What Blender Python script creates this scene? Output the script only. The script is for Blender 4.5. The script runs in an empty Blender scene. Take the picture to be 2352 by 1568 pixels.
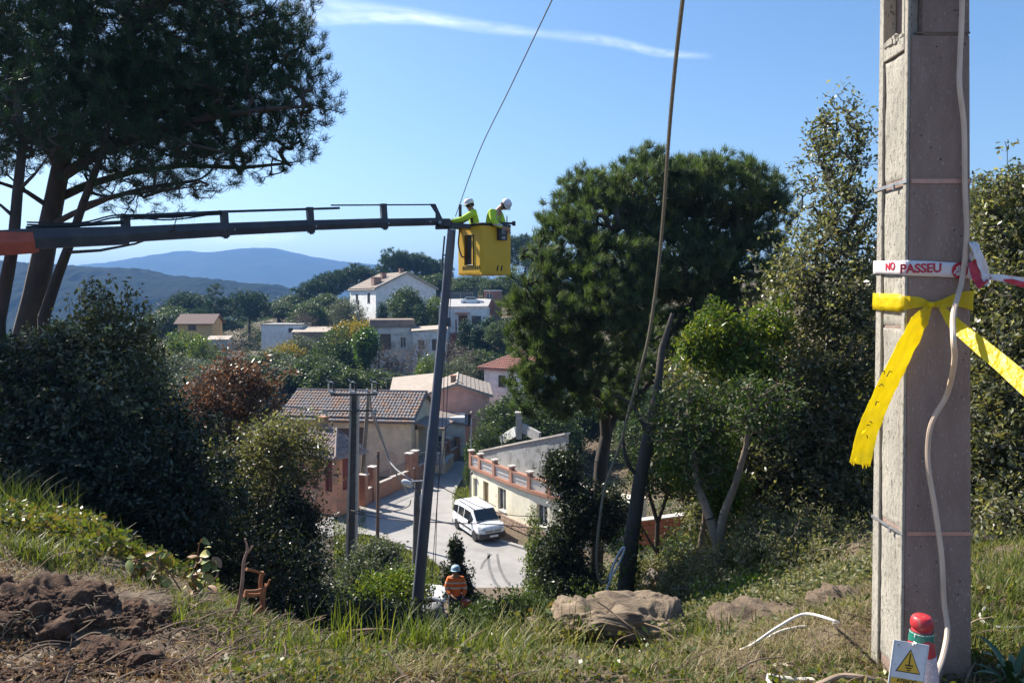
import bpy, bmesh, math, random
import numpy as np
from mathutils import Vector, Matrix, noise
R = math.radians
random.seed(7); rng = np.random.default_rng(7)
sc = bpy.context.scene
COL = sc.collection
# ---------------------------------------------------------------- camera, sky, sun, exposure
CZ = 1.6
PITCH = math.atan(94/1700)
cam = bpy.data.objects.new('camera', bpy.data.cameras.new('camera'))
COL.objects.link(cam); sc.camera = cam
cam.location = (0, 0, CZ); cam.rotation_euler = (R(90)-PITCH, 0, 0)
cam.data.sensor_width = 36; cam.data.lens = 36*1700/2352
cam.data.clip_start = 0.05; cam.data.clip_end = 40000
SUN_EL = R(42); SX, SY = -0.80, 0.60
sdir = Vector((SX*math.cos(SUN_EL), SY*math.cos(SUN_EL), math.sin(SUN_EL))).normalized()
w = bpy.data.worlds.new('World'); sc.world = w; w.use_nodes = True
nt = w.node_tree; nt.nodes.clear()
sky = nt.nodes.new('ShaderNodeTexSky'); sky.sky_type = 'NISHITA'; sky.sun_disc = False
sky.sun_elevation = SUN_EL; sky.sun_rotation = math.atan2(SX, SY)
sky.altitude = 100; sky.air_density = 1.0; sky.dust_density = 0.6; sky.ozone_density = 2.0
bg = nt.nodes.new('ShaderNodeBackground'); bg.inputs['Strength'].default_value = 0.082
out = nt.nodes.new('ShaderNodeOutputWorld')
hs = nt.nodes.new('ShaderNodeHueSaturation'); hs.inputs['Saturation'].default_value = 1.15
nt.links.new(sky.outputs[0], hs.inputs['Color']); nt.links.new(hs.outputs[0], bg.inputs[0]); nt.links.new(bg.outputs[0], out.inputs[0])
sl = bpy.data.lights.new('sun', 'SUN'); sl.energy = 5.0; sl.angle = R(0.53); sl.color = (1.0, 0.93, 0.82)
so = bpy.data.objects.new('sun', sl); COL.objects.link(so); so.rotation_euler = sdir.to_track_quat('Z', 'Y').to_euler()
sc.view_settings.view_transform = 'Standard'; sc.view_settings.look = 'None'
sc.view_settings.exposure = 1.22; sc.view_settings.gamma = 1.0; sc.view_settings.use_curve_mapping = False
try:
    sc.cycles.max_bounces = 8; sc.cycles.diffuse_bounces = 3; sc.cycles.glossy_bounces = 2
    sc.cycles.transmission_bounces = 4; sc.cycles.transparent_max_bounces = 12; sc.cycles.volume_bounces = 1
except Exception: pass

# ---------------------------------------------------------------- helpers
def at(px, py, Y):
    """world point seen at this spot of the survey sheet, Y metres ahead"""
    cx = (px-1176)/1700; cy = (784-py)/1700
    d = Vector((cx, math.cos(PITCH)+cy*math.sin(PITCH), -math.sin(PITCH)+cy*math.cos(PITCH)))
    t = Y/d.y
    return Vector((d.x*t, Y, CZ+d.z*t))

def tag(o, label=None, cat=None, group=None, kind=None):
    if label: o['label'] = label
    if cat: o['category'] = cat
    if group: o['group'] = group
    if kind: o['kind'] = kind
    return o
def thing(name, label, cat, loc=(0, 0, 0), rz=0, group=None):
    o = bpy.data.objects.new(name, None); COL.objects.link(o); o.empty_display_size = .3
    o.location = loc; o.rotation_euler = (0, 0, rz)
    return tag(o, label, cat, group)
def offs(p):
    v = Vector((0, 0, 0))
    while p is not None:
        v += Vector(p.location); p = p.parent
    return v
def link_mesh(name, verts, faces, mat, parent=None, local=False, smooth=False, mats=None, midx=None, attr=None):
    me = bpy.data.meshes.new(name)
    V = np.asarray(verts, dtype=np.float64).reshape(-1, 3)
    if parent is not None and not local:
        o_ = offs(parent); V = V-np.array(o_)
    if isinstance(faces, np.ndarray):
        k = faces.shape[1]; n = faces.shape[0]
        me.vertices.add(len(V)); me.vertices.foreach_set('co', V.astype(np.float32).ravel())
        me.loops.add(n*k); me.loops.foreach_set('vertex_index', faces.astype(np.int32).ravel())
        me.polygons.add(n); me.polygons.foreach_set('loop_start', np.arange(0, n*k, k, dtype=np.int32))
        try: me.polygons.foreach_set('loop_total', np.full(n, k, dtype=np.int32))
        except Exception: pass
        me.update(calc_edges=True)
    else:
        me.from_pydata([tuple(v) for v in V], [], faces); me.update()
    if attr is not None:
        a = me.attributes.new('rnd', 'FLOAT', 'POINT'); a.data.foreach_set('value', np.asarray(attr, dtype=np.float32))
    if mats:
        for m in mats: me.materials.append(m)
        if midx is not None: me.polygons.foreach_set('material_index', np.asarray(midx, dtype=np.int32))
    elif mat: me.materials.append(mat)
    if smooth: me.polygons.foreach_set('use_smooth', [True]*len(me.polygons))
    o = bpy.data.objects.new(name, me); COL.objects.link(o)
    if parent is not None: o.parent = parent
    return o

class MB:
    def __init__(s): s.v = []; s.f = []
    def add(s, vs, fs):
        n = len(s.v); s.v += [tuple(v) for v in vs]; s.f += [tuple(i+n for i in f) for f in fs]; return s
    def box(s, c, d, rz=0, M=None):
        x, y, z = d[0]/2, d[1]/2, d[2]/2
        P = [Vector((a*x, b*y, e*z)) for a, b, e in ((-1,-1,-1),(1,-1,-1),(1,1,-1),(-1,1,-1),(-1,-1,1),(1,-1,1),(1,1,1),(-1,1,1))]
        m = M if M is not None else Matrix.Rotation(rz, 3, 'Z')
        c = Vector(c)
        return s.add([c+m@p for p in P], [(0,3,2,1),(4,5,6,7),(0,1,5,4),(1,2,6,5),(2,3,7,6),(3,0,4,7)])
    def beam(s, a, b, wx, wz=None, up=(0, 0, 1)):
        a = Vector(a); b = Vector(b); wz = wz or wx
        d = (b-a).normalized(); side = d.cross(Vector(up))
        if side.length < 1e-4: side = Vector((1, 0, 0))
        side.normalize(); u = side.cross(d)
        P = []
        for p in (a, b):
            for i, j in ((-1,-1),(1,-1),(1,1),(-1,1)): P.append(p+side*i*wx/2+u*j*wz/2)
        return s.add(P, [(0,1,2,3),(7,6,5,4),(0,4,5,1),(1,5,6,2),(2,6,7,3),(3,7,4,0)])
    def tube(s, pts, r, n=8, caps=True):
        pts = [Vector(p) for p in pts]
        rs = r if isinstance(r, (list, tuple)) else [r]*len(pts)
        base = len(s.v); ref = None
        for i, p in enumerate(pts):
            d = (pts[min(i+1, len(pts)-1)]-pts[max(i-1, 0)])
            d = d.normalized() if d.length > 1e-9 else Vector((0, 0, 1))
            if ref is None:
                ref = Vector((1, 0, 0)) if abs(d.x) < .8 else Vector((0, 1, 0))
            a = (ref-d*ref.dot(d)).normalized(); b = d.cross(a); ref = a
            for k in range(n):
                t = 2*math.pi*k/n; s.v.append(tuple(p+(a*math.cos(t)+b*math.sin(t))*rs[i]))
        for i in range(len(pts)-1):
            for k in range(n):
                k2 = (k+1) % n
                s.f.append((base+i*n+k, base+i*n+k2, base+(i+1)*n+k2, base+(i+1)*n+k))
        if caps:
            s.f.append(tuple(base+k for k in reversed(range(n)))); s.f.append(tuple(base+(len(pts)-1)*n+k for k in range(n)))
        return s
    def lathe(s, prof, c=(0, 0, 0), n=16, M=None):
        base = len(s.v); c = Vector(c)
        for r, z in prof:
            for k in range(n):
                t = 2*math.pi*k/n; p = Vector((r*math.cos(t), r*math.sin(t), z))
                s.v.append(tuple(c+(M@p if M is not None else p)))
        for i in range(len(prof)-1):
            for k in range(n):
                k2 = (k+1) % n
                s.f.append((base+i*n+k, base+i*n+k2, base+(i+1)*n+k2, base+(i+1)*n+k))
        s.f.append(tuple(base+k for k in reversed(range(n)))); s.f.append(tuple(base+(len(prof)-1)*n+k for k in range(n)))
        return s
    def prism(s, poly, ext):
        poly = [Vector(p) for p in poly]; ext = Vector(ext); n = len(poly)
        return s.add(poly+[p+ext for p in poly], [tuple(range(n))[::-1], tuple(range(n, 2*n))]+[(i, (i+1) % n, (i+1) % n+n, i+n) for i in range(n)])
    def quad(s, *p): return s.add(p, [tuple(range(len(p)))])
    def build(s, name, mat, parent=None, local=False, smooth=False, bevel=0):
        o = link_mesh(name, s.v, s.f, mat, parent, local, smooth)
        bm = bmesh.new(); bm.from_mesh(o.data); bmesh.ops.recalc_face_normals(bm, faces=bm.faces)
        if bevel: bmesh.ops.bevel(bm, geom=list(bm.edges), offset=bevel, segments=2, profile=.5, affect='EDGES', clamp_overlap=True)
        bm.to_mesh(o.data); bm.free()
        if smooth:
            o.data.polygons.foreach_set('use_smooth', [True]*len(o.data.polygons))
            try: o.data.set_sharp_from_angle(angle=R(40))
            except Exception: pass
        return o
def dup(o, parent=None):
    c = o.copy(); COL.objects.link(c)
    if parent is not None: c.parent = parent
    for ch in o.children: dup(ch, c)
    return c

def spline(pts, k=6):
    """smooth curve through points"""
    P = [Vector(p) for p in pts]; P = [P[0]*2-P[1]]+P+[P[-1]*2-P[-2]]; o = []
    for i in range(1, len(P)-2):
        a, b, c, d = P[i-1:i+3]
        for j in range(k):
            t = j/k; o.append(.5*((2*b)+(c-a)*t+(2*a-5*b+4*c-d)*t*t+(-a+3*b-3*c+d)*t**3))
    return o+[P[-2]]

# ---------------------------------------------------------------- materials
def newmat(name):
    m = bpy.data.materials.new(name); m.use_nodes = True; n = m.node_tree
    return m, n, n.nodes['Principled BSDF'], n.nodes['Material Output']
def nd(n, t, **k):
    x = n.nodes.new(t)
    for a, b in k.items(): setattr(x, a, b)
    return x
def noisetex(n, scale, detail=5, rough=.6, vec=None, dist=0):
    t = nd(n, 'ShaderNodeTexNoise'); t.inputs['Scale'].default_value = scale; t.inputs['Detail'].default_value = detail
    t.inputs['Roughness'].default_value = rough; t.inputs['Distortion'].default_value = dist
    if vec is not None: n.links.new(vec, t.inputs['Vector'])
    return t
def ramp(n, fac, stops):
    r = nd(n, 'ShaderNodeValToRGB'); e = r.color_ramp.elements
    while len(e) < len(stops): e.new(.5)
    for i, (p, c) in enumerate(stops):
        e[i].position = p; e[i].color = (*c, 1) if len(c) == 3 else c
    n.links.new(fac, r.inputs[0]); return r.outputs[0]
def mix(n, fac, a, b, mode='MIX'):
    m = nd(n, 'ShaderNodeMix', data_type='RGBA', blend_type=mode)
    for s_, v in (('Factor', fac), ('A', a), ('B', b)):
        i = [q for q in m.inputs if q.name == s_ and (q.type == ('VALUE' if s_ == 'Factor' else 'RGBA'))][0]
        if hasattr(v, 'links') or hasattr(v, 'is_linked'): n.links.new(v, i)
        else: i.default_value = v if s_ == 'Factor' else (*v, 1)
    return [q for q in m.outputs if q.type == 'RGBA'][0]
def mat(name, c1, c2=None, scale=4, rough=.75, metal=0, bump=0, bscale=None, stops=None, vec='obj', stretch=None, speck=None, spec=.5, c3=None, s3=1.0):
    """two-tone procedural surface: noise blend of c1 and c2, optional large stain c3, fine speckle, bump"""
    m, n, b, o = newmat(name)
    if vec == 'obj': v = nd(n, 'ShaderNodeTexCoord').outputs['Object']
    else: v = nd(n, 'ShaderNodeNewGeometry').outputs['Position']
    if stretch:
        mp = nd(n, 'ShaderNodeMapping'); mp.inputs['Scale'].default_value = stretch; n.links.new(v, mp.inputs[0]); v = mp.outputs[0]
    if c2 is None: c2 = tuple(x*.8 for x in c1)
    t = noisetex(n, scale, 6, .62, v)
    col = ramp(n, t.outputs[0], stops or [(.35, c1), (.65, c2)])
    if c3:
        t3 = noisetex(n, s3, 4, .6, v, .5); f = ramp(n, t3.outputs[0], [(.5, (0, 0, 0)), (.7, (1, 1, 1))]); col = mix(n, f, col, c3)
    if speck:
        t2 = noisetex(n, speck[0], 2, .5, v); f = ramp(n, t2.outputs[0], [(speck[2], (0, 0, 0)), (speck[2]+.06, (1, 1, 1))]); col = mix(n, f, col, speck[1])
    n.links.new(col, b.inputs['Base Color'])
    b.inputs['Roughness'].default_value = rough; b.inputs['Metallic'].default_value = metal; b.inputs['Specular IOR Level'].default_value = spec
    if bump:
        t4 = noisetex(n, bscale or scale*3, 7, .75, v); bp = nd(n, 'ShaderNodeBump'); bp.inputs['Strength'].default_value = bump; bp.inputs['Distance'].default_value = .02
        n.links.new(t4.outputs[0], bp.inputs['Height']); n.links.new(bp.outputs[0], b.inputs['Normal'])
    return m
def leafmat(name, cols, trans=.35, rough=.42, tcol=None, spec=.28):
    """leaves: colour picked per leaf from the attribute rnd, light passing through the blade"""
    m, n, b, o = newmat(name)
    a = nd(n, 'ShaderNodeAttribute', attribute_name='rnd')
    k = len(cols); col = ramp(n, a.outputs['Fac'], [((i+.5)/k, c) for i, c in enumerate(cols)])
    n.links.new(col, b.inputs['Base Color']); b.inputs['Roughness'].default_value = rough; b.inputs['Specular IOR Level'].default_value = spec
    tr = nd(n, 'ShaderNodeBsdfTranslucent')
    tc = mix(n, 1.0, col, tcol or (1.6, 1.9, .7), 'MULTIPLY'); n.links.new(tc, tr.inputs[0])
    ms = nd(n, 'ShaderNodeMixShader'); ms.inputs[0].default_value = trans
    n.links.new(b.outputs[0], ms.inputs[1]); n.links.new(tr.outputs[0], ms.inputs[2]); n.links.new(ms.outputs[0], o.inputs[0])
    return m

# ---------------------------------------------------------------- terrain shape
YS = [0, 3, 3.8, 4.5, 6, 8, 10, 14, 18, 22, 28, 34, 42, 50, 60, 70, 85, 110, 140, 180, 260, 500, 900]
CP = {
 -900: [0,0,-.05,-.1,-.3,-.6,-1,-2,-3.4,-4.6,-6,-8,-9,-10,-10.5,-10.5,-10,-9,-8,-9,-16,-34,-38],
 0:    [0,0,-.05,-.12,-.35,-.75,-1.3,-3.0,-4.6,-6,-8,-9,-10,-10.6,-11,-11,-10.5,-9,-8,-9,-16,-34,-38],
 200:  [0,0,-.05,-.12,-.4,-1.0,-1.8,-3.8,-5.6,-7,-8.8,-9.8,-10.6,-11,-11.4,-11.4,-11,-9,-7.6,-8,-14,-34,-38],
 400:  [0,0,-.12,-.25,-.65,-1.6,-2.6,-4.9,-6.8,-8,-9.8,-10.8,-11.2,-11.4,-11.6,-11.4,-11,-8.6,-7,-6.5,-14,-34,-38],
 700:  [0,0,-.28,-.6,-1.35,-2.4,-3.4,-5.2,-6.9,-8.3,-10.2,-11.2,-11.8,-11.85,-11.8,-11.2,-10.4,-9,-5.5,-1.5,-10,-34,-38],
 850:  [0,0,-.3,-.65,-1.4,-2.45,-3.5,-5.3,-6.9,-8.3,-10.4,-11.75,-11.9,-11.85,-11.8,-11.4,-11.3,-9.6,-3.6,1.5,-6,-34,-38],
 1050: [0,0,-.3,-.65,-1.4,-2.45,-3.5,-5.3,-6.7,-8.1,-10.2,-11.8,-11.8,-11.8,-11.8,-11.4,-11.0,-9.2,-2.0,3,-4,-34,-38],
 1200: [0,0,-.3,-.65,-1.4,-2.45,-3.5,-5.3,-6.7,-8,-9.9,-11.8,-11.8,-11.8,-11.6,-10.8,-9.5,-6,.5,5,-2,-34,-38],
 1400: [0,0,-.28,-.6,-1.35,-2.4,-3.4,-5.2,-6.6,-7.8,-9.7,-11.2,-11.6,-11.6,-11,-9.6,-7,-1.5,3,6,0,-34,-38],
 1650: [0,0,-.22,-.5,-1.1,-1.9,-2.5,-3.6,-4.8,-6,-7.8,-9,-9.6,-9.5,-8.5,-7,-4,0,4,6,0,-34,-38],
 2000: [0,0,-.10,-.28,-.7,-1.1,-1.5,-2.0,-2.8,-3.6,-4.6,-5.4,-6,-6,-5,-4,-2,1,5,7,0,-34,-38],
 2352: [0,0,-.02,-.10,-.5,-1.2,-1.9,-3.0,-3.6,-4,-4.4,-4.6,-5,-5,-4,-2,0,3,6,8,0,-34,-38],
 3400: [0,0,.0,-.05,-.4,-1.0,-1.6,-2.5,-3,-3.3,-3.6,-3.6,-3.6,-3.6,0,1,2,4,6,8,0,-34,-38],
}
_U = np.array([(p-1176)/1700 for p in CP]); _Z = np.array([CP[p] for p in CP], dtype=float); _YS = np.array(YS, dtype=float)
def smooth01(t): return t*t*(3-2*t)
def H(x, y, rough=True):
    x = np.asarray(x, dtype=float); y = np.asarray(y, dtype=float)
    yc = np.clip(y, 0.001, 899.9)
    u = np.clip(x/np.maximum(yc, 1.0), _U[0], _U[-1]-1e-6)
    i = np.clip(np.searchsorted(_U, u, side='right')-1, 0, len(_U)-2); t = (u-_U[i])/(_U[i+1]-_U[i])
    j = np.clip(np.searchsorted(_YS, yc, side='right')-1, 0, len(_YS)-2); s = (yc-_YS[j])/(_YS[j+1]-_YS[j])
    z = (_Z[i, j]*(1-t)+_Z[i+1, j]*t)*(1-s)+(_Z[i, j+1]*(1-t)+_Z[i+1, j+1]*t)*s
    if rough:
        a = np.clip((y-1)/3, 0, 1)
        z = z+a*(.05*np.sin(2.1*x+.7*y)+.04*np.sin(3.7*y-1.3*x+2)+.02*np.sin(7.1*x+5.3*y))*np.clip(1-(y-26)/6, .0, 1)
        z = z+.6*np.sin(.11*x+.07*y)*np.clip((y-75)/40, 0, 1)
    return z
def Hf(x, y): return float(H(x, y))
# ---------------------------------------------------------------- setting: ground, road, hills, cloud, haze
def ground_material():
    m, n, b, o = newmat('ground_soil_and_grass')
    pos = nd(n, 'ShaderNodeNewGeometry').outputs['Position']
    t1 = noisetex(n, .9, 6, .65, pos); t2 = noisetex(n, 9, 6, .7, pos); t3 = noisetex(n, 60, 4, .7, pos)
    soil = ramp(n, t2.outputs[0], [(.3, (.05, .032, .02)), (.5, (.12, .085, .055)), (.72, (.24, .18, .12))])
    grass = ramp(n, t2.outputs[0], [(.3, (.06, .05, .025)), (.7, (.13, .12, .06))])
    f = ramp(n, t1.outputs[0], [(.5, (0, 0, 0)), (.68, (.6, .6, .6))])
    c = mix(n, f, soil, grass); c = mix(n, .5, c, ramp(n, t3.outputs[0], [(.3, (.25, .25, .25)), (.7, (1.5, 1.5, 1.5))]), 'MULTIPLY')
    n.links.new(c, b.inputs['Base Color']); b.inputs['Roughness'].default_value = .95
    bp = nd(n, 'ShaderNodeBump'); bp.inputs['Strength'].default_value = .8; bp.inputs['Distance'].default_value = .05
    n.links.new(t2.outputs[0], bp.inputs['Height']); n.links.new(bp.outputs[0], b.inputs['Normal'])
    return m
def grid_mesh(name, X, Y, Z, m, parent=None, smooth=True):
    a, b = X.shape; V = np.stack([X, Y, Z], -1).reshape(-1, 3)
    idx = np.arange(a*b).reshape(a, b)
    F = np.stack([idx[:-1, :-1], idx[:-1, 1:], idx[1:, 1:], idx[1:, :-1]], -1).reshape(-1, 4)
    return link_mesh(name, V, F, m, parent, smooth=smooth)
G_MAT = ground_material()
us = np.concatenate([np.linspace(-9, -1.0, 40)[:-1], np.linspace(-1.0, 1.0, 300), np.linspace(1.0, 9, 40)[1:]])
ys = np.concatenate([np.linspace(-60, -1, 30), np.linspace(-.8, 1.8, 14), np.geomspace(2, 60, 240), np.geomspace(61, 899, 120), [1500, 3000, 9000]])
UU, YY = np.meshgrid(us, ys); XX = UU*np.maximum(np.abs(YY), 1.0)
ZZ = H(XX, YY)
near = (YY > -2) & (YY < 16)
nz = np.zeros_like(ZZ)
for q in zip(*np.where(near & (np.abs(XX) < 14))):
    p = Vector((XX[q], YY[q], 0)); nz[q] = .05*noise.fractal(p*1.6, 1.0, 2.0, 4)+.018*noise.fractal(p*9, 1.0, 2.0, 3)
ZZ = ZZ+nz
g = grid_mesh('terrain', XX, YY, ZZ, G_MAT); tag(g, kind='structure')

# road in the valley: outline on the flat floor at z = -11.8, Y 33 .. 64
ZR = -11.8+.05
ASPH = mat('asphalt', (.27, .255, .24), (.32, .305, .29), scale=1.2, rough=.9, bump=.25, bscale=60, vec='pos', speck=(30, (.30, .29, .28), .62), c3=(.21, .20, .19), s3=.35)
def onroad(px, py):
    # where the line of sight meets the valley floor
    lo, hi = 5, 200
    for _ in range(40):
        m_ = (lo+hi)/2
        if at(px, py, m_).z > ZR: lo = m_
        else: hi = m_
    p = at(px, py, lo); return Vector((p.x, p.y, ZR))
rl = [(700,1215),(790,1170),(868,1147),(930,1118),(990,1090),(1040,1062),(1062,1046),(1082,1030)]
rr = [(1110,1046),(1086,1070),(1052,1112),(1040,1145),(1046,1190),(1090,1222),(1210,1262),(1330,1300),(1460,1345)]
rn = [(1460,1420),(1210,1362),(1085,1362),(1050,1330),(1000,1292),(950,1268),(890,1240),(820,1225),(700,1240)]
out_ = [onroad(*p) for p in rl+rr+rn]
edgeR = spline([onroad(*p) for p in rr], 5); edgeL = spline([onroad(*p) for p in rl], 5); edgeN = spline([onroad(*p) for p in rn], 5)
ring = edgeL+edgeR+edgeN
bm = bmesh.new(); vs = [bm.verts.new(p) for p in ring]; fc = bm.faces.new(vs); bmesh.ops.triangulate(bm, faces=[fc])
for f_ in bm.faces:
    if f_.normal.z < 0: f_.normal_flip()
me = bpy.data.meshes.new('road'); bm.to_mesh(me); bm.free(); me.materials.append(ASPH)
ro = bpy.data.objects.new('road', me); COL.objects.link(ro); tag(ro, kind='structure')
CONC = mat('kerb_concrete', (.36, .35, .33), (.27, .26, .245), scale=3, rough=.9, bump=.3, bscale=30, vec='pos')
def strip(name, pts, wdt, h, m, zoff=0):
    b_ = MB(); L = []
    for i, p in enumerate(pts):
        d = pts[min(i+1, len(pts)-1)]-pts[max(i-1, 0)]; nrm = Vector((-d.y, d.x, 0)).normalized()
        L.append((p+nrm*wdt/2, p-nrm*wdt/2))
    for i, (a, c) in enumerate(L):
        for q in (a, c): b_.v += [(q.x, q.y, q.z+zoff-.15), (q.x, q.y, q.z+zoff+h)]
    for i in range(len(L)-1):
        k = i*4; b_.f += [(k+1, k+3, k+7, k+5), (k, k+1, k+5, k+4), (k+2, k+6, k+7, k+3)]
    b_.f += [(0, 2, 3, 1), (k+4, k+5, k+7, k+6)]
    return b_.build(name, m)
kerb = strip('kerb', [p for p in edgeR[8:32]], .22, .11, CONC); tag(kerb, kind='structure')
# dark curved strips laid on the asphalt
DSTR = mat('dark_asphalt_strip', (.115, .11, .11), (.17, .165, .16), scale=2.5, rough=.95, vec='pos')
tm = MB()
for pts in ([(1122,1270),(1124,1300),(1134,1330),(1152,1356)], [(1142,1272),(1147,1300),(1158,1325),(1172,1345)], [(1128,1272),(1112,1290),(1105,1306)]):
    P = spline([onroad(*p) for p in pts], 6)
    for i in range(len(P)-1):
        d = (P[i+1]-P[i]); nn = Vector((-d.y, d.x, 0)).normalized()*.07; z = Vector((0, 0, .004))
        tm.quad(P[i]+nn+z, P[i]-nn+z, P[i+1]-nn+z, P[i+1]+nn+z)
tm = tm.build('dark_road_strip', DSTR); tag(tm, kind='structure')

# far wooded ridge and blue mountain
def ridge(name, Y0, depth, crest, m, base_z, bumps, nsc, nx=900, tree_h=0, tree_f=.05):
    pxs = np.array([c[0] for c in crest], float); zs = np.array([at(c[0], c[1], Y0).z for c in crest])
    xs = np.linspace((pxs[0]-1176)/1700*Y0, (pxs[-1]-1176)/1700*Y0, nx); cz = np.interp(xs/Y0*1700+1176, pxs, zs)
    k = np.ones(3)/3; cz = np.convolve(np.pad(cz, 1, 'edge'), k, 'valid')
    v = np.linspace(-1, 1, 70) if tree_h else np.linspace(-1, 1, 40)
    Xg, Vg = np.meshgrid(xs, v); prof = np.cos(np.clip(np.abs(Vg), 0, 1)*math.pi/2)**1.3
    Yg = Y0+Vg*depth; Zg = base_z+(cz[None, :]-base_z)*prof
    N = np.zeros_like(Xg)
    for q in np.ndindex(*Xg.shape):
        p = Vector((Xg[q], Yg[q], 0)); N[q] = noise.fractal(p*nsc, .9, 2.1, 5)*bumps+noise.noise(p*nsc*14)*bumps*.25
    Zg = Zg+N*(.25+.75*(1-prof)*1.0+.15)
    if tree_h:
        T_ = np.array([abs(noise.noise(Vector((a_, b_, 0))*tree_f)) for a_, b_ in zip(Xg.ravel(), Yg.ravel())]).reshape(Xg.shape); Zg = Zg+tree_h*(1-T_*2.2)
    o = grid_mesh(name, Xg, Yg, Zg, m); return tag(o, kind='structure')
FOREST = mat('distant_forest', (.004, .008, .005), (.012, .017, .009), scale=.05, rough=1, vec='pos', c3=(.016, .018, .012), s3=.006, spec=.03)
MOUNT = mat('mountain_forest', (.018, .028, .016), (.042, .046, .030), scale=.01, rough=1, vec='pos', spec=.03)
ridge('hills', 850, 330, [(-900,600),(-300,590),(0,606),(110,612),(220,617),(310,622),(400,640),(520,650),(640,662),(700,684),(800,700),(1000,705),(1400,690),(3000,660)], FOREST, -40, 7, .02, 1500, 3.2, .07)
ridge('mountain', 3300, 1300, [(-1800,700),(-300,660),(100,640),(300,611),(350,607),(420,595),(470,580),(500,583),(560,579),(610,572),(650,573),(720,588),(790,600),(870,608),(1000,640),(1150,670),(1500,690),(3600,690)], MOUNT, -40, 30, .0022)

# thin streaks of cloud, high up
m, n, b, o = newmat('cirrus_ice'); n.nodes.remove(b)
tc = nd(n, 'ShaderNodeTexCoord').outputs['UV']
mp = nd(n, 'ShaderNodeMapping'); mp.inputs['Scale'].default_value = (5, 1.2, 1); n.links.new(tc, mp.inputs[0])
t = noisetex(n, 2.2, 6, .6, mp.outputs[0], .6)
sep = nd(n, 'ShaderNodeSeparateXYZ'); n.links.new(tc, sep.inputs[0])
def mth(op, a, b_=None):
    x = nd(n, 'ShaderNodeMath', operation=op)
    for i, v_ in enumerate((a, b_)):
        if v_ is None: continue
        if hasattr(v_, 'is_linked'): n.links.new(v_, x.inputs[i])
        else: x.inputs[i].default_value = v_
    return x.outputs[0]
ey = mth('SINE', mth('MULTIPLY', sep.outputs[1], math.pi)); ex = mth('SINE', mth('MULTIPLY', sep.outputs[0], math.pi))
al = mth('MULTIPLY', mth('MULTIPLY', mth('POWER', ey, 1.6), mth('POWER', ex, .8)), mth('MULTIPLY', mth('POWER', t.outputs[0], 1.5), 1.5))
tr = nd(n, 'ShaderNodeBsdfTransparent'); df = nd(n, 'ShaderNodeBsdfTranslucent'); df.inputs[0].default_value = (1, 1, 1, 1)
ms = nd(n, 'ShaderNodeMixShader'); n.links.new(mth('MULTIPLY', al, .27), ms.inputs[0]); n.links.new(tr.outputs[0], ms.inputs[1]); n.links.new(df.outputs[0], ms.inputs[2]); n.links.new(ms.outputs[0], o.inputs[0])
CIRRUS = m
def cloud(name, line, wid, Y):
    P = spline([at(a, c, Y) for a, c in line], 8); V = []; F = []; UV = []
    for i, p in enumerate(P):
        f = i/(len(P)-1); ww = wid[0]+(wid[1]-wid[0])*f
        V += [p+Vector((0, -3.0*ww, ww*.9)), p-Vector((0, -3.0*ww, ww*.9))]; UV += [(f, 0), (f, 1)]
    for i in range(len(P)-1): F.append((2*i, 2*i+1, 2*i+3, 2*i+2))
    o_ = link_mesh(name, V, F, CIRRUS); uv = o_.data.uv_layers.new(name='UVMap')
    for l in o_.data.loops: uv.data[l.index].uv = UV[l.vertex_index]
    return tag(o_, kind='stuff', label='thin white cirrus streak high in the blue sky')
cloud('cirrus_cloud', [(560,-18),(660,10),(800,18),(960,38),(1110,62),(1230,76),(1330,88)], (80, 35), 9000)
cloud('cirrus_cloud', [(620,46),(780,44),(960,46),(1100,62)], (60, 30), 9500)
cloud('cirrus_cloud', [(1260,78),(1400,95),(1520,122),(1640,130)], (50, 30), 9300)
cloud('cirrus_cloud', [(440,552),(540,548),(640,545),(700,542)], (110, 60), 9800)

# haze: the valley air
hz = MB().box((0, 2500, 100), (16000, 11000, 290)).build('haze', None); tag(hz, kind='stuff', label='thin blue valley haze')
m = bpy.data.materials.new('haze_air'); m.use_nodes = True; m.node_tree.nodes.clear()
pv = m.node_tree.nodes.new('ShaderNodeVolumePrincipled'); pv.inputs['Density'].default_value = 3.3e-4
pv.inputs['Color'].default_value = (.155, .33, .66, 1); pv.inputs['Anisotropy'].default_value = .2
mo = m.node_tree.nodes.new('ShaderNodeOutputMaterial'); m.node_tree.links.new(pv.outputs[0], mo.inputs['Volume'])
hz.data.materials.append(m)
# ---------------------------------------------------------------- foreground concrete pole with tapes and cable
C_SIDE = mat('weathered_cast_concrete', (.50, .46, .385), (.36, .33, .28), scale=7, rough=.95, bump=.9, bscale=45, speck=(90, (.22, .20, .17), .60), c3=(.44, .42, .33), s3=2.2, stretch=(1, 1, .45))
C_FRONT = mat('brown_aggregate_concrete', (.40, .285, .235), (.30, .21, .17), scale=9, rough=.92, bump=.8, bscale=70, speck=(150, (.50, .43, .37), .62), c3=(.23, .165, .14), s3=2.2, stretch=(1, 1, .3))
PX0 = [at(2068,1540,3.1), at(2232,1540,3.1)]; PX1 = [at(2086,0,3.1), at(2228,0,3.1)]
zb, zt = PX0[0].z, PX1[0].z
def pole_x(z):
    t = (z-zb)/(zt-zb); return PX0[0].x*(1-t)+PX1[0].x*t, PX0[1].x*(1-t)+PX1[1].x*t
D0, D1 = .26, .235
cp = thing('concrete_pole', 'thick square grey concrete power pole close to the camera, strapped and wrapped in tape', 'pole', (1.8, 3.22, 0))
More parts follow.
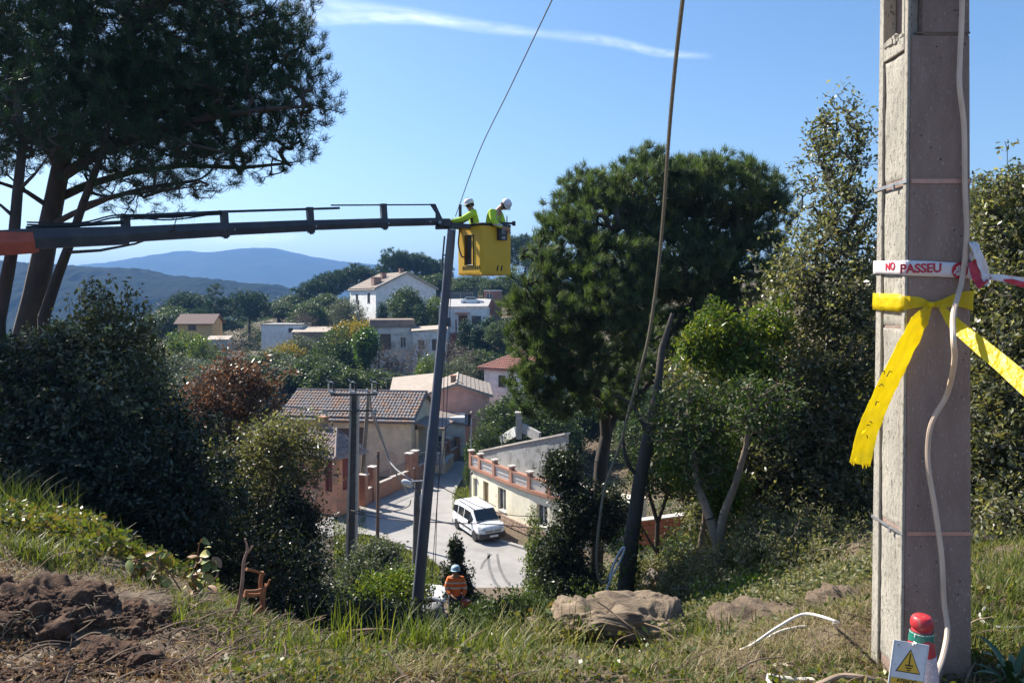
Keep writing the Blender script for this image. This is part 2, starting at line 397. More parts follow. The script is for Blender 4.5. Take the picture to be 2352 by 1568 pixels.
def pole_block(b_, z0, z1, fx0, fx1, fy0, fy1, inset=0):
    """block between fractions of the pole's section, fx from the left face, fy from the front face (metres)"""
    P = []
    for z in (z0, z1):
        xl, xr = pole_x(z); dd = D0+(D1-D0)*(z-zb)/(zt-zb)
        X = [xl+fx0, (xr if fx1 is None else xl+fx1)]; Yv = [3.1+fy0, 3.1+(dd if fy1 is None else (dd+fy1 if fy1 < 0 else fy1))]
        P += [(X[0], Yv[0], z), (X[1], Yv[0], z), (X[1], Yv[1], z), (X[0], Yv[1], z)]
    b_.add(P, [(0,3,2,1),(4,5,6,7),(0,1,5,4),(1,2,6,5),(2,3,7,6),(3,0,4,7)])
zj = at(2075,100,3.2).z; ZT = zt+2.2
b_ = MB(); pole_block(b_, -.25, zj, .014, None, .0, None); pole_block(b_, zj, ZT, .06, None, .0, None)
shaft = b_.build('shaft', C_FRONT, cp, bevel=.006)
b_ = MB(); pole_block(b_, -.25, ZT, -.0005, .0135, -.0008, .026)
b_.build('corner_rib', C_SIDE, cp, bevel=.005)
b_ = MB(); pole_block(b_, zj, ZT, 0, .058, .03, .05)
b_.build('corner_rib', C_SIDE, cp, bevel=.004)
b_ = MB(); pole_block(b_, -.25, ZT, -.0005, .0135, .20, None); b_.build('rear_rib', C_SIDE, cp, bevel=.004)
b_ = MB(); pole_block(b_, zj, ZT, .0, .058, .205, -.003); b_.build('rear_rib', C_SIDE, cp, bevel=.004)
b_ = MB(); pole_block(b_, zj-.05, zj+.012, -.0012, .0125, .0275, .199); b_.build('cross_rib', C_SIDE, cp, bevel=.005)
# recessed, rough panels of the side face
def rough_panel(z0, z1, seed):
    nz_, ny_ = int((z1-z0)/.012), 14; V = []
    for i in range(nz_+1):
        z = z0+(z1-z0)*i/nz_; xl, _ = pole_x(z)
        for j in range(ny_+1):
            y = 3.1+.0285+(.168)*j/ny_
            e = min(i, nz_-i, j, ny_-j)
            d = .0105+.004*noise.fractal(Vector((seed, y*14, z*7)), 1, 2, 4)+(.006 if e == 0 else 0)
            V.append((xl+max(.003, d-.004), y, z))
    idx = np.arange((nz_+1)*(ny_+1)).reshape(nz_+1, ny_+1)
    F = np.stack([idx[:-1, :-1], idx[1:, :-1], idx[1:, 1:], idx[:-1, 1:]], -1).reshape(-1, 4)
    return link_mesh('side_panel', V, F, C_SIDE, cp, smooth=True)
zs1 = at(2045,425,3.2).z; zs2 = at(2045,1208,3.2).z; zc = at(2040,752,3.2).z
rough_panel(zs1+.02, zj-.055, 1); rough_panel(zc+.012, zs1-.02, 2); rough_panel(zs2+.015, zc-.004, 3); rough_panel(.0, zs2-.015, 4)
# gritty crumbled joint
b_ = MB()
for i in range(46):
    y = 3.1+random.uniform(.03, .2); z = zj+.013+random.gauss(0, .005); s_ = random.uniform(.004, .013)
    if y > 3.17: s_ *= 1.5
    b_.lathe([(0, -s_), (s_*.9, -s_*.4), (s_, s_*.3), (0, s_)], (pole_x(z)[0]+.004, y, z), 5)
b_.build('crumbled_mortar', C_SIDE, cp)
# thin joint on the front face
ah = MB()
for i in range(70):
    z = random.uniform(0, zt); xa_, xb_ = pole_x(z); x = random.uniform(xa_+.03, xb_-.02); r0_ = random.uniform(.0012, .0038)
    ah.lathe([(0, 0), (r0_, 0), (r0_, .0008), (0, .0008)], (x, 3.0995, z), 7, Matrix.Rotation(R(90), 3, 'X'))
tag(ah.build('air_holes', mat('air_hole_dark', (.06, .045, .04), rough=1), cp), kind='stuff')
JN = mat('joint_dirt', (.12, .10, .095), (.18, .15, .13), scale=30, rough=1)
b_ = MB(); pole_block(b_, zj+.006, zj+.012, .03, None, -.0015, .01); b_.build('mould_line', JN, cp)
STRAP = mat('strap_steel_shade_tint', (.60, .34, .26), (.48, .27, .21), scale=20, rough=.45, metal=.15)  # front of the strap: salmon reflection in the shade put into its colour
STRAPG = mat('strap_steel_sun_tint', (.42, .42, .42), (.30, .30, .30), scale=20, rough=.45, metal=.6)  # same strap on its other sides: sheen of the sun put into the grey
for zz_, hgt in ((zs1, .018), (zs2, .016)):
    xl, xr = pole_x(zz_); b_ = MB()
    b_.box(((xl+xr)/2+.01, 3.097, zz_+.0), (xr-xl-.02, .003, hgt)); so_ = b_.build('steel_strap', STRAP, cp)
    b_ = MB(); b_.box((xl-.0035, 3.1+D0/2-.005, zz_), (.003, D0+.012, hgt*.8)); b_.box((xr+.0025, 3.1+D0/2-.002, zz_), (.003, D0, hgt*.8)); b_.box(((xl+xr)/2, 3.1+D0+.004, zz_), (xr-xl, .003, hgt*.8))
    b_.box((xl-.008, 3.1+.085, zz_-.012), (.008, .012, .02)); b_.build('strap_side', STRAPG, so_)

# white and red barrier tape
PLW = mat('white_tape_plastic', (.80, .76, .76), (.72, .66, .66), scale=14, rough=.35, bump=.2, bscale=9)
PLR = mat('red_tape_print', (.55, .03, .05), (.45, .02, .04), scale=14, rough=.4)
wt = thing('barrier_tape', 'white tape with red PASSEU lettering tied round the concrete pole above the yellow tape', 'tape', (1.75, 3.1, at(2130,615,3.1).z))
def ribbon(name, pts, wv, m, parent, seg=8, crumple=.004, nw=5, seed=0, widths=None):
    """plastic ribbon along pts, wv = width vector per point, slightly crumpled, real thickness"""
    P = spline(pts, seg); n = len(P); W = []
    for i in range(n):
        f = i/(n-1)*(len(wv)-1); k = min(int(f), len(wv)-2); W.append(Vector(wv[k]).lerp(Vector(wv[k+1]), f-k))
    V = []
    for side in (0, 1):
        for i in range(n):
            d = (P[min(i+1, n-1)]-P[max(i-1, 0)]).normalized(); nn = d.cross(W[i]).normalized()
            for j in range(nw+1):
                t = j/nw-.5; c = noise.noise(Vector((i*.35+seed, j*.9, seed)))*crumple+noise.noise(Vector((i*.9, j*2.1, seed+5)))*crumple*.4
                V.append(P[i]+W[i]*t+nn*(c+(.0006 if side else 0)))
    a = n*(nw+1); F = []
    for i in range(n-1):
        for j in range(nw):
            q = (i*(nw+1)+j, i*(nw+1)+j+1, (i+1)*(nw+1)+j+1, (i+1)*(nw+1)+j); F.append(q); F.append(tuple(x+a for x in q[::-1]))
    return link_mesh(name, V, F, m, parent, smooth=True)
xl, xr = pole_x(at(2130,615,3.1).z)
TA = [at(2018,614,3.36), at(2072,615,3.094), at(2150,618,3.092), at(2226,622,3.094)]
TA[0].x = xl-.006; TA[1].x = xl-.006; TA[3].x = xr+.004
wv = [(0, 0, .060), (0, 0, .064), (0, 0, .066), (0, 0, .062)]
def strip_flat(name, pts, w_, m, parent, th=.0008, crumple=.0015, seg=6, sd=0):
    V = []; F = []; P = []
    for i in range(len(pts)-1):
        for k in range(seg): P.append(pts[i].lerp(pts[i+1], k/seg))
    P.append(pts[-1]); n = len(P)
    for i, p in enumerate(P):
        for j in range(4):
            q = p+Vector((0, 0, (j/3-.5)*w_[min(int(i/seg), len(w_)-1)])); c = noise.noise(Vector((i*.6+sd, j*1.3, sd)))*crumple
            V.append(q+Vector((-abs(c) if i < seg*1 else 0, -abs(c) if i >= seg*1 else 0, 0)))
    for i in range(n-1):
        for j in range(3): F.append((i*4+j, i*4+j+1, (i+1)*4+j+1, (i+1)*4+j))
    o_ = link_mesh(name, V, F, m, parent, smooth=True)
    s_ = o_.modifiers.new('thickness', 'SOLIDIFY'); s_.thickness = th
    return o_
strip_flat('wrapped_band', TA, [.058, .064, .062], PLW, wt, sd=3)
def text_mesh(name, body, size, loc, rot, m, parent, bold=.0, xs=1):
    cu = bpy.data.curves.new(name, 'FONT'); cu.body = body; cu.size = size; cu.offset = bold; cu.extrude = .0004; cu.align_x = 'CENTER'; cu.align_y = 'CENTER'
    to = bpy.data.objects.new(name, cu); me_ = bpy.data.meshes.new_from_object(to); bpy.data.objects.remove(to)
    M4 = Matrix.LocRotScale(Vector(loc)-(offs(parent) if parent else Vector()), rot, Vector((xs, 1, 1)))
    me_.transform(M4); me_.materials.clear(); me_.materials.append(m)
    o_ = bpy.data.objects.new(name, me_); COL.objects.link(o_); o_.parent = parent
    return o_
RF = Matrix.Rotation(R(90), 3, 'X').to_euler()
rotF = (Matrix.Rotation(R(-1.6), 3, 'Y')@Matrix.Rotation(R(90), 3, 'X')).to_euler()
text_mesh('lettering', 'PASSEU', .052, at(2115,617,3.0895), rotF, PLR, wt, .0016, 1.02)
rotL = (Matrix.Rotation(R(-90), 3, 'Z')@Matrix.Rotation(R(90), 3, 'X')).to_euler()
text_mesh('lettering', 'NO', .046, Vector((xl-.010, 3.205, at(2045,612,3.2).z)), rotL, PLR, wt, .0014, 1.1)
b_ = MB(); ctr = at(2205,621,3.0885)
b_.lathe([(0, 0), (.034, 0), (.034, .0006), (0, .0006)], ctr, 24, Matrix.Rotation(R(90), 3, 'X')); b_.build('round_emblem', PLR, wt)
b_ = MB()
for i in range(4): b_.box(ctr+Vector(((i-1.5)*.0085, -.0012, .004+(.004 if i in (1, 2) else 0))), (.006, .0006, .026))
b_.box(ctr+Vector((0, -.0012, -.012)), (.032, .0006, .018)); b_.box(ctr+Vector((-.021, -.0012, -.006)), (.006, .0006, .016), M=Matrix.Rotation(R(25), 3, 'Y')); b_.build('hand_symbol', PLW, wt)
# knot bundle at the right edge and the end running off
kn = [at(2226,622,3.1), at(2236,575,3.06), at(2232,556,3.05), at(2246,580,3.03), at(2262,630,3.03), at(2268,655,3.02)]
ribbon('knot_loop', kn, [(.02, 0, .05), (.028, .01, .02), (.03, .01, .006), (.03, 0, .02), (.022, 0, .03), (.02, 0, .01)], PLW, wt, crumple=.012, seed=4)
kn = [at(2232,600,3.04), at(2244,640,3.03), at(2256,655,3.01), at(2270,640,3.03)]
ribbon('knot_loop', kn, [(.035, 0, .02), (.03, 0, .02), (.02, 0, .03), (.02, 0, .02)], PLR, wt, crumple=.012, seed=9)
kn = [at(2226,628,3.08), at(2262,634,3.05), at(2310,640,3.0), at(2352,648,2.95), at(2480,664,2.8)]
ribbon('trailing_end', kn, [(0, 0, .05), (0, 0, .022), (0, .006, .03), (0, 0, .038), (0, 0, .05)], PLW, wt, crumple=.006, seed=2)
kn = [at(2305,643,2.995), at(2325,647,2.975), at(2352,654,2.94), at(2400,662,2.88)]
ribbon('red_print', kn, [(0, 0, .008), (0, 0, .022), (0, 0, .024), (0, 0, .012)], PLR, wt, crumple=.004, seed=2)

# yellow tape
m, n, b, o = newmat('yellow_tape_film'); b.inputs['Base Color'].default_value = (.86, .72, .02, 1); b.inputs['Roughness'].default_value = .38
v = nd(n, 'ShaderNodeTexCoord').outputs['Object']; t = noisetex(n, 11, 4, .6, v, .5)
n.links.new(ramp(n, t.outputs[0], [(.35, (.88, .76, .02)), (.65, (.80, .62, .015))]), b.inputs['Base Color'])
bp = nd(n, 'ShaderNodeBump'); bp.inputs['Strength'].default_value = .9; bp.inputs['Distance'].default_value = .02; n.links.new(t.outputs[0], bp.inputs['Height']); n.links.new(bp.outputs[0], b.inputs['Normal'])
tr = nd(n, 'ShaderNodeBsdfTranslucent'); tr.inputs[0].default_value = (1, .86, .02, 1); ms = nd(n, 'ShaderNodeMixShader'); ms.inputs[0].default_value = .55
n.links.new(b.outputs[0], ms.inputs[1]); n.links.new(tr.outputs[0], ms.inputs[2]); n.links.new(ms.outputs[0], o.inputs[0]); YEL = m
BLK = mat('black_print', (.02, .02, .015), rough=.6)
yt = thing('barrier_tape', 'bright yellow plastic tape knotted round the concrete pole with one torn end hanging', 'tape', (1.75, 3.1, at(2130,700,3.1).z))
xl, xr = pole_x(at(2130,695,3.1).z)
A = [Vector((xl-.006, 3.36, at(2014,692,3.36).z)), Vector((xl-.006, 3.092, at(2074,696,3.09).z))]
strip_flat('wrapped_band', A, [.075, .055], YEL, yt, crumple=.006, sd=8)
ribbon('pinched_band', [A[1], at(2110,694,3.086), at(2140,700,3.08)], [(0, 0, .058), (0, 0, .044), (0, 0, .016)], YEL, yt, crumple=.004, seed=3)
ribbon('pinched_band', [at(2138,700,3.08), at(2165,697,3.084), at(2200,688,3.088), Vector((xr+.004, 3.09, at(2228,690,3.09).z))], [(0, 0, .014), (0, 0, .036), (0, 0, .058), (0, 0, .082)], YEL, yt, crumple=.005, seed=5)
b_ = MB(); b_.lathe([(0, -.012), (.014, -.006), (.016, .003), (.008, .012), (0, .013)], at(2138,700,3.072), 10); b_.build('knot', YEL, yt, smooth=True)
tp = [at(2136,702,3.07), at(2112,738,3.05), at(2080,800,3.04), at(2046,868,3.03), at(2015,935,3.02), at(1990,1000,3.01), at(1975,1066,3.0)]
twv = [(.024, 0, -.006), (.075, .02, -.035), (.085, .03, -.04), (.088, .03, -.036), (.086, .02, -.032), (.088, .01, -.024), (.085, .0, -.016)]
tail = ribbon('hanging_tail', tp, twv, YEL, yt, seg=8, crumple=.006, nw=8, seed=1)
# ragged torn edge at the bottom of the tail
b_ = MB(); e0 = at(1975,1066,3.0)
for i, (dx, dz) in enumerate(((-.034, .012), (-.026, .022), (.012, .034), (.026, .03), (.036, .014))):
    p = e0+Vector((dx, 0, .002-dx*.12)); b_.prism([p+Vector((-.006, 0, .004)), p+Vector((.006, 0, .004)), p+Vector((.001, 0, -dz*.6))], (0, .0007, 0))
tag(b_.build('torn_edge', YEL, yt), kind='stuff')
for i, (px, py, s_, r_) in enumerate(((2040,858,.05,-62),(2022,884,.03,-40),(2029,852,.02,0),(2012,926,.03,-80),(1992,976,.012,-70),(1998,968,.012,-40),(1991,1000,.010,0))):
    b_ = MB(); c = at(px, py, 2.985); Mx = Matrix.Rotation(R(r_), 3, 'Y'); b_.box(c, (s_*.55, .001, .0035), M=Mx); b_.box(c+Mx@Vector((s_*.25, 0, -.006)), (.003, .001, .012), M=Mx); b_.build('black_mark', BLK, yt)
tp = [at(2160,704,3.07), at(2190,742,3.02), at(2240,785,2.9), at(2295,830,2.78), at(2352,880,2.66), at(2460,975,2.45), at(2620,1110,2.2)]
ribbon('taut_end', tp, [(.01, 0, .02), (.03, 0, .045), (.036, .01, .055), (.038, .01, .058), (.040, .01, .062), (.04, 0, .064), (.04, 0, .064)], YEL, yt, seg=8, crumple=.0045, nw=7, seed=11)
GRY = mat('faint_grey_print', (.50, .44, .05), (.62, .54, .04), scale=30, rough=.5)

# pale cable down the pole
CABLE = mat('pale_cable_sheath', (.72, .56, .43), (.50, .37, .27), scale=9, rough=.55, stretch=(1, 1, .3))
def cable(name, pts, r, m, label, cat='cable', n=8, seg=8, group=None):
    o_ = MB().tube(spline(pts, seg), r, n).build(name, m, smooth=True); return tag(o_, label, cat, group)
cable('power_cable', [at(2205,-700,3.02), at(2210,-300,3.05), at(2210,0,3.06), at(2205,130,3.07), at(2204,200,3.06), at(2214,290,3.07), at(2216,420,3.075), at(2220,540,3.07), at(2210,640,3.06), at(2190,720,2.96), at(2190,780,2.88), at(2192,830,2.92), at(2175,905,3.03), at(2142,965,3.04), at(2131,1020,3.05), at(2133,1080,3.05), at(2148,1170,3.05), at(2163,1280,3.05), at(2168,1380,3.04), at(2176,1445,3.0), at(2166,1505,2.92), at(2150,1550,2.82), at(2140,1600,2.7), Vector((1.40, 2.5, .012)), Vector((1.25, 2.3, .012))], .0105, CABLE, 'pale cream cable hanging down the front of the concrete pole')

# ---------------------------------------------------------------- cone and warning sign
CR = mat('cone_red_plastic', (.50, .03, .04), (.38, .025, .03), scale=12, rough=.42, speck=(55, (.30, .10, .08), .60))
CG = mat('green_tape_on_cone', (.02, .17, .12), (.015, .13, .10), scale=9, rough=.3)
CW = mat('reflective_sleeve', (.55, .47, .49), (.46, .36, .40), scale=18, rough=.35, speck=(160, (.70, .64, .66), .55))
cx_ = at(2118,1413,2.55); ctop = cx_.z
cn = thing('traffic_cone', 'red traffic cone with green band and white sleeve in front of the concrete pole', 'cone', (cx_.x, 2.55, Hf(cx_.x, 2.55)))
bz = Hf(cx_.x, 2.55)
def cr(z): return .036+(ctop-z-.05)*.125
MB().lathe([(0, ctop), (.026, ctop), (.031, ctop-.004), (.036, ctop-.014), (.038, ctop-.028), (.036, ctop-.040), (.030, ctop-.046), (0, ctop-.046)], (cx_.x, 2.55, 0), 28).build('cap', CR, cn, smooth=True)
MB().lathe([(0, ctop-.04), (.031, ctop-.046), (.034, ctop-.052), (.034, ctop-.056)]+[(cr(z), z) for z in np.linspace(ctop-.06, bz+.03, 8)]+[(0, bz+.03)], (cx_.x, 2.55, 0), 32).build('cone_body', CR, cn, smooth=True)
bb = MB(); k = 32; prof = []
for i in range(k):
    t = 2*math.pi*i/k; zz = ctop-.084-.006*math.sin(2*t+1.2)-.004*math.sin(5*t)
    for z_ in (ctop-.052, zz): r_ = max(cr(z_), .0345)+.0012; bb.v.append((cx_.x+r_*math.cos(t), 2.55+r_*math.sin(t), z_))
for i in range(k): a_ = 2*i; c_ = 2*((i+1) % k); bb.f.append((a_, c_, c_+1, a_+1))
bb.build('green_band', CG, cn, smooth=True)
MB().lathe([(cr(ctop-.135), ctop-.135), (cr(ctop-.135)+.0015, ctop-.136), (cr(bz+.12)+.0015, bz+.12), (cr(bz+.12), bz+.119)], (cx_.x, 2.55, 0), 32).build('reflective_sleeve', CW, cn, smooth=True)
MB().box((cx_.x, 2.55, bz+.018), (.27, .27, .03), .4).build('base_plate', CR, cn, bevel=.008)
SG_W = mat('sign_white_enamel', (.80, .81, .82), (.70, .70, .69), scale=14, rough=.4, speck=(60, (.50, .45, .40), .68)); SG_Y = mat('sign_yellow', (.82, .50, .06), (.78, .46, .05), scale=6, rough=.35)
SG_K = mat('sign_black', (.015, .013, .012), rough=.4); STR = mat('white_string', (.75, .72, .68), rough=.8)
sc0 = at(2086,1530,2.47)
sg = thing('warning_sign', 'white sign with yellow earthing triangle leaning on the red cone', 'sign', sc0)
Ms = Matrix.Rotation(R(9.5), 3, 'Y')@Matrix.Rotation(R(-6), 3, 'X')
sw, sh = .124, .215; C0 = sc0+Ms@Vector((0, 0, -.025))
def SP(x, y, z): return C0+Ms@Vector((x, y, z))
b_ = MB(); b_.box(C0, (sw, .003, sh), M=Ms); b_.build('panel', SG_W, sg, bevel=.001)
def tri(s_, cz, y, name, m):
    P = [SP(0, y, cz+s_*.98), SP(s_*.86, y, cz-s_*.62), SP(-s_*.86, y, cz-s_*.62)]; MB().prism(P, Ms@Vector((0, .0006, 0))).build(name, m, sg)
tri(.050, .036, -.0024, 'triangle_border', SG_K); tri(.0445, .036, -.0032, 'triangle_field', SG_Y)
tx = .003
for (x0, z0, w_, h_) in ((0, .051, .0036, .040), (0, .030, .028, .0040), (0, .0215, .020, .0036), (0, .0135, .012, .0034)):
    MB().box(SP(x0, -.0042, z0), (w_, .0006, h_), M=Ms).build('earth_symbol', SG_K, sg)
for (x0, z0, w_, h_) in ((0, .1045, .116, .0006), (-.0575, .0, .0006, .208), (.0575, .0, .0006, .208)):
    MB().box(SP(x0, -.0022, z0), (w_, .0005, h_), M=Ms).build('border_line', mat('sign_grey_line', (.35, .36, .38)) if z0 else bpy.data.materials['sign_grey_line'], sg)
MB().box(SP(0, -.0026, -.050), (.112, .0006, .068), M=Ms).build('text_panel', SG_Y, sg, bevel=.0002)
rotS = (Ms@Matrix.Rotation(R(90), 3, 'X')).to_euler()
text_mesh('lettering', 'ATENCIÓ', .016, SP(0, -.0035, -.0245), rotS, SG_K, sg, .0003)
MB().box(SP(-.044, -.0024, .094), (.006, .0005, .003), M=Ms).build('maker_mark', SG_K, sg); MB().box(SP(-.040, -.0024, .087), (.016, .0005, .0008), M=Ms).build('maker_mark', bpy.data.materials['sign_grey_line'], sg)
hole = SP(.008, -.004, .103)
b_ = MB(); b_.tube(spline([hole, hole+Vector((.004, -.008, .008)), Vector((cx_.x-.036, 2.53, ctop-.085)), Vector((cx_.x-.034, 2.53, ctop-.058))], 5), .0022, 6)
ringp = [Vector((cx_.x+.0372*math.cos(t), 2.55+.0372*math.sin(t), ctop-.058)) for t in np.linspace(0, 2*math.pi, 20)]
b_.tube(ringp, .0017, 6); b_.build('string', STR, sg, smooth=True)
b_ = MB(); b_.lathe([(0, -.005), (.005, -.002), (.004, .004), (0, .006)], hole+Vector((-.004, -.004, .002)), 8); b_.tube([hole, hole+Vector((.012, -.012, -.012))], .002, 5); b_.build('string_knot', STR, sg)

# ---------------------------------------------------------------- loose cables on the ground
HOSE = mat('white_hose', (.72, .68, .62), (.60, .55, .47), scale=10, rough=.5); TANH = mat('tan_hose', (.34, .25, .18), (.26, .19, .13), scale=10, rough=.6)
def gp(px, py, lift=0.0):
    lo, hi = 1.0, 60
    for _ in range(44):
        m_ = (lo+hi)/2; p = at(px, py, m_)
        if p.z > Hf(p.x, p.y)+lift: lo = m_
        else: hi = m_
    return at(px, py, lo)
cable('loose_cable', [gp(1700,1492,.02), gp(1730,1478,.05), gp(1772,1440,.12)+Vector((0, -.1, .05)), gp(1822,1416,.16)+Vector((0, -.15, .08)), gp(1880,1414,.18)+Vector((0, -.2, .06)), gp(1915,1430,.1), gp(1926,1450,.02)], .007, HOSE, 'white cable arching over the rocky mound left of the concrete pole')
cable('loose_cable', [gp(1755,1470,.02), gp(1790,1450,.05), gp(1830,1440,.04), gp(1852,1438,.02)], .008, HOSE, 'short pale cable lying on the rocky mound beneath the arching white cable')
cable('loose_cable', [Vector((1.06, 2.60, .015)), gp(1765,1561,.02), gp(1785,1556,.03), gp(1830,1560,.02), gp(1870,1561,.02), gp(1900,1570,.01)], .011, HOSE, 'thick white cable end lying in the grass by the bottom edge')
cable('loose_cable', [gp(1850,1585,.02), gp(1890,1568,.04), gp(1930,1552,.05), gp(1975,1554,.05), gp(2010,1562,.03), gp(2040,1580,.01), Vector((1.33, 2.4, .012))], .013, TANH, 'thick tan hose on the ground at the foot of the concrete pole')
cable('loose_cable', [gp(2262,1395,.03), gp(2252,1412,.03), gp(2262,1430,.03), gp(2300,1440,.03), gp(2352,1440,.03), gp(2420,1432,.02)], .008, HOSE, 'pale cable looped in the grass right of the concrete pole')

# ---------------------------------------------------------------- big log
LOG = mat('sawn_weathered_wood', (.30, .23, .155), (.15, .105, .068), scale=7, rough=.9, bump=.9, bscale=22, stretch=(.8, 1.5, 3), c3=(.10, .072, .048), s3=3.0)
LOGD = mat('log_bark_shaded_end', (.10, .075, .055), (.17, .13, .09), scale=9, rough=.95, bump=1, bscale=24)
def lump(name, c, dims, m, parent=None, seed=0, rz=0, sq=3.0, amp=.12, nsc=2.2, nu=56, nv=36, ax=1.0):
    V = []; dims = Vector(dims)
    for i in range(nv+1):
        ph = -math.pi/2+math.pi*i/nv
        for j in range(nu):
            th = 2*math.pi*j/nu
            def sp(v_, e): return math.copysign(abs(v_)**e, v_)
            e = 2/sq
            p = Vector((sp(math.cos(ph), e)*sp(math.cos(th), e), sp(math.cos(ph), e)*sp(math.sin(th), e), sp(math.sin(ph), e)))
            q = Vector((p.x*dims.x, p.y*dims.y, p.z*dims.z))/2
            d = noise.fractal(Vector((q.x*nsc*ax+seed, q.y*nsc, q.z*nsc*1.6)), .9, 2.1, 6)*amp
            q = q+p.normalized()*d
            V.append(Matrix.Rotation(rz, 3, 'Z')@q+Vector(c))
    idx = np.arange((nv+1)*nu).reshape(nv+1, nu); nx_ = np.roll(idx, -1, 1)
    F = np.stack([idx[:-1], nx_[:-1], nx_[1:], idx[1:]], -1).reshape(-1, 4)
    return link_mesh(name, V, F, m, parent, smooth=True)
lc = at(1405,1440,4.9)
lg = thing('fallen_log', 'broad weathered tan log chunk lying in the grass at the brow of the slope', 'log', (lc.x, 4.9, Hf(lc.x, 4.9)))
lump('trunk', (lc.x+.04, 4.95, lc.z-.08), (.86, .55, .42), LOG, lg, 3, R(-6), 5.5, .10, 5.0, 170, 110, ax=.7)
lump('sawn_end', (lc.x+.455, 4.93, lc.z-.12), (.09, .46, .40), LOGD, lg, 9, R(-14), 4, .03, 5)  # shaded end of the log, its darkness put into the material colour
lump('root_flare', (lc.x-.42, 4.85, lc.z-.16), (.36, .5, .34), LOGD, lg, 21, R(10), 2.6, .11, 4)
b_ = MB()
for i in range(16):
    x0 = lc.x-.3+i*.045+random.uniform(-.05, .05); p = Vector((x0, 4.72, lc.z+.02+random.uniform(-.14, .12)))
    q = p+Vector((random.uniform(.05, .22), random.uniform(-.16, -.04), random.uniform(-.16, .02))); b_.tube(spline([p, (p+q)/2+Vector((0, -.02, .03)), q], 4), [.006, .005, .005, .005, .004, .004, .003, .003, .002], 5)
b_.build('splinters', LOGD, lg)

# ---------------------------------------------------------------- soil mounds with roots
SOIL = mat('dark_turned_soil', (.045, .022, .013), (.12, .062, .035), scale=16, rough=1, bump=1, bscale=34, vec='pos', speck=(60, (.19, .135, .085), .62))
FIB = mat('dry_roots', (.20, .14, .085), (.30, .23, .15), scale=8, rough=.9, vec='pos')
mounds = [((90,1412,3.85), (.74, .6, .32), 1), ((285,1432,3.95), (.50, .42, .22), 2), ((-150,1410,3.9), (.8, .7, .36), 3), ((262,1518,3.5), (.40, .32, .20), 4), ((50,1560,3.25), (.60, .32, .12), 5), ((420,1545,3.5), (.40, .35, .10), 6), ((170,1592,3.1), (.34, .25, .12), 7), ((1790,1492,4.5), (.85, .55, .13), 8), ((1940,1488,4.3), (.40, .35, .08), 9)]
lbl = ['large dark soil clod with hanging roots at the left edge', 'dark soil clod right of the largest clod', 'dark soil heap running out of frame at the left', 'round brown soil clod in front of the large dark clods', 'low crumbly soil spill in the bottom left corner', 'flat soil patch with twigs beside the round brown clod', 'small soil lump at the bottom edge beneath the round clod', 'dry rocky mound under the arching white cable', 'smaller dry earth lump nearest the concrete pole']
ROCKY = mat('dry_rocky_earth', (.11, .078, .052), (.19, .14, .095), scale=8, rough=1, bump=1, bscale=25, vec='pos', speck=(40, (.14, .10, .07), .60))
for (a_, dm, sd), lb in zip(mounds, lbl):
    c = at(*a_); m_ = ROCKY if sd >= 8 else SOIL
    t_ = thing('soil_mound', lb, 'mound', (c.x, c.y, Hf(c.x, c.y)))
    cz_ = c.z-.03 if sd < 8 else Hf(c.x, c.y)+dm[2]*.16
    lump('earth', (c.x, c.y, cz_), dm, m_, t_, sd*7, 0, 2.6, .07 if sd < 8 else .06, 7, 150, 90)
    b_ = MB()
    for i in range(150 if sd < 8 else 90):
        th = random.uniform(0, 6.28); p = Vector((c.x+math.cos(th)*dm[0]*.42, c.y-abs(math.sin(th))*dm[1]*.45, cz_+random.uniform(-.05, .45)*dm[2]))
        q = p+Vector((random.uniform(-.08, .08), random.uniform(-.07, .02), random.uniform(-.10, .05))); b_.tube(spline([p, (p+q)/2+Vector((random.uniform(-.03, .03), -.02, .02)), q], 3), [.0028, .0026, .0024, .002, .002, .0015, .001], 3)
    r_ = b_.build('roots', FIB, t_); tag(r_, kind='stuff')
    b_ = MB()
    for i in range(420 if sd < 8 else 160):
        th = random.uniform(0, 6.28); rr_ = random.uniform(.3, 1.25); s_ = random.uniform(.004, .016)*(1.6 if random.random() < .08 else 1)
        x = c.x+math.cos(th)*dm[0]*.5*rr_; y = c.y-abs(math.sin(th))*dm[1]*.6*rr_; zt2 = cz_+dm[2]*.5*math.sqrt(max(0, 1-min(1, rr_)**2)) if rr_ < 1 else Hf(x, y)
        b_.lathe([(0, -s_), (s_*.9, -s_*.3), (s_*.7, s_*.5), (0, s_*.8)], (x, y, max(zt2, Hf(x, y))+s_*.3), 5, Matrix.Rotation(random.uniform(0, 3), 3, 'Y'))
    tag(b_.build('crumbs', m_, t_), kind='stuff')
# ---------------------------------------------------------------- aerial lift, leaning pole, workers
STEEL = mat('dark_boom_paint', (.028, .032, .042), (.05, .055, .065), scale=3, rough=.45, bump=.1, bscale=40, c3=(.07, .07, .075), s3=2)
ORNG = mat('orange_boom_paint', (.50, .095, .045), (.40, .075, .04), scale=3, rough=.5, c3=(.30, .07, .04), s3=4)
GALV = mat('galvanised_steel', (.30, .31, .33), (.22, .23, .25), scale=12, rough=.45, metal=.6)
YP = mat('basket_yellow', (.78, .46, .025), (.74, .43, .02), scale=4, rough=.5)
BLK2 = mat('black_plastic', (.018, .018, .02), (.03, .03, .034), scale=10, rough=.5)
WHT = mat('white_paint', (.80, .80, .79), (.74, .74, .73), scale=4, rough=.45)
al = thing('aerial_lift', 'dark telescopic crane boom reaching from the left with a yellow man basket at its tip', 'lift', (-8.4, 12.0, Hf(-8.4, 12)))
def bp_(px, py):
    """point on the boom line: depth grows along it"""
    return at(px, py, 12.2+4.7*(px/1030.0))
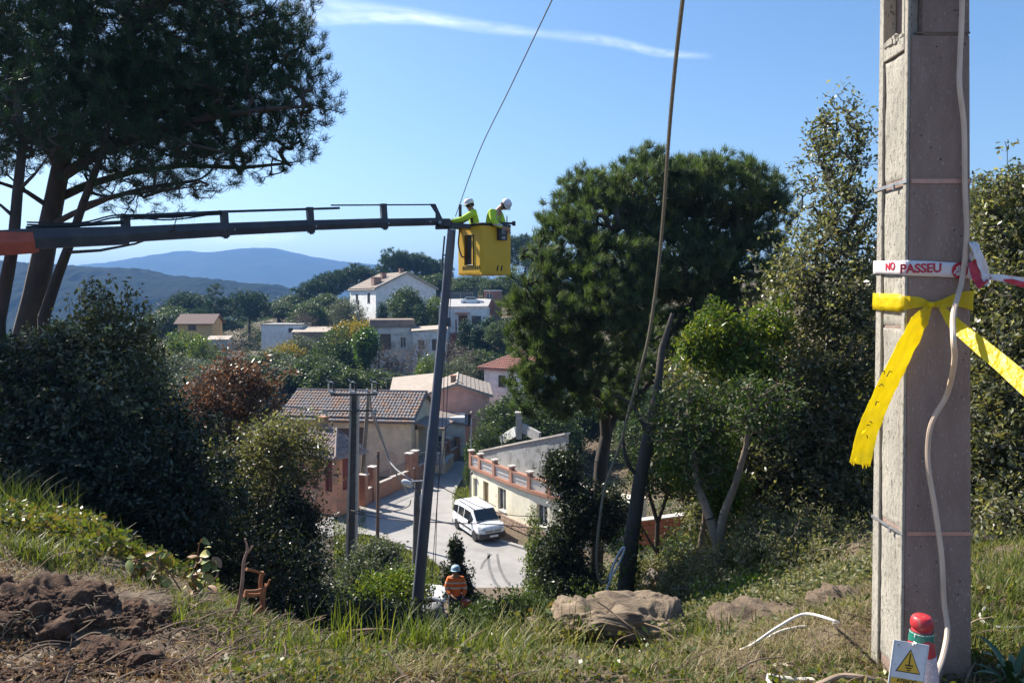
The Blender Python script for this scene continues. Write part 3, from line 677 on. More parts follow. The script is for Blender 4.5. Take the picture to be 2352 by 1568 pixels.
def bm_sec(name, a, c, ha, hc, m, bev=0):
    b_ = MB(); A, B = bp_(*a), bp_(*c); d = (B-A).normalized(); side = d.cross(Vector((0, 0, 1))).normalized(); up = side.cross(d)
    P = []
    for p, h in ((A, ha), (B, hc)):
        for i, j in ((-.5, -.5), (.5, -.5), (.62, 0), (.5, .5), (-.5, .5), (-.62, 0)): P.append(p+side*i*h*.8+up*j*h)
    b_.add(P, [tuple(range(6)), tuple(range(11, 5, -1))]+[(i, (i+6), (i+1) % 6+6, (i+1) % 6) for i in range(6)])
    return b_.build(name, m, al)
bm_sec('boom_section', (-260, 574), (70, 556), .40, .38, ORNG)
b_ = MB(); b_.beam(bp_(70, 556), bp_(82, 555.5), .26, .34); b_.build('section_collar', ORNG, al)
b_ = MB(); b_.beam(bp_(-240, 548), bp_(75, 529), .30, .06); b_.build('top_guide', STEEL, al)
bm_sec('boom_section', (72, 549), (290, 541), .335, .32, STEEL)
bm_sec('boom_section', (288, 539), (515, 527), .275, .265, STEEL)
bm_sec('boom_section', (512, 527), (720, 518), .235, .225, STEEL)
bm_sec('boom_section', (716, 517.5), (888, 512), .20, .195, STEEL)
bm_sec('boom_section', (884, 511.5), (1008, 509), .165, .16, STEEL)
for a, c, r_ in (((60, 524), (290, 510), .035), ((283, 497.5), (520, 487), .035), ((505, 486.5), (780, 478), .025), ((760, 471.5), (1000, 470), .016), ((290, 504), (515, 492), .014)):
    MB().tube([bp_(*a), bp_(*c)], r_, 8).build('guide_rail', STEEL, al)
def bracket(px, top, bot, wpx, k=0):
    b_ = MB(); b_.beam(bp_(px, top), bp_(px+4, bot), .10, .13); b_.build('bracket', STEEL, al)
    b_ = MB(); b_.tube([bp_(px+4, bot-6), bp_(px+5, bot+3)], .045, 8); b_.build('bracket_foot', STEEL, al)
bracket(287, 495, 552, 14); bracket(514, 484, 545, 12); bracket(711, 476, 535, 10); bracket(880, 468, 525, 9)
b_ = MB(); b_.prism([bp_(986, 468), bp_(1000, 468), bp_(1016, 502), bp_(1016, 520), bp_(1000, 522), bp_(1000, 490)], (.0, .09, 0)); b_.build('tip_bracket', STEEL, al)
b_ = MB(); b_.box(bp_(1022, 512), (.26, .22, .18)); b_.tube([bp_(1000, 523), bp_(1045, 522)], .045, 8); b_.build('tip_head', STEEL, al, bevel=.02)
b_ = MB(); b_.tube([bp_(1012, 512)+Vector((0, -.16, 0)), bp_(1012, 512)+Vector((0, .2, 0))], .04, 12); b_.build('pivot_pin', GALV, al)
for dz_, pw in ((.10, 518), (.06, 522)):
    MB().tube(spline([bp_(80, 527)+Vector((0, -.2, dz_)), bp_(200, 521)+Vector((0, -.2, dz_-.05)), bp_(288, 509)+Vector((0, -.2, dz_)), bp_(400, 507)+Vector((0, -.16, dz_-.06)), bp_(514, 498)+Vector((0, -.14, dz_))], 5), .016, 6).build('hydraulic_hose', BLK2, al, smooth=True)
for px_ in (95, 130, 300, 330, 520, 545, 730, 895, 990):
    q = bp_(px_, 549-(px_-72)*.0425); MB().lathe([(0, 0), (.022, .0), (.022, .02), (0, .02)], q+Vector((0, -.17+.08*px_/1000, 0)), 8, Matrix.Rotation(R(90), 3, 'X')).build('bolt', GALV, al)
# knuckle, mast and truck bed beyond the left edge
kx = bp_(-250, 573)
b_ = MB(); b_.beam(kx+Vector((0, 0, .2)), Vector((kx.x-1.2, kx.y-.4, Hf(kx.x-1.2, kx.y-.4)+1.0)), .42, .5); b_.build('main_mast', ORNG, al)
b_ = MB(); b_.box((kx.x-2.6, kx.y-1.0, Hf(kx.x-1.2, kx.y-.4)+.85), (5.2, 2.2, .35), .15); b_.build('truck_bed', STEEL, al)
for sx_ in (-4.4, -.9):
    for sy_ in (-2.0, .0):
        p = Vector((kx.x+sx_, kx.y+sy_, 0)); p.z = Hf(p.x, p.y)+.45; MB().lathe([(0, -.14), (.42, -.14), (.46, -.08), (.46, .08), (.42, .14), (0, .14)], p, 20, Matrix.Rotation(R(90), 3, 'X')).build('wheel', BLK2, al, smooth=True)
# basket
bk = Vector(((1107-1176)/1700*16.7, 16.7, at(1107, 514, 16.7).z)); bz0 = at(1107, 630, 16.7).z
uL = Vector((-.66, .75, 0)); uR = Vector((.76, .65, 0)); LL, LR = .84, .82; hgt = bk.z-bz0
nL = Vector((-.75, -.66, 0)); nR = Vector((.65, -.76, 0))
def BP(a, c, z): return Vector((bk.x, bk.y, 0))+uL*a+uR*c+Vector((0, 0, z))
bas = MB()
def panel_wall(b_, O, u, nrm, L, z0, z1, holes, th=.03):
    xs = sorted({0, L}|{h[0] for h in holes}|{h[1] for h in holes}); zs = sorted({z0, z1}|{h[2] for h in holes}|{h[3] for h in holes})
    for i in range(len(xs)-1):
        for j in range(len(zs)-1):
            mx, mz = (xs[i]+xs[i+1])/2, (zs[j]+zs[j+1])/2
            if any(h[0] < mx < h[1] and h[2] < mz < h[3] for h in holes): continue
            P = [O+u*xs[i]+Vector((0, 0, zs[j])), O+u*xs[i+1]+Vector((0, 0, zs[j])), O+u*xs[i+1]+Vector((0, 0, zs[j+1])), O+u*xs[i]+Vector((0, 0, zs[j+1]))]
            b_.prism(P, -nrm*th)
O2 = Vector((bk.x, bk.y, 0)); rc = .07
panel_wall(bas, O2+uL*rc, uL, nL, LL-rc, bz0, bk.z, [(.30, .58, bz0+.22, bk.z-.22)])
panel_wall(bas, O2+uR*rc, uR, nR, LR-rc, bz0, bk.z, [])
panel_wall(bas, O2+uL*LL, uR, -nR*-1, LR, bz0, bk.z, []); panel_wall(bas, O2+uR*LR, uL, nL, LL, bz0, bk.z, [])
c1, c2 = O2+uL*rc, O2+uR*rc; mid = O2+(uL+uR)*rc*.30
arc = [c1.lerp(mid, .0), c1.lerp(mid, .55)+(mid-c1)*0, mid, mid.lerp(c2, .45), c2]
for i in range(4): bas.quad(arc[i]+Vector((0, 0, bz0)), arc[i+1]+Vector((0, 0, bz0)), arc[i+1]+Vector((0, 0, bk.z)), arc[i]+Vector((0, 0, bk.z)))
bas.prism([O2+uL*.02+Vector((0, 0, bz0)), O2+uR*.02+Vector((0, 0, bz0)), O2+uR*LR+Vector((0, 0, bz0)), O2+uR*LR+uL*LL+Vector((0, 0, bz0)), O2+uL*LL+Vector((0, 0, bz0))], (0, 0, .05))
basket = bas.build('basket', YP, al)
b_ = MB(); rim = [BP(.0, .04, bk.z), BP(0, LR, bk.z), BP(LL, LR, bk.z), BP(LL, 0, bk.z), BP(.04, 0, bk.z), BP(0, .04, bk.z)]
b_.tube(rim, .032, 8); b_.build('top_rim', BLK2, basket, smooth=True)
b_ = MB()
P = [O2+uL*(.30)+nL*.006+Vector((0, 0, bz0+.22)), O2+uL*.58+nL*.006+Vector((0, 0, bz0+.22)), O2+uL*.58+nL*.006+Vector((0, 0, bk.z-.22)), O2+uL*.30+nL*.006+Vector((0, 0, bk.z-.22))]
b_.tube(P+[P[0]], .014, 6); b_.build('door_frame', BLK2, basket)
for i in range(9):
    b_ = MB(); p = O2+uL*(.10+i*.075)+nL*.004+Vector((0, 0, bz0+.12)); b_.beam(p, p+Vector((0, 0, .085))-uL*.015, .022, .008, up=nL); b_.build('vent_slot', BLK2, basket)
for i in range(2):
    b_ = MB(); p = O2+uR*(.44+i*.12)+nR*.004+Vector((0, 0, bz0+.09)); b_.beam(p, p+Vector((0, 0, .12))+uR*.03, .035, .008, up=nR); b_.build('vent_slot', BLK2, basket)
Mr = Matrix((uR, -nR, Vector((0, 0, 1)))).transposed()
b_ = MB(); b_.box(O2+uR*.55+nR*.05+Vector((0, 0, bk.z-.14)), (.24, .10, .40), M=Mr); cb = b_.build('control_box', BLK2, basket, bevel=.015)
b_ = MB(); b_.box(O2+uR*.55+nR*.104+Vector((0, 0, bk.z-.13)), (.12, .008, .15), M=Mr); b_.box(O2+uR*.55+nR*.104+Vector((0, 0, bk.z-.29)), (.10, .008, .07), M=Mr); tag(b_.build('control_label', GALV, basket), kind='stuff')
b_ = MB(); b_.prism([O2+uL*.29-nL*.06+Vector((0, 0, bz0+.05)), O2+uL*.60-nL*.06+Vector((0, 0, bz0+.05)), O2+uL*.60-nL*.06+Vector((0, 0, bk.z-.10)), O2+uL*.29-nL*.06+Vector((0, 0, bk.z-.10))], nL*.01); b_.build('door_shade_sheet', BLK2, basket)  # added dark sheet standing in for the shade inside the basket
b_ = MB(); b_.tube(spline([O2+uL*.78+nL*.02+Vector((0, 0, bk.z-.05)), O2+uL*.80+nL*.05+Vector((0, 0, bk.z-.4)), O2+uL*.70+nL*.04+Vector((0, 0, bk.z-.68)), O2+uL*.62+nL*.02+Vector((0, 0, bk.z-.72))], 5), .018, 6); b_.build('hose', BLK2, basket, smooth=True)
b_ = MB(); b_.tube([O2+uR*.78+uL*.05+Vector((0, 0, bk.z-.1)), O2+uR*.78+uL*.05+Vector((0, 0, bk.z+.24))], .014, 6); b_.build('upright_rod', GALV, basket)
b_ = MB(); b_.beam(O2+uR*.56+Vector((0, 0, bk.z+.05)), O2+uR*.95+Vector((0, 0, bk.z+.07)), .05, .05); b_.box(O2+uR*.95+Vector((0, 0, bk.z+.07)), (.08, .08, .10)); b_.build('handle_bar', BLK2, basket)
b_ = MB(); b_.beam(bp_(1030, 516), BP(LL*.5, 0, bk.z-.03), .10, .10); b_.beam(bp_(1030, 520), BP(LL, 0, bk.z-.03), .07, .07); b_.build('basket_mount', STEEL, al)

# leaning pole held by the lift
LPM = mat('grey_blue_pole_coating', (.13, .15, .19), (.09, .105, .14), scale=2.5, rough=.6, bump=.3, bscale=30, stretch=(1, 1, .2), c3=(.20, .21, .23), s3=1.2)
tp_ = at(1037, 527, 16.75); bt = at(957, 1400, 17.6)
dvec = (bt-tp_).normalized(); e = bt.copy()
while e.z > Hf(e.x, e.y)-.3: e = e+dvec*.1
lp = thing('leaning_pole', 'tall grey blue utility pole leaning to the right with its top at the yellow basket', 'pole', e)
kn_ = tp_.lerp(bt, .5)
MB().tube([tp_, tp_.lerp(bt, .25), kn_, kn_+dvec*.06, tp_.lerp(bt, .75), bt, e], [.088, .10, .115, .128, .135, .14, .145], 20).build('shaft', LPM, lp, smooth=True)
MB().tube([tp_+Vector((0, 0, .01)), tp_-dvec*.05], [.095, .09], 16).build('top_cap', STEEL, lp, smooth=True)
b_ = MB(); b_.tube([tp_+dvec*.25+Vector((-.13, -.02, .1)), tp_+dvec*.85+Vector((-.14, -.02, 0))], .02, 6); b_.beam(tp_+dvec*.6+Vector((-.14, -.02, .02)), tp_+dvec*.6+Vector((.05, -.02, .02)), .03, .03); b_.build('ladder_bracket', STEEL, lp)
ROPE = mat('grey_rope', (.16, .16, .16), (.10, .10, .11), scale=30, rough=.9); ROPEB = mat('tan_rope', (.27, .225, .15), (.18, .15, .11), scale=30, rough=.95); 
cable('rope', [tp_+Vector((.06, -.14, .1)), at(1028, 640, 16.6), at(1020, 860, 16.7), at(1018, 940, 16.75), at(1004, 1150, 16.9), at(994, 1300, 17.0), at(990, 1400, 17.2)], .009, ROPE, 'thin grey hand line hanging beside the leaning pole, the outer of two', 'rope', 5)
cable('rope', [tp_+Vector((.1, -.12, .0)), at(1034, 700, 16.6), at(1024, 980, 16.8), at(1006, 1130, 16.9), at(1000, 1290, 17.0)], .009, ROPE, 'thin grey hand line hanging closest along the leaning pole', 'rope', 5)
cable('overhead_wire', [at(1046, 497, 16.7), at(1100, 350, 14.6), at(1170, 205, 12.6), at(1268, 0, 10.4), at(1420, -320, 8.0)], .0095, ROPE, 'thin grey wire running from the yellow basket up out of the picture', 'wire', 5)
cable('lowering_rope', [at(1600, -260, 6.6), at(1568, 0, 7.2), at(1548, 180, 7.8), at(1535, 330, 8.3), at(1523, 500, 8.9), at(1508, 650, 9.4), at(1488, 780, 9.8), at(1462, 880, 10.1), at(1440, 960, 10.3), at(1425, 1020, 10.4), at(1392, 1110, 10.5), at(1378, 1190, 10.5), at(1371, 1260, 10.5), at(1373, 1320, 10.5), at(1385, 1338, 10.5), at(1398, 1325, 10.5), at(1412, 1290, 10.5), at(1430, 1262, 10.45)], .021, ROPEB, 'long tan rope dropping from the sky before the right pine, curled at its end', 'rope', 6)
wc = mat('white_rope', (.72, .72, .72), (.6, .6, .62), scale=20, rough=.8)
cable('rope_coil', [at(1400, 1330, 10.3), at(1408, 1300, 10.3), at(1422, 1268, 10.3), at(1432, 1256, 10.3), at(1433, 1264, 10.3), at(1418, 1300, 10.3), at(1402, 1330, 10.3), at(1385, 1385, 10.35), at(1380, 1420, 10.4)], .015, wc, 'white rope end looped beside the right pine trunk', 'rope', 6)

# ---------------------------------------------------------------- people
SKIN = mat('skin', (.50, .29, .20), (.44, .25, .17), scale=20, rough=.6); HAIR = mat('dark_hair', (.03, .02, .015), rough=.8)
def skinned(name, J, E_, m, parent, root, sub=1, loc=Vector(), Mx=None):
    """one continuous surface grown over a jointed skeleton; J joint -> (x,y,z,r)"""
    ks = list(J); me_ = bpy.data.meshes.new(name); me_.from_pydata([J[k][:3] for k in ks], [(ks.index(a), ks.index(c)) for a, c in E_], [])
    o_ = bpy.data.objects.new(name, me_); COL.objects.link(o_)
    o_.modifiers.new('s', 'SKIN'); sv = me_.skin_vertices[0].data
    for i, k in enumerate(ks): sv[i].radius = (J[k][3], J[k][4] if len(J[k]) > 4 else J[k][3]); sv[i].use_root = (k == root)
    sd_ = o_.modifiers.new('u', 'SUBSURF'); sd_.levels = sub; sd_.render_levels = sub
    dg = bpy.context.evaluated_depsgraph_get(); nm = bpy.data.meshes.new_from_object(o_.evaluated_get(dg))
    COL.objects.unlink(o_); bpy.data.objects.remove(o_)
    if Mx is not None: nm.transform(Mx)
    nm.materials.clear(); nm.materials.append(m); nm.polygons.foreach_set('use_smooth', [True]*len(nm.polygons))
    ob = bpy.data.objects.new(name, nm); COL.objects.link(ob); ob.parent = parent
    return ob
def hand(J, E_, wr, prefix, d, side, curl=.5):
    """palm and five fingers beyond the wrist; d forearm direction, side towards the thumb"""
    w_ = Vector(J[wr][:3]); d = Vector(d).normalized(); s_ = (Vector(side)-d*Vector(side).dot(d)).normalized(); n_ = d.cross(s_)
    p = w_+d*.06; J[prefix+'p'] = (*p, .034, .02); E_.append((wr, prefix+'p'))
    for i, (o_, L) in enumerate(((.030, .075), (.010, .085), (-.010, .08), (-.030, .062))):
        a = p+d*.035+s_*o_; c = a+d*L*.5-n_*L*.25*curl; e_ = c+d*L*.3-n_*L*.5*curl
        for j, q in enumerate((a, c, e_)): J[f'{prefix}{i}{j}'] = (*q, .0095 if j < 2 else .007)
        E_ += [(prefix+'p', f'{prefix}{i}0'), (f'{prefix}{i}0', f'{prefix}{i}1'), (f'{prefix}{i}1', f'{prefix}{i}2')]
    a = w_+d*.035+s_*.035; c = a+s_*.03+d*.03; e_ = c+d*.035
    for j, q in enumerate((a, c, e_)): J[f'{prefix}t{j}'] = (*q, .011 if j < 2 else .009)
    E_ += [(wr, f'{prefix}t0'), (f'{prefix}t0', f'{prefix}t1'), (f'{prefix}t1', f'{prefix}t2')]
def make_person(label, loc, rz, spec, mats, group=None):
    """spec: joints of the pose in metres, x to the person's left, -y ahead"""
    root = thing('person', label, 'person', loc, rz)
    J = {k: v for k, v in spec.items()}
    E_ = [('pelvis','waist'),('waist','chest'),('chest','neck'),('neck','head'),('head','crown'),('head','nose'),('chest','shl'),('shl','ell'),('ell','wrl'),('chest','shr'),('shr','elr'),('elr','wrr'),('pelvis','hil'),('hil','knl'),('knl','anl'),('anl','tol'),('pelvis','hir'),('hir','knr'),('knr','anr'),('anr','tor')]
    for s_ in 'lr':
        w_ = Vector(J['wr'+s_][:3]); e_ = Vector(J['el'+s_][:3]); hand(J, E_, 'wr'+s_, 'h'+s_, w_-e_, (0, -1, .3), .6)
    skinned('body', J, E_, mats['skin'], root, 'pelvis', 2)
    def sel(keys, grow, shift=0): return {k: (J[k][0], J[k][1], J[k][2], J[k][3]+grow, (J[k][4] if len(J[k]) > 4 else J[k][3])+grow) for k in keys}
    Jk = sel(['pelvis','waist','chest','shl','ell','wrl','shr','elr','wrr'], .026); c = J['chest']; nk = J['neck']
    Jk['collar'] = (c[0]*.4+nk[0]*.6, c[1]*.4+nk[1]*.6, c[2]*.4+nk[2]*.6, .075)
    for s_ in 'lr':
        w_ = Vector(J['wr'+s_][:3]); e_ = Vector(J['el'+s_][:3]); q = e_.lerp(w_, .86); Jk['wr'+s_] = (*q, .052)
    jk = skinned('jacket', Jk, [('pelvis','waist'),('waist','chest'),('chest','collar'),('chest','shl'),('shl','ell'),('ell','wrl'),('chest','shr'),('shr','elr'),('elr','wrr')], mats['jacket'], root, 'waist', 2)
    Jt = sel(['pelvis','hil','knl','anl','hir','knr','anr'], .02)
    skinned('trousers', Jt, [('pelvis','hil'),('hil','knl'),('knl','anl'),('pelvis','hir'),('hir','knr'),('knr','anr')], mats['trousers'], root, 'pelvis', 2)
    for s_ in 'lr':
        a = J['an'+s_]; t_ = J['to'+s_]
        skinned('boot', {'a': (a[0], a[1], a[2]+.06, .062), 'b': (a[0], a[1]+.01, a[2]-.02, .058), 'c': (t_[0], t_[1], t_[2], .05, .04)}, [('a','b'),('b','c')], mats['boot'], root, 'a', 2)
    h = Vector(J['head'][:3]); cr_ = Vector(J['crown'][:3]); up = (cr_-h).normalized(); no = Vector(J['nose'][:3]); f = (no-h); f = (f-up*f.dot(up)).normalized(); sd_ = up.cross(f)
    Mh = Matrix((sd_, -f, up)).transposed()
    for s_ in (-1, 1):
        MB().lathe([(0, -.012), (.011, -.006), (.011, .006), (0, .012)], h+up*.012+f*.088+sd_*s_*.034, 8, Mh).build('eye', HAIR, root, local=True, smooth=True)
        MB().lathe([(0, -.032), (.018, -.014), (.018, .018), (0, .03)], h-up*.005+sd_*s_*.088, 8, Mh@Matrix.Scale(.5, 3, Vector((1, 0, 0)))).build('ear', mats['skin'], root, local=True, smooth=True)
    MB().box(h-up*.052+f*.087, (.045, .008, .009), M=Mh).build('mouth', mat('lips', (.30, .12, .10)), root, local=True)
    ce = h+up*.045
    MB().lathe([(.092, -.06), (.098, -.02), (.096, .02), (.06, .05), (0, .06)], ce-up*.02-f*.012, 16, Mh).build('hair', HAIR, root, local=True, smooth=True)
    prof = [(.118, -.004), (.122, .004), (.121, .035), (.112, .072), (.088, .104), (.05, .122), (0, .128)]
    hm = MB().lathe([(.112, -.004)]+prof, ce, 24, Mh).build('hard_hat', mats['helmet'], root, local=True, smooth=True)
    b_ = MB(); R_ = []
    for i in range(11):
        t = R(-70+14*i); R_.append((ce+(f*math.cos(t)+sd_*math.sin(t))*.115, ce+(f*math.cos(t)*1.0+sd_*math.sin(t)*.86)*.165-up*.012))
    for i in range(10): b_.prism([R_[i][0], R_[i+1][0], R_[i+1][1], R_[i][1]], up*.006)
    b_.build('hat_peak', mats['helmet'], hm, local=True)
    b_ = MB(); b_.tube([ce+f*.11+up*.02, ce+f*.085+up*.10, ce+up*.135, ce-f*.085+up*.10, ce-f*.11+up*.02], .010, 6); b_.build('hat_ridge', mats['helmet'], hm, local=True)
    for s_ in (-1, 1):
        b_ = MB(); b_.tube([ce+sd_*s_*.105, h-up*.06+sd_*s_*.08+f*.02, h-up*.105+f*.05], .005, 5); b_.build('chin_strap', BLK2, hm, local=True)
    return root, jk, J
def band(o_, name, m, z0, z1, grow, parent, keep=None):
    """reflective band: the jacket's own surface between two heights, lifted a little"""
    bm = bmesh.new(); bm.from_mesh(o_.data)
    for co, no in (((0, 0, z0), (0, 0, -1)), ((0, 0, z1), (0, 0, 1))):
        bmesh.ops.bisect_plane(bm, geom=list(bm.verts)+list(bm.edges)+list(bm.faces), plane_co=co, plane_no=no, clear_outer=True)
    bm.normal_update()
    if keep:
        bmesh.ops.delete(bm, geom=[f_ for f_ in bm.faces if not keep(f_.calc_center_median())], context='FACES')
    for v_ in bm.verts: v_.co += v_.normal*grow
    me_ = bpy.data.meshes.new(name); bm.to_mesh(me_); bm.free(); me_.materials.clear(); me_.materials.append(m)
    ob = bpy.data.objects.new(name, me_); COL.objects.link(ob); ob.parent = parent; return ob
HV_Y = mat('hi_vis_yellow', (.56, .80, .06), (.48, .70, .05), scale=14, rough=.8); HV_O = mat('hi_vis_orange', (.85, .20, .04), (.76, .16, .03), scale=14, rough=.8, bump=.4, bscale=30)
NAVY = mat('navy_workwear', (.03, .035, .05), (.05, .055, .07), scale=14, rough=.9); REFL = mat('reflective_stripe', (.62, .60, .56), (.5, .48, .45), scale=20, rough=.4)
HELW = mat('white_helmet', (.78, .78, .80), (.72, .72, .75), scale=6, rough=.3); HELB = mat('pale_blue_helmet', (.40, .55, .66), (.34, .48, .60), scale=6, rough=.3)
BOOT = mat('leather_boot', (.05, .035, .025), rough=.7); BOOTO = mat('orange_gaiter', (.70, .25, .05), rough=.8)
# standing worker below: front on, holding something at his side
sp = dict(pelvis=(0,.0,.95,.13,.10), waist=(0,0,1.10,.125,.10), chest=(0,-.01,1.32,.15,.115), neck=(0,-.02,1.50,.055), head=(0,-.035,1.62,.082,.09), crown=(0,-.03,1.70,.07), nose=(0,-.125,1.60,.014),
  shl=(.18,0,1.40,.07), ell=(.25,-.03,1.14,.05), wrl=(.20,-.20,.96,.032), shr=(-.18,0,1.40,.07), elr=(-.25,-.02,1.14,.05), wrr=(-.08,-.22,1.02,.032),
  hil=(.10,0,.88,.10), knl=(.12,-.02,.50,.066), anl=(.12,.02,.10,.045), tol=(.14,-.15,.04,.04), hir=(-.10,0,.88,.10), knr=(-.12,-.02,.50,.066), anr=(-.13,.02,.10,.045), tor=(-.15,-.15,.04,.04))
wp = at(1047, 1452, 19.6); wz = Hf(wp.x, 19.6); wz = max(wz, at(1047, 1462, 19.6).z)
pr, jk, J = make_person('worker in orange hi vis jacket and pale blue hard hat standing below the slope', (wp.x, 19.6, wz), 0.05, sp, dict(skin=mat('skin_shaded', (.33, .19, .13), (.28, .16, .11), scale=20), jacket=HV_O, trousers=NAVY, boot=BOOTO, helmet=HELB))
band(jk, 'reflective_band', REFL, 1.16, 1.21, .006, jk); band(jk, 'reflective_band', REFL, 1.30, 1.34, .006, jk, lambda c: abs(c.x) < .5)
sw_ = thing('chainsaw', 'small dark chainsaw held at the side of the orange worker', 'tool', (wp.x+.30, 19.35, wz+.86))
MB().box((wp.x+.30, 19.32, wz+.86), (.26, .16, .15)).build('motor_body', mat('chainsaw_red', (.35, .06, .03), rough=.4), sw_, bevel=.03); MB().tube(spline([(wp.x+.20, 19.3, wz+.93), (wp.x+.24, 19.3, wz+1.0), (wp.x+.36, 19.3, wz+1.0), (wp.x+.40, 19.3, wz+.92)], 4), .014, 6).build('handle', BLK2, sw_)
MB().box((wp.x+.56, 19.32, wz+.83), (.36, .012, .065)).build('guide_bar', GALV, sw_)
# two in the basket
fz = bz0+.05
def upright(lean, tilt, arms):
    s_ = dict(sp); ly = lean
    s_['waist'] = (0, -.03*ly, 1.10, .125, .10); s_['chest'] = (0, -.14*ly, 1.30, .15, .115); s_['neck'] = (0, -.24*ly, 1.46, .055)
    hx = -.30*ly-.03*tilt; s_['head'] = (0, hx, 1.56-.02*tilt, .082, .09); s_['crown'] = (0, hx-.05*tilt, 1.64-.02*tilt, .07); s_['nose'] = (0, hx-.085, 1.545-.06*tilt, .014)
    s_['shl'] = (.18, -.15*ly, 1.37, .068); s_['shr'] = (-.18, -.15*ly, 1.37, .068)
    s_['ell'], s_['wrl'], s_['elr'], s_['wrr'] = arms
    return s_
ctrB = BP(LL*.5, LR*.5, fz)
a1 = upright(.38, .5, ((.20, -.34, 1.20, .048), (.12, -.62, 1.16, .03), (-.20, -.36, 1.18, .048), (-.10, -.66, 1.17, .03)))
_q = BP(.55, .25, 0); p1 = _q
pr, jk, J = make_person('worker in the basket in yellow vest reaching left to the pole top', (p1.x, p1.y, fz), R(-78), a1, dict(skin=SKIN, jacket=HV_Y, trousers=NAVY, boot=BOOT, helmet=HELW))
band(jk, 'reflective_band', REFL, 1.02, 1.07, .006, jk); band(jk, 'reflective_band', NAVY, 1.14, 1.40, .005, jk, lambda c: .10 < abs(c.x) < .17)
a2 = upright(1.1, 2.2, ((.22, -.24, 1.12, .048), (.10, -.40, .98, .03), (-.22, -.24, 1.12, .048), (-.08, -.42, 1.0, .03)))
p2 = BP(.24, .42, 0)
pr, jk, J = make_person('worker in the basket bowed over its right side, reflective braces on his back', (p2.x, p2.y, fz), R(62), a2, dict(skin=SKIN, jacket=HV_Y, trousers=NAVY, boot=BOOT, helmet=HELW))
band(jk, 'reflective_band', REFL, 1.04, 1.09, .006, jk); band(jk, 'reflective_band', REFL, 1.12, 1.42, .006, jk, lambda c: .06 < abs(c.x) < .11)
MB().tube([at(1057, 470, 16.7), at(1057, 498, 16.7)], .035, 8).build('hydraulic_cylinder', STEEL, al)

# ---------------------------------------------------------------- utility poles in the valley
PC_L = mat('pole_concrete_pale', (.46, .44, .40), (.36, .34, .31), scale=3, rough=.9, bump=.3, bscale=20); PC_D = mat('pole_concrete_dark', (.14, .14, .135), (.09, .09, .09), scale=3, rough=.9)
INS = mat('insulator_glaze', (.62, .62, .60), (.5, .5, .48), rough=.25); BRZ = mat('dark_crossarm_steel', (.05, .05, .05), (.08, .08, .08), rough=.6)
up_ = at(803, 1392, 29.7); up_.z = Hf(up_.x, 29.7)-.3; ut = at(813, 905, 29.7)
ep = thing('utility_pole', 'concrete utility pole with two dark crossarms left of the leaning pole', 'pole', up_)
def taper(b_, x0, x1, w0, w1, y0, y1):
    P = []
    for (cx0, z, ww) in ((up_.x, up_.z, w0), (ut.x, ut.z, w1)):
        P += [(cx0+x0*ww, 29.7+y0, z), (cx0+x1*ww, 29.7+y0, z), (cx0+x1*ww, 29.7+y1, z), (cx0+x0*ww, 29.7+y1, z)]
    b_.add(P, [(0,3,2,1),(4,5,6,7),(0,1,5,4),(1,2,6,5),(2,3,7,6),(3,0,4,7)])
W0, W1 = .47, .33
for a, c, nm_, m_, y0 in ((-.5, -.28, 'flange', PC_L, 0), (.34, .5, 'flange', PC_L, 0), (-.28, .34, 'web', PC_D, .09)):  # lit flanges pale, recessed web and rungs dark: light put into the colours
    b_ = MB(); taper(b_, a, c, W0, W1, y0, .34); b_.build(nm_, m_, ep)
L_ = ut.z-up_.z; nb = 16
for i in range(nb):
    t = (i+.5)/nb; z = up_.z+L_*t; x = up_.x+(ut.x-up_.x)*t; ww = W0+(W1-W0)*t
    MB().box((x+.03*ww, 29.76, z), (.60*ww, .05, .09)).build('rung', PC_D, ep)
b_ = MB(); b_.box((ut.x+.02, 29.62, ut.z+.0), (1.86, .10, .085)); b_.build('crossarm', BRZ, ep)
za = at(805, 942, 29.7).z; b_ = MB(); b_.box((ut.x-.08, 29.62, za), (2.0, .10, .07)); b_.build('crossarm', BRZ, ep)
for px_ in (762, 812, 862):
    c = at(px_, 905, 29.62)
    ib = MB(); ib.box(c+Vector((0, 0, .09)), (.26, .12, .08)); io_ = ib.build('insulator_base', INS, ep)
    b_ = MB(); b_.tube([c+Vector((-.12, 0, .12)), c+Vector((-.12, 0, .42))], .03, 6); b_.build('insulator_pin', INS, io_)
    b_ = MB(); b_.lathe([(0, .1), (.05, .12), (.035, .17), (.06, .22), (.035, .27), (.06, .32), (.035, .37), (.05, .43), (0, .45)], c+Vector((.08, 0, 0)), 10); b_.build('insulator', BLK2, io_, smooth=True)
    b_ = MB(); b_.tube(spline([c+Vector((.08, 0, .44)), c+Vector((.02, 0, .50)), c+Vector((-.10, 0, .50)), c+Vector((-.22, 0, .62))], 4), .022, 5); b_.build('jumper_wire', INS, io_)
for px_ in (750, 855):
    c = at(px_, 944, 29.6); b_ = MB(); b_.tube([c, c+Vector((-.30 if px_ < 800 else .18, -.04, -.06))], .05, 8); b_.lathe([(0, -.2), (.06, -.18), (.06, -.05), (0, 0)], c, 8); b_.build('dead_end_clamp', INS, ep, smooth=True)
BUN = mat('twisted_grey_cable', (.34, .34, .35), (.20, .20, .21), scale=25, rough=.8)
cable('overhead_cable', [at(748, 943, 29.6), at(700, 938, 28.5), at(640, 930, 27), at(560, 905, 25), at(440, 862, 22)], .03, BUN, 'bundled grey cable leaving the lower crossarm towards the left trees', 'wire', 6)
cable('overhead_cable', [at(849, 905, 29.6), at(855, 950, 31), at(880, 1018, 33), at(905, 1078, 35.5), at(935, 1130, 38)], .045, BUN, 'thick twisted cable slanting down right from the pole crossarm', 'wire', 6)
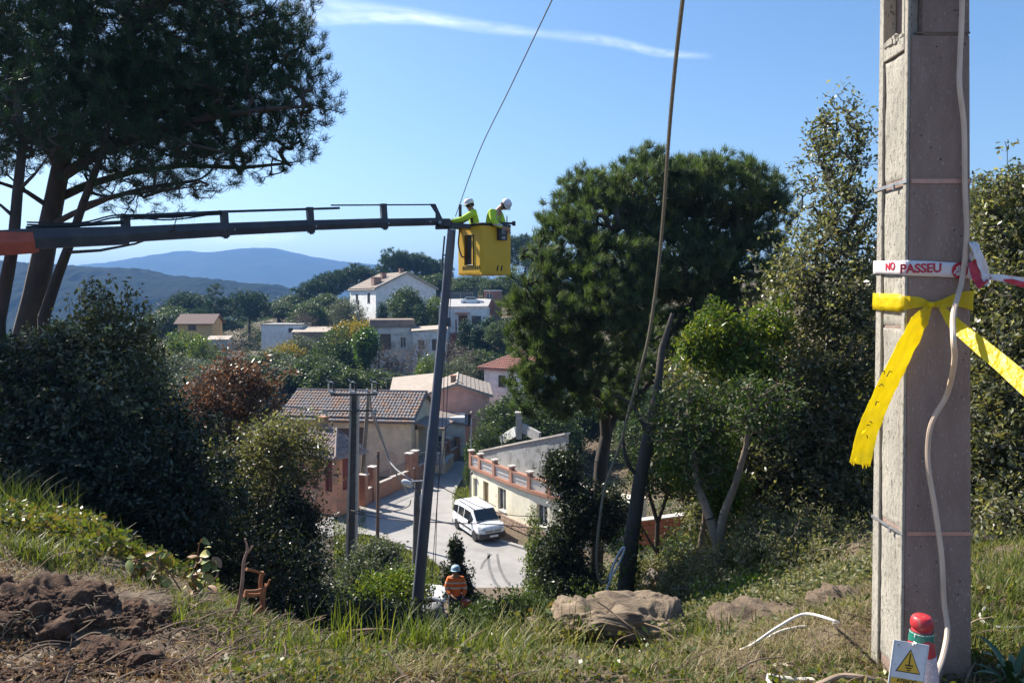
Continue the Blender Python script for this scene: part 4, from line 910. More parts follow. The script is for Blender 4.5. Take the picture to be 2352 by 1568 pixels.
cable('overhead_cable', [at(858, 944, 29.6), at(890, 1045, 30), at(905, 1072, 29.5), at(930, 1092, 28.5), at(955, 1106, 27.4)], .03, BUN, 'grey cable sagging from the crossarm to the street lamp post', 'wire', 6)
for py0, py1, lb_ in ((1210, 1216, 'upper'), (1166, 1172, 'lower')):
    pass
cable('overhead_cable', [at(815, 1178, 29.4), at(868, 1188, 29), at(950, 1196, 27.2), at(1050, 1201, 30), at(1140, 1204, 32), at(1260, 1212, 34), at(1420, 1190, 36)], .022, BRZ, 'dark service cable crossing in front of the road and the white van', 'wire', 5)
cable('overhead_cable', [at(1000, 1110, 27), at(1040, 1132, 29), at(1100, 1162, 32), at(1170, 1182, 34), at(1260, 1186, 36)], .018, BRZ, 'thin dark cable crossing above the white van to the cream facade', 'wire', 5)
cable('overhead_cable', [at(806, 1172, 29.5), at(860, 1178, 29), at(910, 1172, 28), at(938, 1162, 27.3), at(944, 1148, 27.1)], .020, BRZ, 'dark cable looping from the concrete utility pole to the lamp post', 'wire', 5)
WOODP = mat('creosote_pole_wood', (.15, .125, .095), (.21, .18, .14), scale=6, rough=.9, stretch=(1, 1, .12), bump=.4, bscale=20)
WOODR = mat('reddish_post_wood', (.21, .12, .08), (.13, .08, .06), scale=6, rough=.9, stretch=(1, 1, .12))
a, c = at(847, 898, 48), at(827, 1168, 48); wpz = Hf(c.x, 48)-.2
wp_ = thing('utility_pole', 'grey wooden utility pole behind the concrete one with crossarms', 'pole', (c.x, 48, wpz)); MB().tube([a, Vector((c.x, 48, wpz))], [.11, .17], 10).build('shaft', WOODP, wp_, smooth=True)
MB().box(a+Vector((0, -.12, -.15)), (.9, .08, .08)).build('crossarm', BRZ, wp_); MB().lathe([(0, 0), (.06, .02), (.04, .1), (.06, .15), (0, .2)], a+Vector((-.1, 0, 0)), 8).build('insulator', INS, wp_)
c = onroad(867, 1236); a = at(869, 1035, c.y); po = thing('wooden_post', 'slim reddish wooden post on the grass verge beside the road', 'post', c); MB().tube([c-Vector((0, 0, .3)), a], [.11, .075], 8).build('shaft', WOODR, po); MB().box(a+Vector((0, -.08, -.3)), (.14, .06, .2)).build('junction_box', BRZ, po)
# street lamp
lb0 = at(952, 1405, 27); lb0.z = Hf(lb0.x, 27)-.2; lt_ = at(960, 1106, 27)
sl_ = thing('street_lamp', 'dark lamp post with a white lamp head beside the leaning pole', 'lamp', lb0)
MB().tube([lb0, lt_], [.16, .125], 12).build('post', PC_D, sl_, smooth=True)
hd = at(936, 1110, 26.9); MB().tube(spline([at(958, 1126, 26.85), at(950, 1120, 26.85), hd+Vector((.1, 0, -.05))], 4), .028, 6).build('arm', GALV, sl_)
MB().lathe([(0, -.24), (.07, -.22), (.12, -.12), (.125, .04), (.09, .16), (.05, .22), (0, .23)], hd, 14, Matrix.Rotation(R(118), 3, 'Y')).build('lamp_head', WHT, sl_, smooth=True)
MB().box(at(968, 1152, 26.85), (.12, .14, .5)).build('fuse_box', WHT, sl_, bevel=.02); MB().box(at(962, 1105, 26.9), (.5, .1, .06), .3).build('wire_bracket', GALV, sl_)
bd = at(985, 1425, 18.6); bo = lump('boulder', (bd.x, 18.6, max(Hf(bd.x, 18.6)+.25, bd.z)), (.95, .8, .9), mat('grey_boulder', (.20, .20, .20), (.13, .13, .14), scale=4, rough=.95, bump=.8, bscale=20), None, 33, 0, 2.2, .10, 2, 40, 24); tag(bo, 'rounded dark grey boulder at the foot of the leaning pole', 'boulder')
# ---------------------------------------------------------------- van
VW = mat('white_car_paint', (.80, .81, .82), (.77, .78, .79), scale=2, rough=.22, spec=.6); GLS = mat('tinted_glass', (.012, .018, .02), (.02, .026, .03), scale=1, rough=.05, spec=.9)
TYRE = mat('tyre', (.02, .02, .02), (.035, .035, .035), scale=20, rough=.85); RIM = mat('wheel_silver', (.55, .56, .57), (.45, .46, .47), rough=.35, metal=.5)
LMP = mat('headlamp_glass', (.50, .53, .55), (.35, .38, .40), scale=30, rough=.1)
vf = onroad(1092, 1243)          # front left wheel foot
hv = Vector((.46, -.888, 0)); sv_ = Vector((hv.y*-1, hv.x, 0))*-1   # heading, and the van's left
if sv_.x > 0: sv_ = -sv_
van = thing('parked_van', 'white high roofed passenger van parked beside the cream building', 'van', (0, 0, 0))
ang = math.atan2(hv.y, hv.x); van.rotation_euler = (0, 0, ang)
# local frame: x forward, y left (visible side is the van's right or left depending on heading)
side_sign = 1 if (Matrix.Rotation(ang, 3, 'Z')@Vector((0, 1, 0))).x < 0 else -1
Lv, Wv = 4.2, 1.80
orig = vf-Matrix.Rotation(ang, 3, 'Z')@Vector((1.32, side_sign*.80, 0)); van.location = (orig.x, orig.y, ZR+.004); van.scale = (.93, .95, .90)
def vsec(x):
    """body section at x: sill z, belt z, roof z, half width at belt, half width at roof"""
    zr = np.interp(x, [-2.1,-2.0,-1.7,0,.55,.75,1.35,1.75,2.0,2.1], [1.55,1.76,1.82,1.84,1.80,1.70,1.14,1.06,.94,.62])
    zbelt = np.interp(x, [-2.1,-1.9,.9,1.35,1.75,2.0,2.1], [.95,1.02,1.04,1.02,.98,.86,.60])
    hw = np.interp(x, [-2.1,-1.95,-1.4,1.4,1.85,2.0,2.1], [.80,.88,.90,.90,.84,.74,.60])
    hr = np.interp(x, [-2.1,-1.9,0,.6,1.35,2.0,2.1], [.66,.72,.74,.72,.76,.66,.5])
    return zbelt, zr, hw, hr
xs_ = np.unique(np.concatenate([np.linspace(-2.1, 2.1, 57), [-1.78,-.90, .90, 1.74]])); V = []; F = []
def arch(x, c, r_=.39): d = abs(x-c); return math.sqrt(max(0, r_*r_-d*d))+.0 if d < r_ else 0
for x in xs_:
    zbt, zr, hw, hr = vsec(x); sill = .26; sill = max(sill, .30+arch(x, -1.34)-.02 if arch(x, -1.34) else sill, .30+arch(x, 1.32)-.02 if arch(x, 1.32) else sill)
    ring_ = [(hw-.04, sill), (hw, max(sill+.02, .55)), (hw, max(zbt-.05, sill+.03)), (hw-.015, zbt), (hr+.03, zr-.12 if zr-.12 > zbt else zbt+.01), (hr-.05, zr-.02), (hr*.5, zr), (0, zr+.012)]
    pts_ = ring_+[(-a, c) for a, c in ring_[-2::-1]]
    V += [(x, a, c) for a, c in pts_]
nr = 15
for i in range(len(xs_)-1):
    for j in range(nr-1): F.append((i*nr+j, i*nr+j+1, (i+1)*nr+j+1, (i+1)*nr+j))
F.append(tuple(range(nr))); F.append(tuple((len(xs_)-1)*nr+k for k in reversed(range(nr)))) 
body = link_mesh('body', V, F, VW, van, local=True, smooth=True)
try: body.data.set_sharp_from_angle(angle=R(35))
except Exception: pass
MB().box((0, 0, .34), (4.0, 1.62, .2)).build('underbody', BLK2, van, local=True)
def glass_side(x0, x1, zb0, zb1, zt0, zt1, s_, nm='side_window'):
    P = []
    for x, z in ((x0, zb0), (x1, zb1), (x1-(.0), zt1), (x0, zt0)):
        zbt, zr, hw, hr = vsec(x); f = (z-zbt)/max(zr-.12-zbt, .05); y = (hw-.015)+(hr+.03-(hw-.015))*min(max(f, 0), 1)+.012
        P.append((x, s_*y, z))
    MB().prism(P, (0, -s_*.02, 0)).build(nm, GLS, van, local=True)
for s_ in (-1, 1):
    glass_side(-1.92, -1.22, 1.10, 1.08, 1.48, 1.60, s_); glass_side(-1.12, -.32, 1.08, 1.08, 1.61, 1.63, s_); glass_side(-.22, .62, 1.08, 1.08, 1.63, 1.60, s_)
    glass_side(.66, 1.02, 1.08, 1.10, 1.54, 1.28, s_)
    MB().box((-.0, s_*.905, .60), (1.9, .02, .10)).build('side_moulding', BLK2, van, local=True)
    for x in (-1.16, -.26, .64): MB().box((x, s_*.902, .82), (.012, .012, .86)).build('door_seam', BLK2, van, local=True)
    for x in (-.46, .42): MB().box((x-.05, s_*.912, .98), (.16, .03, .03)).build('door_handle', VW, van, local=True, bevel=.008)
    MB().box((-.2, s_*.69, 1.86), (2.4, .035, .03)).build('roof_rail', BLK2, van, local=True)
    mr = MB().lathe([(0, -.11), (.07, -.10), (.10, 0), (.07, .10), (0, .11)], (.86, s_*1.0, 1.10), 12); mr.build('mirror', BLK2, van, local=True, smooth=True)
    MB().tube([(.86, s_*.88, 1.06), (.86, s_*.98, 1.08)], .03, 6).build('mirror_arm', BLK2, van, local=True)
    MB().prism([(2.02, s_*.45, .80), (2.0, s_*.70, .82), (1.72, s_*.865, 1.0), (1.80, s_*.60, .985), (1.98, s_*.42, .92)], (.03, s_*.012, -.01)).build('headlight', LMP, van, local=True)
    MB().box((2.02, s_*.62, .47), (.14, .16, .12)).build('fog_light', LMP, van, local=True)
    for x in (-1.34, 1.32):
        w_ = MB().lathe([(.20, -.10), (.29, -.10), (.315, -.06), (.315, .06), (.29, .10), (.20, .10)], (x, s_*.80, .315), 24, Matrix.Rotation(R(90), 3, 'X')).build('wheel', TYRE, van, local=True, smooth=True)
        MB().lathe([(0, .07*s_*-1), (.05, .09*s_*-1), (.16, .08*s_*-1), (.21, .095*s_*-1), (.21, .05*s_*-1)], (x, s_*.80, .315), 20, Matrix.Rotation(R(90), 3, 'X')).build('hubcap', RIM, w_, local=True, smooth=True)
        for k in range(5):
            t = 2*math.pi*k/5; MB().box((x+.12*math.cos(t), s_*.905, .315+.12*math.sin(t)), (.035, .012, .07), M=Matrix.Rotation(-t+R(90), 3, 'Y')).build('hubcap_slot', BLK2, w_, local=True)
# windscreen follows the body between cowl and roof
P = []
for x, k in ((1.30, .96), (.70, .90)):
    zbt, zr, hw, hr = vsec(x); P.append((x, hr*k, zr)); P.append((x, -hr*k, zr))
nrm = Vector((.68, 0, .73)); wsx = [Vector(q)+nrm*.03 for q in (P[0], P[1], P[3], P[2])]
MB().prism(wsx, -nrm*.02).build('windscreen', GLS, van, local=True)
MB().box((1.34, 0, 1.135), (.10, 1.44, .03)).build('cowl', BLK2, van, local=True); 
for y0 in (-.35, .25): MB().beam((1.33, y0, 1.175), (1.10, y0+.45, 1.37), .02, .015).build('wiper', BLK2, van, local=True)
bp2 = MB(); arcp = [(2.02, -.84, 0), (2.13, -.66, 0), (2.19, -.3, 0), (2.20, 0, 0), (2.19, .3, 0), (2.13, .66, 0), (2.02, .84, 0)]
base_ = [(x, y, .27) for x, y, _ in arcp]+[(1.70, .90, .27), (1.70, -.90, .27)]
bp2.prism(base_, (0, 0, .33)); bp2.build('bumper', BLK2, van, local=True, bevel=.03)
MB().box((2.085, 0, .74), (.10, 1.0, .16)).build('grille', mat('grille_grey', (.25, .26, .27), (.18, .19, .2), scale=30, rough=.4), van, local=True, bevel=.02)
MB().prism([(2.14, 0, .83), (2.14, .055, .745), (2.14, 0, .66), (2.14, -.055, .745)], (.015, 0, 0)).build('diamond_emblem', RIM, van, local=True)
MB().box((2.205, .04*0, .45), (.012, .52, .11)).build('number_plate', WHT, van, local=True)
MB().box((-2.02, 0, .36), (.22, 1.7, .22)).build('rear_bumper', BLK2, van, local=True, bevel=.03)
MB().box((-.3, 0, 1.845), (1.5, .02, .012)).build('roof_rib', VW, van, local=True)
MB().prism([(-2.09, .6, 1.05), (-2.09, -.6, 1.05), (-2.04, -.56, 1.50), (-2.04, .56, 1.50)], (-.015, 0, 0)).build('rear_window', GLS, van, local=True)

# ---------------------------------------------------------------- building kit
PANE = mat('window_glass', (.03, .04, .05), (.05, .06, .07), rough=.08, spec=.8); DARKIN = mat('dark_interior', (.03, .03, .03), rough=.9)
def wall_with_openings(b_, p0, u, nrm, L, z0, z1, ops, th=.22):
    p0 = Vector(p0); u = Vector(u); nrm = Vector(nrm); Z = Vector((0, 0, 1))
    xs = sorted({0, L}|{o[0] for o in ops}|{o[0]+o[2] for o in ops}); zs = sorted({z0, z1}|{o[1] for o in ops}|{o[1]+o[3] for o in ops})
    for i in range(len(xs)-1):
        for j in range(len(zs)-1):
            mx, mz = (xs[i]+xs[i+1])/2, (zs[j]+zs[j+1])/2
            if any(o[0] < mx < o[0]+o[2] and o[1] < mz < o[1]+o[3] for o in ops): continue
            b_.quad(p0+u*xs[i]+Z*zs[j], p0+u*xs[i+1]+Z*zs[j], p0+u*xs[i+1]+Z*zs[j+1], p0+u*xs[i]+Z*zs[j+1])
    for (x, z, w_, h_) in ops:
        A = [p0+u*x+Z*z, p0+u*(x+w_)+Z*z, p0+u*(x+w_)+Z*(z+h_), p0+u*x+Z*(z+h_)]; B = [a-nrm*th for a in A]
        for k in range(4): b_.quad(A[k], A[(k+1) % 4], B[(k+1) % 4], B[k])
def window(root, p0, u, nrm, x, z, w_, h_, kind, fm, local):
    p0 = Vector(p0); u = Vector(u); nrm = Vector(nrm); Z = Vector((0, 0, 1)); O = p0+u*x+Z*z-nrm*.12
    b_ = MB(); f = .06
    def bar(a, c, ww, hh): b_.prism([O+u*a+Z*c, O+u*(a+ww)+Z*c, O+u*(a+ww)+Z*(c+hh), O+u*a+Z*(c+hh)], -nrm*.06)
    bar(0, 0, w_, f); bar(0, h_-f, w_, f); bar(0, f, f, h_-2*f); bar(w_-f, f, f, h_-2*f)
    nm = {'door': 'door', 'shut': 'shutter'}.get(kind, 'window')
    if nm == 'window' and w_ > .7: bar(w_/2-f/2, f, f, h_-2*f)
    fr = b_.build(nm, fm, root, local)
    q = MB()
    if nm == 'window':
        q.prism([O+u*f+Z*f-nrm*.03, O+u*(w_-f)+Z*f-nrm*.03, O+u*(w_-f)+Z*(h_-f)-nrm*.03, O+u*f+Z*(h_-f)-nrm*.03], -nrm*.02); q.build('pane', PANE, fr, local)
        s_ = MB(); s_.prism([O+u*-.05+Z*-.06+nrm*.10, O+u*(w_+.05)+Z*-.06+nrm*.10, O+u*(w_+.05)+nrm*.10, O+u*-.05+nrm*.10], nrm*.08); s_.build('sill', fm, fr, local)
    else:
        n_ = max(2, int(h_/.14)) if nm == 'shutter' else 3
        for k in range(n_):
            if nm == 'shutter': q.prism([O+u*f+Z*(f+(h_-2*f)*k/n_)-nrm*.01, O+u*(w_-f)+Z*(f+(h_-2*f)*k/n_)-nrm*.01, O+u*(w_-f)+Z*(f+(h_-2*f)*(k+.86)/n_)-nrm*.03, O+u*f+Z*(f+(h_-2*f)*(k+.86)/n_)-nrm*.03], -nrm*.015)
            else: q.prism([O+u*(f+(w_-2*f)*k/3)+Z*f-nrm*.03, O+u*(f+(w_-2*f)*(k+.94)/3)+Z*f-nrm*.03, O+u*(f+(w_-2*f)*(k+.94)/3)+Z*(h_-f)-nrm*.03, O+u*(f+(w_-2*f)*k/3)+Z*(h_-f)-nrm*.03], -nrm*.02)
        tag(q.build('slats' if nm == 'shutter' else 'boards', fm, fr, local), kind='stuff')
    return fr
def tile_plane(root, O, u, v, Lw, Ls, tw, tl, m, budget, local=True, as_parts=True, minr=0):
    """barrel tiles over a roof plane, O the top corner, u along the ridge, v down the slope"""
    O = Vector(O); u = Vector(u).normalized(); v = Vector(v).normalized(); nrm = u.cross(v).normalized()
    if nrm.z < 0: nrm = -nrm
    pr_ = []; r0, r1 = tw*.52, tw*.42
    for (s_, rr, hh) in ((0, r1, .0), (tl*1.12, r0, .035)):
        for k in range(5):
            t = math.pi*k/4; pr_.append(v*s_+u*(math.cos(t)*rr)+nrm*(math.sin(t)*rr*.8+hh))
    f_ = [(k, k+1, k+6, k+5) for k in range(4)]+[(9, 8, 7, 6, 5)]
    nc, nrw = int(Lw/tw), int(Ls/tl); me_ = None; rest = MB(); k_ = 0; cells = [(c, r_) for r_ in reversed(range(nrw)) for c in range(nc)]
    for (c, r_) in cells:
        p = O+u*((c+.5)*tw)+v*(r_*tl)+nrm*.02+u*random.gauss(0, tw*.04)+v*random.gauss(0, tl*.04)
        if as_parts and k_ < budget[0]:
            if me_ is None:
                t_ = MB().add([q for q in pr_], f_).build('roof_tile', m, root, True); me_ = t_.data; t_.location = p
            else:
                t_ = bpy.data.objects.new('roof_tile', me_); COL.objects.link(t_); t_.parent = root; t_.location = p
            k_ += 1
        else: rest.add([p+q for q in pr_], f_)
    budget[0] -= k_
    if rest.v: tag(rest.build('roof_tiles', m, root, True), kind='stuff')
def house(name, label, loc, rz, w_, d, h, z0=-1.5, roof='gable_x', rh=1.2, oh=.35, wallm=None, roofm=None, tilem=None, ops=(), fm=None, tiles=None, budget=None, chim=None, cat='house', tilesize=(.24, .42), as_parts=True, parapet=None):
    root = thing(name, label, cat, loc, rz); b_ = MB(); Zv = Vector((0, 0, 1))
    faces = {'F': ((0, 0, 0), (1, 0, 0), (0, -1, 0), w_), 'R': ((w_, 0, 0), (0, 1, 0), (1, 0, 0), d), 'B': ((w_, d, 0), (-1, 0, 0), (0, 1, 0), w_), 'L': ((0, d, 0), (0, -1, 0), (-1, 0, 0), d)}
    for k, (p0, u, n_, L) in faces.items():
        wall_with_openings(b_, p0, u, n_, L, z0, h, [o[1:5] for o in ops if o[0] == k])
    if roof == 'gable_x':
        for x in (0, w_): b_.quad((x, 0, h), (x, d, h), (x, d/2, h+rh))
    if roof == 'gable_y':
        for y in (0, d): b_.quad((0, y, h), (w_, y, h), (w_/2, y, h+rh))
    b_.build('walls', wallm, root, local=True)
    MB().box((w_/2, d/2, h-.15 if roof == 'flat' else h-.2), (w_-.1, d-.1, .1)).build('ceiling_slab', wallm, root, local=True)
    for o_ in ops:
        p0, u, n_, L = faces[o_[0]]; window(root, p0, u, n_, *o_[1:5], o_[5], o_[6] if len(o_) > 6 else fm, True)
    r_ = MB(); planes = []; t = .12
    if roof == 'gable_x':
        s_ = rh/(d/2); A = [(-oh, -oh, h-oh*s_), (w_+oh, -oh, h-oh*s_), (w_+oh, d/2, h+rh), (-oh, d/2, h+rh)]; B = [(-oh, d+oh, h-oh*s_), (w_+oh, d+oh, h-oh*s_), (w_+oh, d/2, h+rh), (-oh, d/2, h+rh)]
        for Q in (A, B): r_.prism(Q, (0, 0, t))
        planes = [(Vector((-oh, d/2, h+rh+t)), (1, 0, 0), Vector((0, -(d/2+oh), -rh-oh*s_)), w_+2*oh), (Vector((-oh, d/2, h+rh+t)), (1, 0, 0), Vector((0, (d/2+oh), -rh-oh*s_)), w_+2*oh)]
    elif roof == 'gable_y':
        s_ = rh/(w_/2); A = [(-oh, -oh, h-oh*s_), (-oh, d+oh, h-oh*s_), (w_/2, d+oh, h+rh), (w_/2, -oh, h+rh)]; B = [(w_+oh, -oh, h-oh*s_), (w_+oh, d+oh, h-oh*s_), (w_/2, d+oh, h+rh), (w_/2, -oh, h+rh)]
        for Q in (A, B): r_.prism(Q, (0, 0, t))
        planes = [(Vector((w_/2, -oh, h+rh+t)), (0, 1, 0), Vector((-(w_/2+oh), 0, -rh-oh*s_)), d+2*oh), (Vector((w_/2, -oh, h+rh+t)), (0, 1, 0), Vector(((w_/2+oh), 0, -rh-oh*s_)), d+2*oh)]
    elif roof == 'hip':
        k = min(w_, d)/2; s_ = rh/k
        if w_ >= d: R0, R1 = (k, d/2, h+rh), (w_-k, d/2, h+rh)
        else: R0, R1 = (w_/2, k, h+rh), (w_/2, d-k, h+rh)
        C_ = [(-oh, -oh, h-oh*s_), (w_+oh, -oh, h-oh*s_), (w_+oh, d+oh, h-oh*s_), (-oh, d+oh, h-oh*s_)]
        if w_ >= d: fs = [(C_[0], C_[1], R1, R0), (C_[1], C_[2], R1), (C_[2], C_[3], R0, R1), (C_[3], C_[0], R0)]
        else: fs = [(C_[0], C_[1], R0), (C_[1], C_[2], R1, R0), (C_[2], C_[3], R1), (C_[3], C_[0], R0, R1)]
        for Q in fs: r_.prism(Q, (0, 0, t))
        if tiles:
            # tiles on the hip slopes: rows clipped to the trapezium
            tm_ = MB(); tw, tl = tilesize
            cells = []
            for Q in fs:
                E0, E1 = Vector(Q[0]), Vector(Q[1]); T = [Vector(q) for q in Q[2:]]; u = (E1-E0).normalized(); Lw = (E1-E0).length
                top = T[0]; vv = (E0-top); vv = vv-u*vv.dot(u); Ls = vv.length; v = vv.normalized()
                xa = (T[-1]-E0).dot(u); xb = (T[0]-E0).dot(u)
                for r0_ in range(int(Ls/tl)):
                    f1 = (r0_+.8)*tl/Ls; a_ = xa*(1-f1); c_ = xb+(Lw-xb)*f1
                    for c in range(int((c_-a_)/tw)): cells.append((E0+u*(a_+(c+.5)*tw)+(-v)*(Ls-r0_*tl)+Vector((0, 0, t)), u, v))
            proto = {}
            cells.sort(key=lambda q: (Matrix.Rotation(rz, 3, 'Z')@q[0]).y)
            for (p, u, v) in cells:
                kx_ = (round(u.x, 2), round(u.y, 2)); nrm = u.cross(v).normalized(); nrm = nrm if nrm.z > 0 else -nrm
                pr_ = []
                for (s2, rr, hh) in ((0, tw*.42, .0), (tl*1.12, tw*.52, .035)):
                    for k2 in range(5):
                        t2 = math.pi*k2/4; pr_.append(v*s2+u*(math.cos(t2)*rr)+nrm*(math.sin(t2)*rr*.8+hh))
                f_ = [(k2, k2+1, k2+6, k2+5) for k2 in range(4)]+[(9, 8, 7, 6, 5)]
                if as_parts and budget[0] > 0:
                    if kx_ not in proto: o2 = MB().add(pr_, f_).build('roof_tile', tilem, root, True); proto[kx_] = o2.data
                    else: o2 = bpy.data.objects.new('roof_tile', proto[kx_]); COL.objects.link(o2); o2.parent = root
                    o2.location = p; budget[0] -= 1
                else: tm_.add([p+q for q in pr_], f_)
            if tm_.v: tag(tm_.build('roof_tiles', tilem, root, True), kind='stuff')
            for Q in fs:
                if len(Q) == 3: 
                    pass
            rd = MB()
            for c_, R_ in ((C_[0], R0), (C_[1], R1 if w_ >= d else R0), (R0, R1)): rd.tube([Vector(c_)+Vector((0, 0, t+.06)), Vector(R_)+Vector((0, 0, t+.06))], .11, 6)
            tag(rd.build('ridge_tiles', tilem, root, True, smooth=True), kind='stuff')
    elif roof == 'shed':
        r_.prism([(-oh, -oh, h+.02), (w_+oh, -oh, h+.02+(parapet or 0)), (w_+oh, d+oh, h+rh+(parapet or 0)), (-oh, d+oh, h+rh)], (0, 0, t))
    elif roof == 'flat':
        r_.box((w_/2, d/2, h+.06), (w_+2*oh, d+2*oh, .16))
    r_.build('roof', roofm, root, local=True)
    if tiles and roof.startswith('gable'):
        for (O, u, vv, Lw) in planes:
            tile_plane(root, O, u, vv, Lw, vv.length, tilesize[0], tilesize[1], tilem, budget or [0], True, as_parts)
        rd = MB(); O, u, vv, Lw = planes[0]; rd.tube([O+Vector((0, 0, .08)), O+Vector(u)*Lw+Vector((0, 0, .08))], .13, 6); rd.build('ridge_tiles', tilem, root, True, smooth=True)
    if chim:
        for (x, y, zb_, sx, hh) in chim:
            c_ = MB().box((x, y, zb_+hh/2), (sx, sx, hh)).build('chimney', wallm if not tilem else CHIM, root, local=True); MB().box((x, y, zb_+hh+.04), (sx+.14, sx+.14, .08)).build('chimney_cap', CHIMC, c_, local=True)
    return root
def plaster(name, c, dirt, sc_=.8): return mat(name, c, tuple(x*.82 for x in c), scale=1.6, rough=.92, c3=tuple(x*.85 for x in dirt), s3=sc_*1.4, bump=.2, bscale=12, vec='pos', speck=(2.4, tuple(x*.8 for x in dirt), .68))
CHIM = plaster('chimney_render', (.30, .19, .14), (.22, .15, .12)); CHIMC = mat('chimney_cap_tile', (.42, .20, .13), (.3, .15, .1), rough=.9)
CREAM = plaster('cream_render', (.78, .64, .45), (.66, .53, .38)); OCHRE = plaster('ochre_render', (.66, .42, .18), (.58, .38, .2))
SALM = plaster('salmon_render', (.76, .43, .34), (.64, .38, .30)); WHR = plaster('white_render', (.82, .80, .76), (.66, .63, .58)); WHR2 = plaster('white_render_clean', (.87, .86, .83), (.76, .74, .70))
GREYR = plaster('old_grey_white_render', (.62, .59, .55), (.36, .33, .29), .6); PALEY = plaster('pale_yellow_render', (.93, .86, .66), (.84, .78, .64), .5)
REDR = plaster('brick_red_render', (.34, .11, .08), (.26, .09, .07))
def tilemat(name, a, c, e_, sc_=3.0):
    m, n, b, o = newmat(name); pos = nd(n, 'ShaderNodeNewGeometry').outputs['Position']
    t = nd(n, 'ShaderNodeTexWhiteNoise'); 
    vm = nd(n, 'ShaderNodeVectorMath', operation='SCALE'); vm.inputs[3].default_value = 1/.23; n.links.new(pos, vm.inputs[0])
    fl = nd(n, 'ShaderNodeVectorMath', operation='FLOOR'); n.links.new(vm.outputs[0], fl.inputs[0]); n.links.new(fl.outputs[0], t.inputs['Vector'])
    col = ramp(n, t.outputs['Value'], [(0, a), (.4, c), (.75, e_), (1, a)])
    t2 = noisetex(n, 1.3, 5, .6, pos); col = mix(n, ramp(n, t2.outputs[0], [(.4, (0, 0, 0)), (.62, (.8, .8, .8))]), col, e_)
    n.links.new(col, b.inputs['Base Color']); b.inputs['Roughness'].default_value = .9; return m
TILE_O = tilemat('old_lichened_tiles', (.36, .20, .12), (.27, .17, .11), (.20, .21, .22)); TILE_R = tilemat('red_clay_tiles', (.40, .17, .11), (.34, .14, .10), (.28, .15, .12)); TILE_G = tilemat('pinkish_grey_tiles', (.40, .29, .25), (.33, .24, .21), (.24, .20, .19)); TILE_P = tilemat('pale_sandy_tiles', (.46, .38, .30), (.40, .32, .25), (.34, .29, .24))
BRN = mat('brown_shutter_wood', (.16, .10, .07), (.12, .075, .05), rough=.7); ALU = mat('white_frame', (.62, .62, .60), rough=.5); REDW = mat('dark_red_shutter', (.23, .035, .025), (.17, .03, .02), rough=.6); OCD = mat('ochre_door', (.36, .27, .14), (.30, .22, .11), rough=.6); GRS = mat('grey_shutter', (.42, .42, .42), (.35, .35, .36), rough=.6)

def ground_loc(px, py, Y, z=None):
    p = at(px, py, Y); return Vector((p.x, Y, z if z is not None else p.z))
# cream tiled house behind the garden wall
lo = ground_loc(650, 963, 57.0, -11.7); ez = at(800, 967, 56).z+11.7
hs = house('cream_house', 'long cream house with a lichened tile roof beyond the roadside garden wall', lo, -.13, 10.2, 7.2, ez+.15, -.6, 'gable_x', 1.5, .4, CREAM, TILE_O, TILE_O,
  ops=[('F', 2.7, ez-1.75, .9, 1.1, 'shut', BRN), ('F', 4.4, ez-1.9, .9, 1.3, 'shut', BRN), ('F', 5.9, ez-2.3, .75, 1.8, 'shut', BRN), ('F', .8, ez-1.75, .9, 1.1, 'shut', BRN), ('R', 1.2, ez-2.4, 1.0, 2.1, 'door', BRN)], tiles=True, budget=[300], tilesize=(.26, .44), chim=[(8.0, 3.2, ez+1.5, .0, .0)][:0])
for (rt_, x0_, y0_, z0_, x1_) in ((hs, -.4, -.42, ez-.03, 10.6),):
    MB().tube([(x0_, y0_, z0_), (x1_, y0_, z0_)], .07, 6).build('gutter', BRN, rt_, local=True)
MB().tube([(4.0, -.03, ez-.1), (4.0, -.03, 0)], .045, 6).build('downpipe', BRN, hs, local=True)
def aerial(parent, x, y, z, h):
    MB().tube([(x, y, z), (x, y, z+h)], .02, 5).build('aerial_mast', GALV, parent, local=True)
    b_ = MB(); b_.tube([(x-.5, y, z+h-.1), (x+.5, y, z+h-.1)], .012, 4)
    for k in range(5): b_.tube([(x-.4+.2*k, y-.2, z+h-.1), (x-.4+.2*k, y+.2, z+h-.1)], .01, 4)
    tag(b_.build('aerial_elements', GALV, parent, local=True), kind='stuff')
aerial(hs, 7.2, 3.6, ez+1.4, 1.6)
# its porch with balusters
pr0 = Vector(lo)+Matrix.Rotation(-.13, 3, 'Z')@Vector((10.2, 1.2, 0)); 
pt = thing('porch', 'open porch with white balustrade at the end of the cream tiled house', 'porch', pr0, -.13)
MB().box((1.2, 1.6, ez-3.4), (2.4, 3.2, .25)).build('floor_slab', GREYR, pt, local=True); MB().box((1.2, 1.6, (ez-3.5)/2-.3), (2.3, 3.1, ez-3.0)).build('plinth', CREAM, pt, local=True)
MB().prism([(-.1, -.4, ez-.35), (2.3, -.4, ez-.75), (2.3, 3.4, ez-.75), (-.1, 3.4, ez-.35)], (0, 0, .14)).build('roof', TILE_O, pt, local=True)
for x in (.15, 2.2): MB().box((x, .0, ez-2.1), (.22, .22, 2.6)).build('post', CREAM, pt, local=True)
MB().box((1.2, 0, ez-2.55), (2.2, .14, .10)).build('rail', GREYR, pt, local=True)
bal = None
for i in range(11):
    p = (.25+i*.19, 0, ez-3.25)
    if bal is None: bal = MB().lathe([(.05, 0), (.035, .08), (.06, .22), (.03, .45), (.05, .62), (.05, .66)], (0, 0, 0), 6).build('baluster', WHR, pt, local=True, smooth=True); bal.location = p
    else: c_ = bal.copy(); COL.objects.link(c_); c_.parent = pt; c_.location = p
